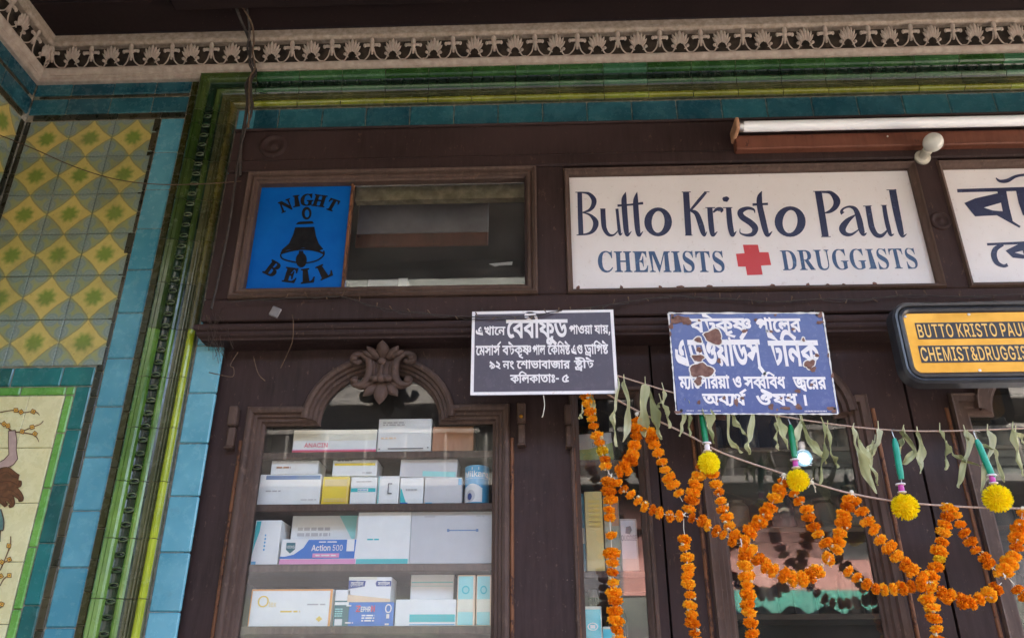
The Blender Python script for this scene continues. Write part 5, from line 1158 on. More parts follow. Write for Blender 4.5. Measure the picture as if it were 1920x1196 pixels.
letters(t, 'lettering', M['white_enamel'], [
 bl('এ খ া ে ন', 140, 372, 496, 368, 288), bl('ে ব ব ী ফ ু ড', 505, 400, 1248, 394, 218, 30), bl('প া ও য় া _ য া য় ,', 1262, 358, 1756, 352, 272),
 bl('ে ম স া স র্', 140, 612, 444, 608, 516), bl('ব ট ক ৃ ষ্ণ', 458, 608, 808, 602, 514), bl('প া ল', 822, 606, 978, 602, 512), bl('ে ক ি ম ষ্ট', 1004, 602, 1276, 598, 508), bl('এ ণ্ড', 1288, 600, 1424, 597, 506), bl('ড্র া ি গ ষ্ট', 1446, 596, 1734, 592, 502),
 bl('৯ ২', 305, 774, 440, 773, 696), bl('ন ং', 462, 774, 606, 773, 694), bl('ে শ া ভ া ব া জ া র', 632, 772, 1276, 770, 692, 28), bl('ষ্ট্র ী ট', 1322, 768, 1562, 764, 690),
 bl('ক ি ল ক া ত া ঃ -', 552, 944, 1140, 938, 862, 28), bl('৫', 1176, 936, 1262, 935, 856)], Yk)
b = MB()
for xx in (x0 + .03, x1 - .03): b.tube([(xx, YK + .004, z1 - .004), (xx, YK + .006, z1 + .012), (xx, -.088, z1 + .018)], .002, 6)
b.build('hanger', M['wire_dark'], t, 0)

# blue enamel sign
t, x0, x1, z0, z1 = plate('hanging_sign', 'chipped blue enamel sign with white Bengali lettering and brown rust patches', [(1255, 588), (1543, 586), (1572, 776), (1268, 775)], YK, .004, M['blue_enamel'])
Q = (1250, 580, 5.818); G = lambda x, y: (1250 + x / 5.818, 580 + y / 5.818)
letters(t, 'lettering', M['white_enamel'], [
 bl('ব ট ক ৃ ষ্ণ', 262, 246, 930, 240, 122, 34, None, G), bl('প া ে ল র', 984, 244, 1478, 240, 122, 32, None, G),
 bl('এ ড ও য় া ড র্ স ্', 104, 606, 1072, 600, 372, 34, None, G), bl('ট ি ন ক', 1138, 608, 1690, 604, 378, 34, None, G),
 bl('ম ্য া ে ল ি র য় া', 140, 858, 696, 854, 748, 34, None, G), bl('ও', 730, 854, 822, 853, 748, 34, None, G), bl('স ব্ব র্ ি ব ধ', 850, 856, 1306, 856, 750, 32, None, G), bl('জ্ব ে র র', 1392, 864, 1752, 864, 754, 34, None, G),
 bl('অ ব ্য থ র্', 396, 1040, 894, 1040, 936, 34, None, G), bl('ঔ ষ ধ', 986, 1044, 1440, 1040, 938, 34, None, G), bl('।', 1508, 1046, 1536, 1046, 946, 20, None, G)], Yk)
rust = [(515, 300, 102, 72, 1), (345, 332, 34, 34, 1), (355, 440, 30, 30, 0), (345, 530, 58, 42, 1), (378, 665, 116, 84, 1), (345, 780, 44, 44, 1), (570, 560, 24, 24, 0), (140, 112, 96, 46, 0), (222, 128, 42, 50, 0), (1672, 142, 40, 18, 0), (850, 236, 32, 18, 0),
        (1560, 596, 56, 48, 1), (1598, 652, 32, 30, 0), (1140, 1062, 24, 38, 0), (1300, 1076, 52, 18, 0), (1440, 1062, 36, 30, 0), (1790, 1078, 40, 22, 0), (1828, 1108, 26, 20, 0), (760, 1012, 20, 46, 0), (626, 964, 22, 18, 0), (826, 966, 26, 14, 0), (1432, 890, 30, 22, 0), (1640, 500, 24, 20, 0), (1492, 332, 16, 20, 1),
        (352, 1012, 20, 20, 0), (50, 180, 22, 40, 0), (42, 268, 12, 24, 0), (1250, 968, 18, 12, 0), (1330, 962, 20, 12, 0), (1580, 820, 20, 14, 0), (1380, 215, 22, 12, 0), (355, 120, 16, 12, 0), (1140, 240, 20, 14, 0), (970, 112, 18, 14, 0), (1186, 62, 16, 12, 0), (1764, 500, 10, 24, 0), (1810, 720, 14, 30, 0), (1206, 1094, 12, 12, 0), (560, 1000, 10, 14, 0),
        (120, 1120, 36, 18, 0), (1676, 60, 22, 34, 0), (60, 70, 16, 26, 0)]
b = MB(); rr = random.Random(2)
for k, (x, y, rx, ry, h) in enumerate(rust):
    if h: sheet(b, [blob(x, y, rx + 14, ry + 13, 22, .28, k)], Yk - .0004 - k * .00001, 1, Q)
    sheet(b, [blob(x, y, rx, ry, 22, .28, k)], Yk - .0009 - k * .00001, 0, Q)
ed = [(20, 42), (1704, 40), (1868, 1140), (106, 1138)]
for i in range(4):        # worn rim
    a, c = ed[i], ed[(i + 1) % 4]; st = []
    for k in range(40):
        f = k / 39; st.append((a[0] + (c[0] - a[0]) * f, a[1] + (c[1] - a[1]) * f, rr.uniform(5, 22)))
    sheet(b, [ribbon(st, 1)], Yk - .0002, 1, Q)
b.build('rust_patches', [M['rust'], M['chip_white']], t, 0)
b = MB(); rr2 = random.Random(4)
def tiny(xa, xb, y, h, n):
    for k in range(n):
        x = xa + (xb - xa) * k / n
        sheet(b, [[(x, y), (x + (xb - xa) / n * rr2.uniform(.4, .75), y), (x + (xb - xa) / n * .6, y + h), (x, y + h)]], Yk, 0, Q)
tiny(220, 300, 1098, 11, 5); tiny(340, 450, 1098, 11, 7); tiny(474, 596, 1100, 11, 8); tiny(1506, 1750, 1102, 14, 15)
b.build('maker_line', M['white_enamel'], t, 0)
b = MB()
for xx, zz_ in ((x0 + .012, z1 - .012), (x1 - .016, z1 - .010), (x0 + .012, z0 + .012), (x1 - .012, z0 + .012)): b.ball((xx, Yk - .001, zz_), (.004, .0025, .004), 8, 6)
for xx in (x0 + .006, x1 - .020): b.tube([(xx, YK + .004, z1 - .006), (xx, YK + .002, z1 + .010), (xx, -.086, z1 + .016)], .002, 6)
b.build('fixings', M['wire_dark'], t, 50)

# brass plate in its black frame
YG = -.145
q = [XZ(1668, 573, YG), XZ(1692, 722, YG)]
gx0 = (q[0][0] + q[1][0]) / 2; gz1 = q[0][1]; gz0 = q[1][1]; gx1 = gx0 + .512
t = thing('brass_plate', 'shiny brass name plate in a thick black round-cornered frame, at the right', 'sign', (gx0 + .25, YG, gz0))
def rrect(x0, x1, z0, z1, r, n=6):
    p = []
    for cx, cz, a0 in ((x1 - r, z1 - r, 0), (x0 + r, z1 - r, 90), (x0 + r, z0 + r, 180), (x1 - r, z0 + r, 270)):
        p += [(cx + r * math.cos(R(a0 + 90 * i / n)), cz + r * math.sin(R(a0 + 90 * i / n))) for i in range(n + 1)]
    return p
o = rrect(gx0 + .033, gx1 - .033, gz0 + .032, gz1 - .026, .022)
b = MB(); b.sweep(o[::-1], [(-.004, YG - .002), (0, YG - .010), (.006, YG - .016), (.013, YG - .012), (.015, YG - .007), (.018, YG - .014), (.025, YG - .016), (.031, YG - .008), (.033, YG + .03)], fxz, closed=True)
b.build('frame', M['black_frame'], t, 40)
b = MB(); slab(b, [offset(o, -.003)], YG - .004, YG + .03); b.build('plate', M['brass'], t, 20)
H3 = (1280, 400, 2.99); Yg = YG - .0048
g = lambda x, y: XZ(1280 + x / 2.99, 400 + y / 2.99, Yg)
def band(zx, za, zb):
    (xa, z1_), (_, z0_) = g(zx, za), g(zx, zb)
    return [(xa, z0_), (gx1 - .062, z0_), (gx1 - .062, z1_), (xa, z1_)], z0_, z1_
b = MB(); c1, a0, a1 = band(1300, 614, 706); c2, b0_, b1_ = band(1318, 742, 838)
sheet(b, [c1], Yg); sheet(b, [c2], Yg); b.build('dark_bands', M['sign_black'], t, 0)
xa = g(1316, 650)[0]
letters(t, 'lettering', M['brass_letter'], [text(FONT_SANS, 'BUTTO KRISTO PAUL', xa, P(1921, 600, Yg).x, a0 + .006, a1 - a0 - .012, 14, 727, 70), text(FONT_SANS, 'CHEMIST&DRUGGIST', g(1338, 800)[0], P(1938, 660, Yg).x, b0_ + .006, b1_ - b0_ - .012, 14, 727, 60)], Yg - .0006)
b = MB()
for x, y in ((1248, 578), (1264, 730), (1296, 882), (1604, 566), (1666, 880)):
    sx, sz = g(x, y); b.lathe((sx, YG - .004, sz), [(.0042, 0), (.0042, .0014), (.003, .002), (.0006, .002)], 12, Euler((R(90), 0, 0)))
b.build('screws', M['steel'], t, 40)

# ------------------------------------------------------------------ lamps
t = thing('tube_light', 'unlit white fluorescent tube on a reddish wooden batten, above the boards', 'lamp', (1.26, -.1, 3.25))
YT = -.115; (tx0, tz), (_, tz2) = XZ(1385, 239, YT), XZ(1900, 226, YT)
tz = (tz + tz2) / 2
b = MB(); b.tube([(tx0 + .014, YT, tz), (tx0 + 1.17, YT, tz)], .0185, 24); b.build('tube', M['tube_white'], t, 40)
for s in (0, 1):
    xa = tx0 if s == 0 else tx0 + 1.17
    b = MB(); b.tube([(xa, YT, tz), (xa + .014, YT, tz)], .0188, 24); b.build('end_cap', M['steel'], t, 40)
for s in (0, 1):
    b = MB()
    xa = tx0 - .014 if s == 0 else tx0 + 1.186
    b.box(xa, xa + .012, -.14, -.052, tz - .024, tz + .022, .003)
    b.build('lamp_holder', M['holder'], t)
b = MB(); zb0, zb1 = XZ(1400, 279, -.085)[1], XZ(1400, 253, -.085)[1]
b.box(tx0 - .008, tx0 + 1.2, -.085, -.052, zb0, zb1, .004); b.build('batten', M['red_wood'], t)
b = MB()
b.ball(tuple(P(1664, 256, -.086)), .0035, 8, 6); b.build('nail', M['steel'], t, 50)
t = thing('globe_bulb', 'round milky bulb in a small holder sticking out below the tube', 'lamp', tuple(P(1737, 284, -.07)))
p0 = P(1737, 285, -.085); b = MB()
b.lathe((p0.x, -.05, p0.z), [(.026, 0), (.026, .008), (.015, .012), (.0138, .03), (.0158, .032), (.0158, .046), (.012, .048)], 20, Euler((R(90), 0, 0)))
b.build('holder', M['holder_cream'], t, 40)
b = MB()
pr = [(.012, .0), (.014, .012)] + [(.0312 * math.sin(a), .043 - .0312 * math.cos(a)) for a in [R(30 + 150 * i / 12) for i in range(13)]]
b.lathe((p0.x, -.092, p0.z), [(max(r, .0004), z) for r, z in pr], 24, Euler((R(90), 0, 0))); b.build('bulb', M['bulb_milk'], t, 60)

# lit lamp inside the shop
yl = .62; pl = P(1506, 858, yl)
t = thing('shop_lamp', 'small glaring white lamp burning inside, seen through the door glass', 'lamp', tuple(pl))
b = MB(); b.ball(pl, (.031, .031, .031), 24, 16); b.build('halo_globe', M['lamp_halo'], t, 60)  # glowing shell round the core, shaped as its soft halo
b = MB(); b.ball(pl, (.017, .017, .018), 20, 14); b.build('glowing_core', M['lamp_glow'], t, 60)
b = MB(); b.lathe((pl.x, pl.y, pl.z + .028), [(.012, 0), (.014, .012), (.013, .03), (.004, .034)], 16); b.tube([(pl.x, pl.y, pl.z + .055), (pl.x, pl.y, 3.6)], .003, 6); b.build('cap', M['wire_dark'], t, 40)
ll = bpy.data.lights.new('shop_lamp_light', 'POINT'); ll.energy = .5; ll.shadow_soft_size = .02; ll.color = (.85, .94, 1)
lo = bpy.data.objects.new('shop_lamp_light', ll); COL.objects.link(lo); lo.location = pl + Vector((0, -.04, -.02))

# ------------------------------------------------------------------ wires
def wire(name, label, cat_, px, Y, r, mat, n=5):
    pts = cat([P(p[0], p[1], p[2] if len(p) > 2 else Y) for p in px], n)
    b = MB(); b.tube(pts, r, 7)
    return tag(b.build(name, mat, smooth=60), label, cat_), pts
wire('wire_bundle', 'thick brown wire bundle dropping from the ceiling across the cornice', 'wire', [(438, 2, -.19), (452, 40, -.16), (464, 66, -.10), (470, 90, -.085), (468, 118, -.075), (474, 136, -.06), (462, 160, -.075), (464, 190, -.085), (460, 225, -.075), (452, 270, -.07), (450, 330, -.065)], 0, .0055, M['wire_dark'])
wire('electric_cable', 'pale brown cable hanging beside the dark wire bundle at the corner', 'wire', [(446, 2, -.19), (470, 40, -.165), (476, 70, -.11), (474, 100, -.09), (478, 128, -.07), (468, 150, -.08), (467, 200, -.09), (466, 240, -.08)], 0, .0032, M['wire_brown'])
wire('old_cable', 'thin black cable twisting down with the bundle over the green moulding', 'wire', [(462, 10, -.185), (468, 60, -.12), (464, 92, -.09), (474, 120, -.078), (480, 134, -.062), (470, 158, -.08), (472, 210, -.085), (458, 250, -.075), (447, 300, -.07), (430, 420, -.07), (410, 520, -.07), (396, 580, -.08)], 0, .004, M['wire_dark'])
wire('slack_string', 'thin brown string drooping across the yellow patterned tiles to the woodwork', 'string', [(-20, 246, -.12), (60, 278, -.10), (140, 313, -.085), (220, 337, -.075), (300, 346, -.07), (380, 345, -.07), (452, 340, -.066)], 0, .0017, M['wire_brown'])
o, pts = wire('light_string', 'dark string of tiny dead fairy lights along the beam above the hanging signs', 'fairy lights', [(425, 566, -.07), (520, 560, -.068), (590, 558, -.066), (641, 556, -.066), (696, 573, -.07), (747, 583, -.09), (808, 589, -.11), (883, 594, -.128), (940, 594, -.129), (1000, 592, -.129), (1040, 584, -.128), (1080, 580, -.10), (1150, 570, -.07), (1200, 562, -.065), (1270, 555, -.063), (1350, 560, -.063), (1400, 562, -.063), (1450, 566, -.063), (1540, 560, -.063), (1620, 561, -.063), (1700, 553, -.063), (1800, 556, -.063), (1900, 552, -.063), (1960, 552, -.063)], 0, .0016, M['wire_dark'])
rl = random.Random(6)
for k in range(6, len(pts), 3):
    b = MB()
    p = pts[k]; d = Vector((rl.uniform(-.012, .012), rl.uniform(-.008, -.002), rl.choice((-1, 1)) * rl.uniform(.008, .018)))
    b.tube([p, p + d * .6], .0012, 5); b.tube([p + d * .5, p + d], .0020, 6)
    b.build('tiny_bulb', M['wire_brown'], o, 0)
b = MB()
for k in range(2, len(pts) - 4, 1):
    p = pts[k] + Vector((0, .0005, rl.uniform(-.003, .003)))
    if k % 3 == 0: q2 = pts[k + 3] + Vector((0, .0005, rl.uniform(-.006, .004))); b.tube([p, (p + q2) / 2 + Vector((0, 0, rl.uniform(-.008, .003))), q2], .0011, 5)
b.build('twisted_strand', M['wire_dark'], o, 0)
ws = [('a thin wire end dangling by the arched case below the grey tag', [(548, 590, -.07), (550, 606, -.085), (548, 640, -.05), (538, 665, -.01), (526, 690, .015)]), ('bent dark wire end sticking out under the beam near the corner', [(475, 668, .02), (484, 700, .005), (497, 714, .01)]),
      ('pale curled wire end at the edge of the woodwork below the corner', [(392, 698, -.04), (410, 702, -.05), (436, 706, -.05), (438, 690, -.03), (432, 684, -.02), (446, 660, .0)])]
for l, p in ws: wire('loose_wire', l, 'wire', p, 0, .0016, M['wire_brown'])
wire('loose_thread', 'single thread hanging from the lower edge of the black sign', 'thread', [(1019, 741, -.118), (1021, 760, -.12), (1018, 778, -.12), (1016, 782, -.12)], 0, .0012, M['thread'])
b = MB()      # dusty cobweb tangle at the corner of the beam
rl = random.Random(12)
for k in range(45):
    a = Vector((rl.uniform(386, 428), rl.uniform(575, 640), 0)); c = a + Vector((rl.uniform(-14, 24), rl.uniform(10, 60), 0)); m_ = (a + c) / 2 + Vector((rl.uniform(-12, 12), rl.uniform(-6, 14), 0))
    b.tube([P(a.x, a.y, rl.uniform(-.085, -.05)), P(m_.x, m_.y, rl.uniform(-.07, -.02)), P(c.x, c.y, rl.uniform(-.05, .0))], .0007, 4)
tag(b.build('cobweb', M['fuzz'], smooth=0), 'dusty brown cobweb tangle at the left end of the beam', 'cobweb', kind='stuff')
p = P(516, 585, -.088); b = MB(); b.box(p.x - .016, p.x + .016, p.y - .003, p.y + .003, p.z - .016, p.z + .016, .003)
o = b.build('plastic_tag', M['tag_plastic'], loc=tuple(p)); o.rotation_euler = (.1, .42, 0)
tag(o, 'small grey plastic tag tilted on the beam under the bell window', 'tag')

# ------------------------------------------------------------------ goods in the display cases
YC = .097
def carton(name, label, rect, shelf=None, base='white', depth=.09, Y=YC, prints=(), words=(), tilt=0, group='medicine cartons in the display cases', cat_='carton', edge=None):
    """a carton whose front stands at depth Y; rect = left, top, right, bottom on the photo; prints = (colour, outline in 0..1 of the face)"""
    l, tp, r_, bt = rect
    xa = (P(l, tp, Y).x + P(l, bt, Y).x) / 2; xb = (P(r_, tp, Y).x + P(r_, bt, Y).x) / 2
    zt = (P(l, tp, Y).z + P(r_, tp, Y).z) / 2
    z0 = shelf if shelf is not None else (P(l, bt, Y).z + P(r_, bt, Y).z) / 2
    w, h = xb - xa, zt - z0
    t = thing(name, label, cat_, (xa, Y, z0), group)
    b = MB(); b.box(xa, xb, Y, Y + depth, z0, zt, .0012)
    b.box(xa + .001, xb - .001, Y - .0004, Y + .02, zt - h * .12, zt - h * .118 + .0004)      # flap line
    b.build('carton_body', card(edge or base, (.8, .8, .8)) if ('card_' + (edge or base)) not in MAT else MAT['card_' + (edge or base)], t, 0)
    by = {}
    F = lambda x, y: (xa + x * w, z0 + y * h)
    k = 0; b = MB(); mats = []
    def mi(c):
        m_ = MAT['card_' + c]
        if m_ not in mats: mats.append(m_)
        return mats.index(m_)
    for c, poly in prints:
        k += 1
        if poly and not hasattr(poly[0], '__len__'):      # x0, y0, x1, y1
            p = [(poly[0], poly[1]), (poly[2], poly[1]), (poly[2], poly[3]), (poly[0], poly[3])]
        else: p = poly
        sheet(b, [ccw([F(*q) for q in p])], Y - .0006 - .0002 * k, mi(c))
    for c, font, s, x0, y0, x1, y1, *bold in words:
        k += 1
        q0, q1 = F(x0, y0), F(x1, y1)
        sheet(b, text(font, s, q0[0], q1[0], q0[1], q1[1] - q0[1], bold[0] if bold else 12, 727 if font is FONT_SANS else 600), Y - .0008 - .0002 * k, mi(c))
    if b.f: b.build('print', mats, t, 0)
    if tilt: t.rotation_euler = (0, R(tilt), 0)
    return t
def rows(c, x0, x1, y0, y1, n, seed=1):
    """small print too fine to read: broken rules"""
    rr = random.Random(seed); out = []
    for i in range(n):
        y = y1 - (y1 - y0) * (i + .5) / n; hh = (y1 - y0) / n * .28; x = x0
        while x < x1:
            x2 = min(x1, x + rr.uniform(.03, .12) * 1.2); out.append((c, (x, y - hh, x2, y + hh))); x = x2 + .02
    return out
SHA, SHB, SHC, SHD = SH
L_ = carton
L_('carton', 'long cream carton with red lower edge reading ANACIN on the top shelf', (550, 806, 706, 846), SHA, 'white', prints=[('red', (0, 0, 1, .13)), ('pink', (0, .13, 1, .17)), ('cream', (0, .55, 1, 1))], words=[('red', FONT_SANS, 'ANACIN', .14, .26, .42, .44)])
L_('carton', 'tall white carton with faint print, right of the red-edged one on the top shelf', (709, 785, 809, 844), SHA, 'white', prints=rows('faint', .08, .5, .78, .92, 2, 3) + [('ink', (.2, .10, .86, .13))] + rows('peach', .06, .34, .38, .46, 1, 4) + [('ink', (.03, .09, .06, .12)), ('ink', (.93, .12, .96, .15))])
L_('carton', 'plain orange brown kraft carton at the right end of the top shelf', (811, 799, 888, 843), SHA, 'kraft')
b_low = P(500, 889, YC).z
L_('carton', 'white carton with brownish print stacked on the blue-striped carton', (509, 857, 597, 887), b_low, 'white', prints=rows('faint', .1, .85, .70, .82, 1, 5) + rows('kraft', .12, .42, .30, .48, 1, 6), edge='white')
L_('carton', 'white carton with a thin yellow band stacked above the yellow carton', (624, 857, 707, 889), P(650, 892, YC).z, 'white', prints=[('yellow', (.04, .55, .96, .68))] + rows('ink', .1, .46, .76, .9, 1, 7) + rows('faint', .68, .9, .12, .2, 1, 8))
L_('carton', 'pale grey carton lying slightly tilted on top of the second row', (750, 853, 857, 891), P(800, 893, YC).z, 'grey', prints=[('aqua', (.4, .06, .98, .3))], tilt=2.2)
L_('carton', 'white carton with a slate blue top stripe at the left of the second shelf', (485, 889, 601, 945), SHB, 'white', prints=[('slate', (.10, .83, .98, .96))] + rows('faint', .12, .36, .42, .5, 1, 9) + rows('faint', .7, .95, .15, .2, 1, 10))
L_('carton', 'small bright yellow carton on the second shelf', (604, 893, 654, 945), SHB, 'yellow', prints=[('straw', (.08, .66, .92, .90))] + rows('straw', .1, .9, .1, .25, 2, 11) + [('gold', (.92, .02, .99, .98))])
L_('carton', 'small white carton with a teal bar, right of the yellow one', (657, 894, 706, 945), SHB, 'white', prints=[('teal', (.02, .46, .96, .6)), ('white', (.28, .48, .68, .58))] + rows('sky', .3, .66, .5, .56, 1, 12) + rows('faint', .2, .8, .8, .86, 1, 15))
L_('carton', 'white carton with a green dashed edge in the middle of the second shelf', (708, 892, 748, 943), SHB, 'white', prints=[('teal', (.02, .07 * i, .08, .07 * i + .045)) for i in range(14)] + [('ink', (.48, .36, .68, .40)), ('ink', (.48, .36, .53, .74)), ('ink', (.48, .70, .68, .74))])
L_('carton', 'white carton with a teal swoosh in its lower left corner on the second shelf', (750, 895, 794, 944), SHB, 'white', prints=[('teal', [(.02, .1), (.3, .04), (.2, .25), (.08, .55), (.02, .6)]), ('blue', (.02, .0, .35, .08))] + rows('faint', .25, .75, .48, .6, 1, 13))
L_('carton', 'grey white carton with blue corner marks beside the blue tin', (796, 895, 866, 944), SHB, 'grey', prints=[('sky', (.90, .72, .99, .99)), ('sky', (.03, 0, .22, .07)), ('white', (0, .96, 1, 1))])
# third shelf
L_('carton', 'narrow white carton with a turquoise wave down its left side on the third shelf', (475, 975, 524, 1054), SHC, 'white', prints=[('teal', [(.05, .98), (.22, .98), (.2, .75), (.1, .5), (.02, .25), (.02, .8)]), ('sky', (.02, 0, .2, .08))] + rows('sky', .42, .48, .3, .7, 5, 14))
L_('carton', 'white carton with a pale turquoise corner standing behind the Action 500 carton', (545, 957, 669, 1051), SHC, 'white', Y=YC + .045, prints=[('aqua', [(.68, .98), (.99, .99), (.97, .40)])] + rows('faint', .1, .6, .52, .72, 2, 16))
L_('carton', 'blue and white carton with a pink base reading Action 500', (526, 1010, 668, 1054), SHC, 'white', depth=.04, prints=[('blue', [(.0, .24), (.98, .24), (.99, .97), (.36, .97), (.30, .66), (.18, .40), (.06, .32), (0, .33)]), ('pink', (.0, 0, 1, .22)), ('white', (.87, .52, .97, .98)), ('deepteal', [(.07, .86), (.19, .86), (.19, .60), (.13, .44), (.07, .60)]), ('pink', (.43, .28, .78, .44))] + rows('white', .5, .74, .84, .92, 1, 17) + rows('white', .47, .74, .32, .40, 1, 18),
   words=[('white', FONT_SANS, 'Action', .41, .54, .66, .76, 22), ('white', FONT_SANS, '500', .69, .54, .82, .76, 4), ('white', FONT_SANS, 'VICKS', .075, .64, .185, .74, 14)])
L_('carton', 'square white carton with a turquoise bottom band, middle of the third shelf', (669, 958, 769, 1055), SHC, 'white', prints=[('teal', (.02, .0, .98, .105))] + rows('teal', .2, .42, .44, .49, 1, 19))
L_('carton', 'large pale grey carton with a thin blue line at the right of the third shelf', (770, 952, 923, 1054), SHC, 'grey', prints=[('slate', (.46, .585, .82, .605)), ('slate', (.445, .57, .475, .62)), ('slate', (.80, .57, .83, .62))] + rows('faint', .16, .3, .82, .87, 1, 20) + rows('faint', .8, .9, .83, .87, 1, 21))
# fourth shelf
L_('carton', 'long white carton with orange edges and a gold O', (469, 1104, 622, 1169), SHD, 'white', edge='white', prints=[('orange', (0, .955, 1, 1)), ('orange', (.97, 0, 1, .98)), ('orange', (0, 0, .012, 1)), ('gold', [(.82, .2), (.86, .12), (.9, .2), (.86, .28)])] + rows('gold', .38, .62, .36, .44, 1, 22) + rows('faint', .7, .92, .55, .62, 1, 23), words=[('gold', FONT_SANS, 'O', .09, .52, .225, .82, 0), ('gold', FONT_SANS, 'tex', .23, .52, .32, .68, -8)])
L_('carton', 'small dark teal carton half hidden between the orange-edged and blue cartons', (627, 1105, 655, 1168), SHD, 'white', prints=[('deepteal', (0, 0, 1, .70)), ('white', (.1, .03, .6, .2)), ('white', (.02, .58, .95, .66))] + rows('aqua', .08, .6, .25, .5, 4, 24))
L_('carton', 'white and tan carton with navy labels stacked on the blue carton', (653, 1081, 733, 1128), P(690, 1128, YC).z, 'white', prints=[('navy', [(0, .52), (.38, .62), (.40, .84), (0, .86)]), ('navy', [(.66, .62), (1, .62), (1, .84), (.66, .84), (.63, .73)]), ('peach', [(0, 0), (1, 0), (1, .12), (0, .3)]), ('cream', (.0, .9, .66, 1))], words=[('white', FONT_BN, 'ে স ন ি ফ ল', .05, .62, .35, .78, 10), ('white', FONT_BN, 'স ন ি ফ ল', .69, .64, .97, .78, 10)])
L_('carton', 'bright blue carton with red and white letters on the lowest shelf', (645, 1128, 738, 1170), SHD, 'blue', prints=rows('white', .36, .62, .18, .5, 3, 25) + rows('white', .04, .2, .1, .2, 1, 26) + rows('white', .04, .14, .8, .9, 1, 27) + [('white', (.84, .05, .92, .12)), ('white', (.86, .32, .92, .5))], words=[('red', FONT_SANS, 'Z', .24, .6, .33, .84, 30), ('white', FONT_SANS, 'EPHR', .34, .6, .54, .80, 30), ('red', FONT_SANS, 'N', .55, .6, .62, .84, 30), ('white', FONT_SANS, 'O', .83, .55, .96, .9, 10)])
L_('carton', 'white carton with two thin teal lines standing behind the wide teal-banded carton', (770, 1072, 851, 1125), SHD, 'white', Y=YC + .05, prints=[('aqua', (.02, .80, .98, .825)), ('aqua', (.02, .74, .98, .75))])
L_('carton', 'wide white carton with a thick teal band on the lowest shelf', (741, 1123, 855, 1169), SHD, 'white', depth=.045, prints=[('teal', (.24, .16, .985, .44)), ('sky', (.24, .04, .985, .075))])
for l, r_, lab in ((857, 891, 'left one of two tall narrow turquoise and cream cartons at the shelf end'), (893, 922, 'right one of two tall narrow turquoise and cream cartons, against the case side')):
    L_('carton', lab, (l, 1077, r_, 1168), SHD, 'peach', depth=.06, prints=[('aqua', (.06, .52, .88, .97)), ('aqua', (.06, .02, .88, .27)), ('cream', (.06, .27, .88, .52)), ('teal', [(.47 + .22 * math.cos(a), .70 + .085 * math.sin(a)) for a in [i * .52 for i in range(12)]]), ('aqua', [(.47 + .15 * math.cos(a), .70 + .058 * math.sin(a)) for a in [i * .52 for i in range(12)]])])
# the tin
xm = (P(869, 905, YC).x + P(916, 905, YC).x) / 2; rd = (P(916, 905, YC).x - P(869, 905, YC).x) / 2; zt = P(892, 871, YC).z; yc = YC + rd
t = thing('milk_tin', 'round blue and white tin reading Milkana at the right of the second shelf', 'tin', (xm, yc, SHB))
hh = zt - SHB
b = MB(); b.lathe((xm, yc, SHB), [(rd * .98, 0), (rd, .002), (rd * .985, .004), (rd * .985, hh - .004), (rd, hh - .002), (rd * .97, hh), (rd * .93, hh - .003), (.001, hh - .003)], 32); b.build('tin_body', M['card_sky'], t, 40)
b = MB(); mats = [M['card_white'], M['card_blue'], M['card_grey'], M['card_navy']]
def wrap(cons, lift, mi):
    """printed on the round side: u = -1..1 across the front, v = 0..1 up"""
    V, T_ = fill(cons)
    b.add([(xm + (rd * .985 + lift) * math.sin(u * 1.5), yc - (rd * .985 + lift) * math.cos(u * 1.5), SHB + v * hh) for u, v in V], T_, mi)
def dense(p, n=6): return [tuple(Vector(p[i]).lerp(Vector(p[(i + 1) % len(p)]), k / n)) for i in range(len(p)) for k in range(n)]
for i in range(12):
    wrap([dense([(-.85 + i * .1, .06), (-.75 + i * .1, .06), (-.75 + i * .1, .40 + .12 * math.sin((i + .5) / 12 * 3.14)), (-.85 + i * .1, .40 + .12 * math.sin(i / 12 * 3.14))], 2)], .0004, 0)
wrap([ring(-.3, .22, .26, .15, 20)], .0008, 2); wrap([ring(-.34, .20, .13, .09, 16)], .0012, 3)
for i in range(8): wrap([[(-.72 + i * .19, .66), (-.72 + i * .19 + .15, .66), (-.72 + i * .19 + .15, .665), (-.72 + i * .19, .665)]], .0004, 0)
for c in [text(FONT_SANS, 'Milkana', -.72, .78, .70, .15, 16, 727)]: wrap([dense(k, 1) for k in c], .0006, 0)
wrap([[(-.25, .88), (.15, .88), (.15, .95), (-.25, .95)]], .0004, 0)
b.build('tin_label', mats, t, 0)
# narrow case
L_('carton', 'pale card with an olive green lower half at the top of the narrow case', (1085, 814, 1150, 862), 2.246, 'shade', depth=.05, prints=[('lime', (0, 0, 1, .42)), ('lime', [(.3, .42), (1, .42), (1, .62)])], words=[('ink', FONT_SANS, 'Dulc', .42, .5, .7, .66)], tilt=-3)
L_('carton', 'tall straw yellow carton standing in the narrow case behind the marigolds', (1098, 921, 1131, 1063), 1.925, 'straw', depth=.06, prints=rows('gold', .2, .85, .55, .9, 6, 31))
L_('carton', 'dark teal carton edge at the far left of the narrow case', (1082, 925, 1097, 1062), 1.925, 'deepteal', depth=.05, prints=[('olive', (.2, .35, .9, .55))])
L_('carton', 'drab olive carton between the straw yellow and the grey one in the narrow case', (1133, 930, 1163, 1064), 1.925, 'olive', depth=.06, Y=YC + .01, prints=[('kraft', (.5, .6, .95, .95))])
L_('carton', 'grey carton with small dark lettering at the right of the narrow case', (1164, 972, 1196, 1066), 1.925, 'shade', depth=.06, prints=[('grey', (.05, .24, .9, .96)), ('ink', [(.3, .72), (.55, .70), (.7, .78), (.62, .86), (.35, .84)])], words=[('ink', FONT_SANS, 'OUCOSE', .04, .58, .95, .68, 10)])
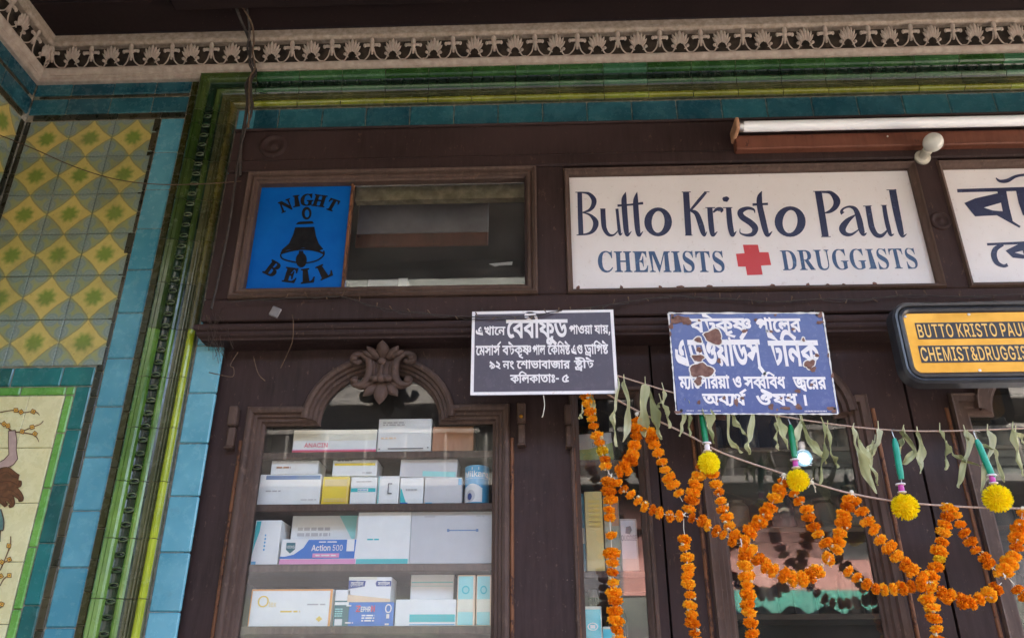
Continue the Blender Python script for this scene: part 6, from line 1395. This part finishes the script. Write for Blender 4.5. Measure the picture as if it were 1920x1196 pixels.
for rect, lab, zz in (((1096, 1136, 1129, 1212), 'bright cyan carton with a round emblem low in the narrow case', 1.60), ((1131, 1174, 1160, 1215), 'shorter cyan carton right of the one with the round emblem', 1.60)):
    L_('carton', lab, rect, zz, 'cream', depth=.06, prints=[('cyan', (.0, .0, .94, .965)), ('white', [(.47 + .3 * math.cos(a), .77 + .045 * math.sin(a)) for a in [i * .52 for i in range(12)]]), ('cyan', [(.47 + .24 * math.cos(a), .77 + .036 * math.sin(a)) for a in [i * .52 for i in range(12)]]), ('white', (.33, .75, .61, .79))])
for x, lab in ((.155, 'dark glass bottle on the left behind the cyan cartons'), (.225, 'dark glass bottle on the right behind the cyan cartons')):
    t = thing('glass_bottle', lab, 'bottle', (x, .28, 1.60), 'dark bottles in the narrow case')
    b = MB(); b.lathe((x, .28, 1.60), [(.028, 0), (.03, .006), (.03, .20), (.026, .23), (.012, .25), (.012, .275)], 20); b.build('bottle_body', M['bottle_glass'], t, 40)
    b = MB(); b.lathe((x, .28, 1.874), [(.014, 0), (.014, .022), (.012, .024), (.001, .024)], 16); b.build('cap', M['tin_white'], t, 40)
# jars on the shelves at the back of the shop
rj = random.Random(3); n = 0
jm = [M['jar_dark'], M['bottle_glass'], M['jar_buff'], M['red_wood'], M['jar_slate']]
kinds = []
for zz in (2.0, 2.45, 2.9):
    x = .62
    while x < 3.1:
        kinds.append((x, zz, rj.uniform(.05, .075), rj.uniform(.16, .26), rj.randrange(5))); x += rj.uniform(.17, .26)
nm = {0: 'blackish', 1: 'dark glass', 2: 'buff', 3: 'brown', 4: 'slate'}
for x, zz, r_, h_, k in kinds:
    t = tag(None or bpy.data.objects.new('shop_jar', None), 'dim %s shop jar on the back wall shelves, seen through the door glass' % nm[k], 'jar', '%s jars on the back shelves' % nm[k])
    COL.objects.link(t); t.location = (x, 2.42, zz); WL[t.name] = Vector((x, 2.42, zz))
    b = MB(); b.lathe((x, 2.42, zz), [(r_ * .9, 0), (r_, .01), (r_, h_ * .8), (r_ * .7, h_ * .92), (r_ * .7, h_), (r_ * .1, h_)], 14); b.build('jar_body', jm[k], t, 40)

# ------------------------------------------------------------------ marigold garlands, leaf string, paper pompoms
YA = -.105
def bloom(name, mat, seed, n=150, rx=.0198, rz=.0118):
    """a strung marigold: many small frilled petals round a flattened ball, axis along z"""
    rr = random.Random(seed); b = MB(); ga = math.pi * (3 - math.sqrt(5))
    b.ball((0, 0, 0), (rx * .62, rx * .62, rz * .62), 10, 6, var=.05)
    for k in range(n):
        z = 1 - 2 * (k + .5) / n; rho = math.sqrt(1 - z * z); a = ga * k + rr.uniform(-.2, .2)
        d = Vector((rho * math.cos(a), rho * math.sin(a), z)); p = Vector((d.x * rx, d.y * rx, d.z * rz))
        up = Vector((rr.uniform(-1, 1), rr.uniform(-1, 1), rr.uniform(-1, 1))); s = d.cross(up).normalized(); w = d.cross(s)
        ln = rr.uniform(.82, 1.14); wd = rx * rr.uniform(.15, .25); cu = w * rr.uniform(-.004, .004)
        v = [p * .45 - s * wd * .5, p * .45 + s * wd * .5, p * (.82 * ln) - s * wd + cu, p * (.82 * ln) + s * wd + cu, p * (1.02 * ln) - s * wd * .75 + cu * 2.2, p * (1.06 * ln) + cu * 1.5, p * (1.0 * ln) + s * wd * .75 + cu * 2.4]
        va = rr.uniform(.1, .8)
        b.add(v, [(0, 1, 3, 2), (2, 3, 6, 5, 4)], var=[va * .4, va * .4, va, va, min(1, va + .2), min(1, va + .2), min(1, va + .2)])
    o = b.build(name, mat, smooth=0, loc=(0, 0, 0), world=False)
    return o
protos = [bloom('marigold', M['marigold'], s, 160) for s in (1, 2, 3, 4)]
yproto = bloom('marigold', M['marigold_yellow'], 9, 120)
b = MB(); rr = random.Random(4)
for k in range(9):
    a = k * 2.4; b.lobe((0, 0, 0), (.006 * math.cos(a), .006 * math.sin(a), rr.uniform(-.006, .006)), .006, .003, Vector((math.cos(a + 1), math.sin(a + 1), .5)).normalized(), 4, 4)
b.ball((0, 0, 0), .0035, 8, 6)
budp = b.build('bud', M['bud'], smooth=50, loc=(0, 0, 0), world=False)
GPOOL = protos + [yproto, budp]
free = {o.name: True for o in GPOOL}
rg = random.Random(21)
def inst(src, par, pos, quat, sc):
    if free.pop(src.name, None): o = src; o.parent = par
    else: o = src.copy(); COL.objects.link(o); o.parent = par
    o.location = Vector(pos) - WL[par.name]
    o.rotation_mode = 'QUATERNION'; o.rotation_quaternion = quat; o.scale = (sc, sc, sc)
    return o
def garland(label, px, size=1.0, pitch=.0258, buds=.3, yellow=(), skip=(), Y=YA, dy=0):
    pts = cat([P(p[0], p[1], Y + (p[2] if len(p) > 2 else 0)) for p in px], 10)
    L = [0]
    for a, c in zip(pts, pts[1:]): L.append(L[-1] + (c - a).length)
    top = max(pts, key=lambda p: p.z)
    t = thing('marigold_garland', label, 'garland', tuple(top), 'marigold garlands across the shopfront')
    b = MB(); b.tube(pts, .0011, 5); b.build('thread', M['thread'], t, 60)
    s = pitch * .5; k = 0
    def at(s):
        for i in range(len(L) - 1):
            if L[i + 1] >= s:
                f = (s - L[i]) / max(1e-6, L[i + 1] - L[i]); return pts[i].lerp(pts[i + 1], f), (pts[i + 1] - pts[i]).normalized()
        return pts[-1], (pts[-1] - pts[-2]).normalized()
    while s < L[-1]:
        p, d = at(s); f = s / L[-1]
        if not any(a < f < c for a, c in skip):
            q = d.to_track_quat('Z', 'Y') @ Euler((rg.uniform(-.28, .28), rg.uniform(-.28, .28), rg.uniform(0, 6.28))).to_quaternion()
            src = yproto if any(abs(f - y) < .5 * pitch / L[-1] for y in yellow) else rg.choice(protos)
            j = Vector((rg.uniform(-.003, .003), rg.uniform(-.004, .003), rg.uniform(-.002, .002)))
            inst(src, t, p + j, q, size * rg.uniform(.78, 1.12)); k += 1
            if rg.random() < buds:
                p2, _ = at(s + pitch * .5); a = rg.uniform(-2.2, 2.2)
                inst(budp, t, p2 + Vector((math.sin(a) * .010, -.011, math.cos(a) * .005)), q, rg.uniform(.5, .9))
        s += pitch * rg.uniform(.92, 1.14) * (.92 if size > .9 else .88)
    return t
garland('marigold strand coming down from behind the black sign, one yellow bloom in it', [(1098, 735), (1102, 755), (1112, 790), (1124, 830), (1134, 865), (1143, 890)], .84, .0262, .35, yellow=(.73,))
garland('straight marigold strand hanging down in front of the narrow glass case', [(1146, 896), (1141, 915), (1143, 940), (1144, 985), (1147, 1030), (1149, 1070), (1151, 1110), (1154, 1150), (1158, 1215)], .95, .0250, .12, skip=((.295, .315), (.40, .425)))
garland('short marigold piece rising from the first knot behind the big dry leaf', [(1152, 888), (1166, 882), (1180, 868), (1190, 840), (1195, 805), (1192, 780)], .98, .0255, .05)
garland('marigold strand from the big dry leaf down to the left of the first pompom', [(1216, 800), (1222, 825), (1236, 858), (1250, 888), (1266, 915), (1280, 940)], .90, .0265, .2)
garland('marigold strand rising to the first pompom from the knot beside the brown stile', [(1288, 962), (1294, 940), (1302, 915), (1310, 892), (1318, 868)], .95, .0258, .1, dy=.01)
garland('sagging marigold swag from the first knot across the narrow case', [(1152, 897), (1166, 914), (1180, 926), (1196, 940), (1212, 951), (1232, 960), (1256, 966), (1276, 968)], .86, .0262, .55)
garland('straight marigold strand before the brown stile left of the door glass', [(1282, 972, .004), (1282, 990), (1284, 1005), (1287, 1040), (1291, 1080), (1294, 1120), (1298, 1160), (1303, 1215)], .86, .0250, .3, skip=((0, .12),))
garland('marigold strand from the first pompom down to the knot over the door glass', [(1336, 882), (1344, 910), (1352, 938), (1360, 965), (1368, 990), (1378, 1004)], .80, .0255, .45)
garland('short marigold run over the left edge of the door glass between the two knots', [(1288, 968), (1306, 972), (1326, 984), (1346, 996), (1366, 1008), (1384, 1018)], .84, .0262, .5)
garland('marigold strand rising from the door knot to the second pompom', [(1388, 1016), (1402, 1002), (1420, 984), (1438, 962), (1450, 940), (1460, 918), (1474, 896)], .95, .0255, .12)
garland('straight marigold strand over the left of the door glass', [(1386, 1022), (1396, 1030), (1397, 1050), (1398, 1085), (1401, 1115), (1404, 1145), (1409, 1175), (1414, 1215)], .95, .0250, .25)
garland('deep marigold swag across the middle of the door glass', [(1400, 1026), (1418, 1044), (1436, 1060), (1458, 1074), (1482, 1084), (1505, 1084), (1524, 1075), (1538, 1064)], .92, .0258, .45)
garland('marigold strand going down right from the second pompom over the door glass', [(1484, 916), (1496, 932), (1508, 950), (1520, 975), (1532, 998), (1546, 1018), (1556, 1032)], .86, .0255, .35)
garland('steep marigold strand rising to the lower cord at the middle of the door glass', [(1548, 1050), (1562, 1040), (1570, 1018), (1578, 992), (1586, 962), (1590, 938), (1594, 926)], .97, .0258, .05)
garland('long marigold strand falling right across the worn edge of the door stile', [(1600, 930), (1612, 950), (1624, 972), (1636, 990), (1652, 1012), (1672, 1032), (1690, 1052), (1708, 1068), (1724, 1082), (1736, 1090)], .98, .0285, .05)
garland('shallow marigold swag ending at the knot between the two door leaves', [(1586, 1062), (1602, 1078), (1620, 1092), (1642, 1103), (1668, 1106), (1694, 1103), (1716, 1097), (1734, 1094)], .86, .0262, .5)
garland('marigold strand rising from the last knot to the cord, one yellow bloom in it', [(1740, 1084), (1750, 1070), (1758, 1048), (1764, 1022), (1770, 990), (1774, 965), (1778, 952)], .95, .0258, .05, yellow=(.26,))
garland('short marigold tail hanging from the last knot at the bottom of the picture', [(1737, 1096), (1738, 1114), (1744, 1130), (1750, 1155), (1755, 1180), (1762, 1215)], .92, .0250, .2, skip=((0, .18),))
garland('thin marigold strand falling towards the lower right from the cord', [(1786, 958), (1796, 974), (1806, 996), (1822, 1020), (1840, 1042), (1856, 1058), (1872, 1072), (1888, 1078)], .84, .0258, .45)
garland('lowest marigold swag at the right, over the second door stile', [(1738, 1096), (1752, 1104), (1772, 1114), (1794, 1124), (1818, 1128), (1842, 1122), (1862, 1108), (1878, 1092)], .97, .0265, .1)
garland('marigold strand climbing to the cord at the right edge of the picture', [(1878, 1076), (1890, 1062), (1900, 1036), (1908, 1008), (1916, 980), (1924, 958)], .98, .0258, .2)
garland('marigold bit running out of the picture at the lower right', [(1890, 1082), (1904, 1098), (1918, 1114), (1936, 1130)], .9, .026, .4, skip=((.1, .4),))
# the lower cord with its knots
def lineobj(name, px, Y, r, mat): return cat([P(p[0], p[1], Y) for p in px], 8)
t = thing('garland_cord', 'pale twine cord that carries the marigolds, sloping down to the right', 'cord', tuple(P(1500, 900, YA)))
b = MB(); b.tube(lineobj('', [(1120, 727), (1143, 741), (1195, 770), (1290, 815), (1355, 849), (1463, 886), (1520, 904), (1597, 925), (1690, 941), (1780, 948), (1860, 952), (1960, 953)], YA - .004, 0, 0), .0027, 7); b.build('twine', M['twine'], t, 60)
rk = random.Random(5)
for x, y in ((1194, 776), (1324, 838), (1470, 890), (1522, 904), (1597, 922), (1776, 946), (1918, 953)):
    b = MB(); c = P(x, y, YA - .006)
    b.ball(c, (.006, .005, .006), 8, 6)
    for k in range(4):
        d = Vector((rk.uniform(-.012, .012), rk.uniform(-.006, 0), rk.uniform(-.028, .012))); b.tube(cat([c, c + d * .5 + Vector((rk.uniform(-.004, .004), 0, 0)), c + d], 3), .0013, 5)
    b.build('knot', M['thread'], t, 60)
b = MB()
for x, y in ((1146, 893), (1282, 965), (1390, 1016), (1555, 1046), (1738, 1092), (1884, 1080)):
    c = P(x, y, YA - .012)
    for k in range(4):
        d = Vector((rk.uniform(-.006, .006), 0, rk.uniform(-.016, .010))); b.tube([c - d * .5, c, c + d], .0013, 5)
b.build('tie_threads', M['thread'], t, 60)

# dried mango leaves on the upper cord
YLf = -.112
lf = thing('leaf_garland', 'upper twine cord hung with curled dry mango leaves', 'leaf garland', tuple(P(1500, 790, YLf)))
b = MB(); b.tube(lineobj('', [(1130, 694), (1158, 704), (1262, 736), (1360, 762), (1458, 779), (1540, 792), (1620, 802), (1690, 807), (1760, 808), (1840, 806), (1960, 801)], YLf, 0, 0), .0022, 7); b.build('twine', M['twine'], lf, 60)
rv = random.Random(31)
def leaf_(px, w, Y=YLf):
    k = len(px)
    wob = [-.004] + [rv.uniform(-.016, .004) for _ in range(k - 2)] + [rv.uniform(-.018, .004)]
    q = cat([P(p[0], p[1], Y + wv) for p, wv in zip(px, wob)], 7); n = len(q)
    wid = w / 640.0 * 1.45; tw0 = rv.uniform(-1.0, 1.0); tw1 = tw0 + rv.choice((-1, 1)) * rv.uniform(.8, 2.4); fold = rv.uniform(.9, 1.7)
    b = MB(); v = []; f = []; va = []
    m = 6
    for i, p in enumerate(q):
        t_ = (q[min(i + 1, n - 1)] - q[max(i - 1, 0)]).normalized(); f_ = i / (n - 1)
        a = tw0 + (tw1 - tw0) * f_
        s = t_.cross(Vector((0, -1, 0))).normalized(); o = s.cross(t_)
        sd = s * math.cos(a) + o * math.sin(a); od = s.cross(t_) * math.cos(a) - s * math.sin(a)
        ww = wid * (math.sin(math.pi * min(1.0, .06 + f_ * .93)) ** .55) * (.72 + .28 * math.sin(f_ * 9 + tw0 * 5)) * (.15 if f_ < .04 else 1)
        for k2 in range(m + 1):
            u = k2 / m * 2 - 1; ang = u * fold
            r_ = ww / 2 / max(.3, fold)
            pos = p + sd * (math.sin(ang) * r_ * 1.0) + od * ((1 - math.cos(ang)) * r_ + .005 * abs(u) * math.sin(f_ * 17 + 3 * u + tw0 * 4) + rv.uniform(-.0012, .0012))
            v.append(pos); va.append(min(1, max(0, .5 + .35 * math.sin(f_ * 5 + tw0 * 3) + (-.3 if k2 == m // 2 else rv.uniform(-.08, .08)))))
    for i in range(n - 1):
        for k2 in range(m): a = i * (m + 1) + k2; f.append((a, a + 1, a + m + 2, a + m + 1))
    b.add(v, f, var=va)
    d = P(px[0][0] + rv.uniform(-5, 3), px[0][1] - rv.uniform(8, 15), Y - .004)
    b.tube([q[1], q[0], d], [.0022, .0016, .0012], 5, var=.9)
    b.build('leaf', M['leaf_dry'], lf, 50)
for p, w in [([(1160, 712), (1154, 762), (1152, 791), (1157, 837)], 11), ([(1170, 712), (1179, 757), (1177, 803), (1168, 828)], 15), ([(1210, 720), (1206, 760), (1210, 792), (1210, 820)], 28), ([(1214, 730), (1228, 775), (1234, 800), (1240, 824)], 17),
             ([(1245, 732), (1243, 757), (1250, 780), (1255, 803)], 15), ([(1240, 752), (1232, 760), (1227, 768)], 8), ([(1286, 746), (1279, 790), (1275, 818)], 9), ([(1290, 746), (1290, 785), (1293, 818)], 11), ([(1109, 741), (1112, 756), (1110, 772)], 10), ([(1092, 768), (1088, 780), (1084, 784)], 7),
             ([(1322, 756), (1328, 800), (1337, 832)], 22), ([(1365, 768), (1366, 819), (1380, 836), (1393, 848)], 10), ([(1369, 770), (1386, 796), (1402, 818)], 12), ([(1412, 772), (1408, 815), (1403, 836), (1408, 851)], 13),
             ([(1460, 781), (1463, 802), (1470, 824), (1479, 842)], 16), ([(1457, 790), (1457, 820), (1460, 844)], 8), ([(1502, 788), (1496, 820), (1493, 846)], 11), ([(1505, 790), (1517, 826), (1534, 848), (1551, 868)], 14), ([(1544, 793), (1545, 832), (1539, 868), (1537, 909)], 15), ([(1551, 802), (1558, 849), (1566, 866), (1571, 877)], 12),
             ([(1599, 801), (1604, 838), (1622, 885), (1644, 925)], 20), ([(1609, 822), (1626, 862), (1640, 888), (1645, 910)], 13), ([(1647, 804), (1648, 825), (1638, 850), (1632, 871)], 17), ([(1640, 827), (1630, 838), (1622, 844)], 9), ([(1692, 807), (1694, 826), (1686, 850)], 12), ([(1697, 812), (1715, 845), (1704, 858), (1691, 870)], 15),
             ([(1720, 808), (1728, 838), (1724, 862), (1727, 887)], 13), ([(1762, 807), (1773, 832), (1772, 856), (1774, 881)], 15), ([(1776, 834), (1790, 854), (1810, 864), (1838, 874)], 8), ([(1809, 806), (1818, 832), (1808, 872), (1798, 915)], 14), ([(1813, 820), (1832, 832), (1863, 842)], 11),
             ([(1851, 806), (1862, 832), (1850, 872), (1842, 924)], 15), ([(1863, 838), (1871, 868), (1884, 904)], 9), ([(1898, 803), (1908, 838), (1920, 892)], 15), ([(1904, 810), (1916, 826), (1926, 846)], 11)]:
    leaf_(p, w)

# paper tubes with yellow pompoms
def pompom(label, top, bot, c, rpx, paper, hook=True, Y=-.135, bead=('white_bead', 'pink_bead'), Y0=None):
    a, e, cc = P(*top, Y0 if Y0 is not None else Y), P(*bot, Y), P(*c, Y); r_ = rpx / 690.0
    t = thing('pompom_hanger', label, 'hanging ornament', tuple(cc), 'paper pompoms hung on the leaf cord')
    b = MB(); n = 7; ax = (e - a)
    b.tube([a + ax * (i / n) for i in range(n + 1)], [.0085 * (.55 if i == 0 else .8 if i == n else 1) for i in range(n + 1)], 10); b.build('paper_tube', M[paper], t, 40)
    if hook:
        b = MB(); b.tube(cat([a, a + Vector((-.003, 0, .020)), a + Vector((.004, .006, .027)), a + Vector((.022, .014, .026))], 4), .0012, 5); b.build('wire_hook', M['steel'], t, 60)
    tp = cc + Vector((0, 0, r_)); d = (tp - e)
    b = MB(); b.tube([e, tp], .0010, 5); b.build('wire', M['steel'], t, 60)
    b = MB(); b.lathe(tp + Vector((0, 0, .002)), [(.010, 0), (.012, .002), (.010, .004)], 14); b.lathe(tp + Vector((0, 0, .023)), [(.012, 0), (.013, .002), (.012, .004)], 14); b.build('bead_disc', M[bead[0]], t, 40)
    b = MB(); b.lathe(tp + Vector((0, 0, .005)), [(.007, 0), (.0075, .009), (.007, .018)], 12); b.build('bead', M[bead[1]], t, 40)
    rr = random.Random(int(c[0])); b = MB(); N = 900; ga = math.pi * (3 - math.sqrt(5))
    b.ball(cc, r_ * .72, 16, 12, var=.1)
    for k in range(N):
        z = 1 - 2 * (k + .5) / N; rho = math.sqrt(1 - z * z); d = Vector((rho * math.cos(ga * k), rho * math.sin(ga * k), z))
        d = (d + Vector((rr.uniform(-.12, .12), rr.uniform(-.12, .12), rr.uniform(-.12, .12)))).normalized()
        s = d.cross(Vector((rr.uniform(-1, 1), rr.uniform(-1, 1), rr.uniform(-1, 1)))).normalized() * r_ * .042; L = r_ * rr.uniform(.88, 1.06); va = rr.uniform(.2, 1)
        b.add([cc + d * r_ * .6 - s, cc + d * r_ * .6 + s, cc + d * L + s * .8, cc + d * L - s * .8], [(0, 1, 2, 3)], var=[0, 0, va, va])
    b.build('pompom', M['pompom'], t, 0)
pompom('yellow pompom hanging under the blue sign on a dark green tube', (1311, 740), (1324, 834), (1329, 868), 21, 'dark_green_paper', False, bead=('white_bead', 'white_bead'), Y=-.128, Y0=-.085)
pompom('yellow pompom in front of the glaring lamp', (1482, 797), (1490, 858), (1496, 900), 21, 'dark_green_paper', Y=-.13, Y0=-.108)
pompom('yellow pompom below a thick emerald tube, left of the double door stile', (1677, 822), (1690, 898), (1697, 950), 24, 'green_paper')
pompom('yellow pompom on a slanting thin green tube near the right edge', (1831, 824), (1862, 896), (1870, 934), 25, 'green_paper')

# ------------------------------------------------------------------ across the street: seen only as reflections in the glass
YO = -10.0
opp = thing('street_building', 'old pink and cream building with balconies across the street, mirrored in the door glass', 'building', (4, YO, 0))
b = MB(); b.box(-16, 22, YO - 6, YO, -.14, 2.95); b.build('ground_storey', M['opp_green'], opp, 0)
b = MB(); b.box(1.2, 6.4, YO - 6, YO + .02, 2.95, 4.35); b.build('pink_wall', M['opp_pink'], opp, 0)
b = MB(); b.box(-16, 1.2, YO - 6, YO, 2.95, 4.35); b.box(6.4, 22, YO - 6, YO, 2.95, 4.35); b.build('plaster_wall', M['opp_grey'], opp, 0)
b = MB(); b.box(-16, 22, YO - 6, YO, 4.35, 7.0); b.build('upper_wall', M['opp_cream'], opp, 0)
b = MB(); b.box(-7, -.2, YO - 6, YO - .3, 7.0, 8.6); b.build('sky_block_storey', M['opp_green'], opp, 0)  # unseen storey added to keep bright sky out of the case reflection
for zz in (4.5, 5.75):
    b = MB(); b.box(-16, 22, YO, YO + .8, zz - .12, zz, .02); b.build('balcony_slab', M['opp_cream'], opp)
b = MB()
for k in range(60):
    x = -14 + k * .6; b.tube([(x, YO + .72, 4.5), (x, YO + .72, 5.2)], .025, 6)
b.box(-16, 22, YO + .68, YO + .76, 5.2, 5.26); b.build('railing', M['opp_cream'], opp, 40)
for i in range(13):
    x = -14.5 + i * 2.6
    b = MB(); b.box(x, x + 1.2, YO, YO + .04, .2, 2.5); b.box(x + 1.35, x + 2.4, YO, YO + .03, .2, 2.4); b.build('dark_doorway', M['opp_dark'], opp, 0)
    b = MB(); b.box(x + .3, x + 1.5, YO, YO + .05, 4.6, 5.5)
    for j in range(6): b.box(x + .34, x + 1.46, YO + .05, YO + .08, 4.66 + j * .135, 4.66 + j * .135 + .07)
    b.build('shutter', M['opp_green'], opp, 0)
    if i % 2: b = MB(); b.box(x + .5, x + 1.6, YO, YO + .03, 3.45, 4.2); b.build('window', M['opp_dark'], opp, 0)
b = MB()
v = []; n = 26
for i in range(n + 1):
    x = 2.3 + 3.0 * i / n; s = .03 * math.sin(i * 1.7)
    v += [(x, YO, 3.02), (x, YO + .8, 2.86 + s), (x, YO + 1.2, 2.74 + s), (x, YO + 1.2, 2.64 + s * 2)]
b.add(v, [(4 * i + j, 4 * i + j + 1, 4 * i + j + 5, 4 * i + j + 4) for i in range(n) for j in range(3)]); b.build('awning', M['awning_green'], opp, 40)
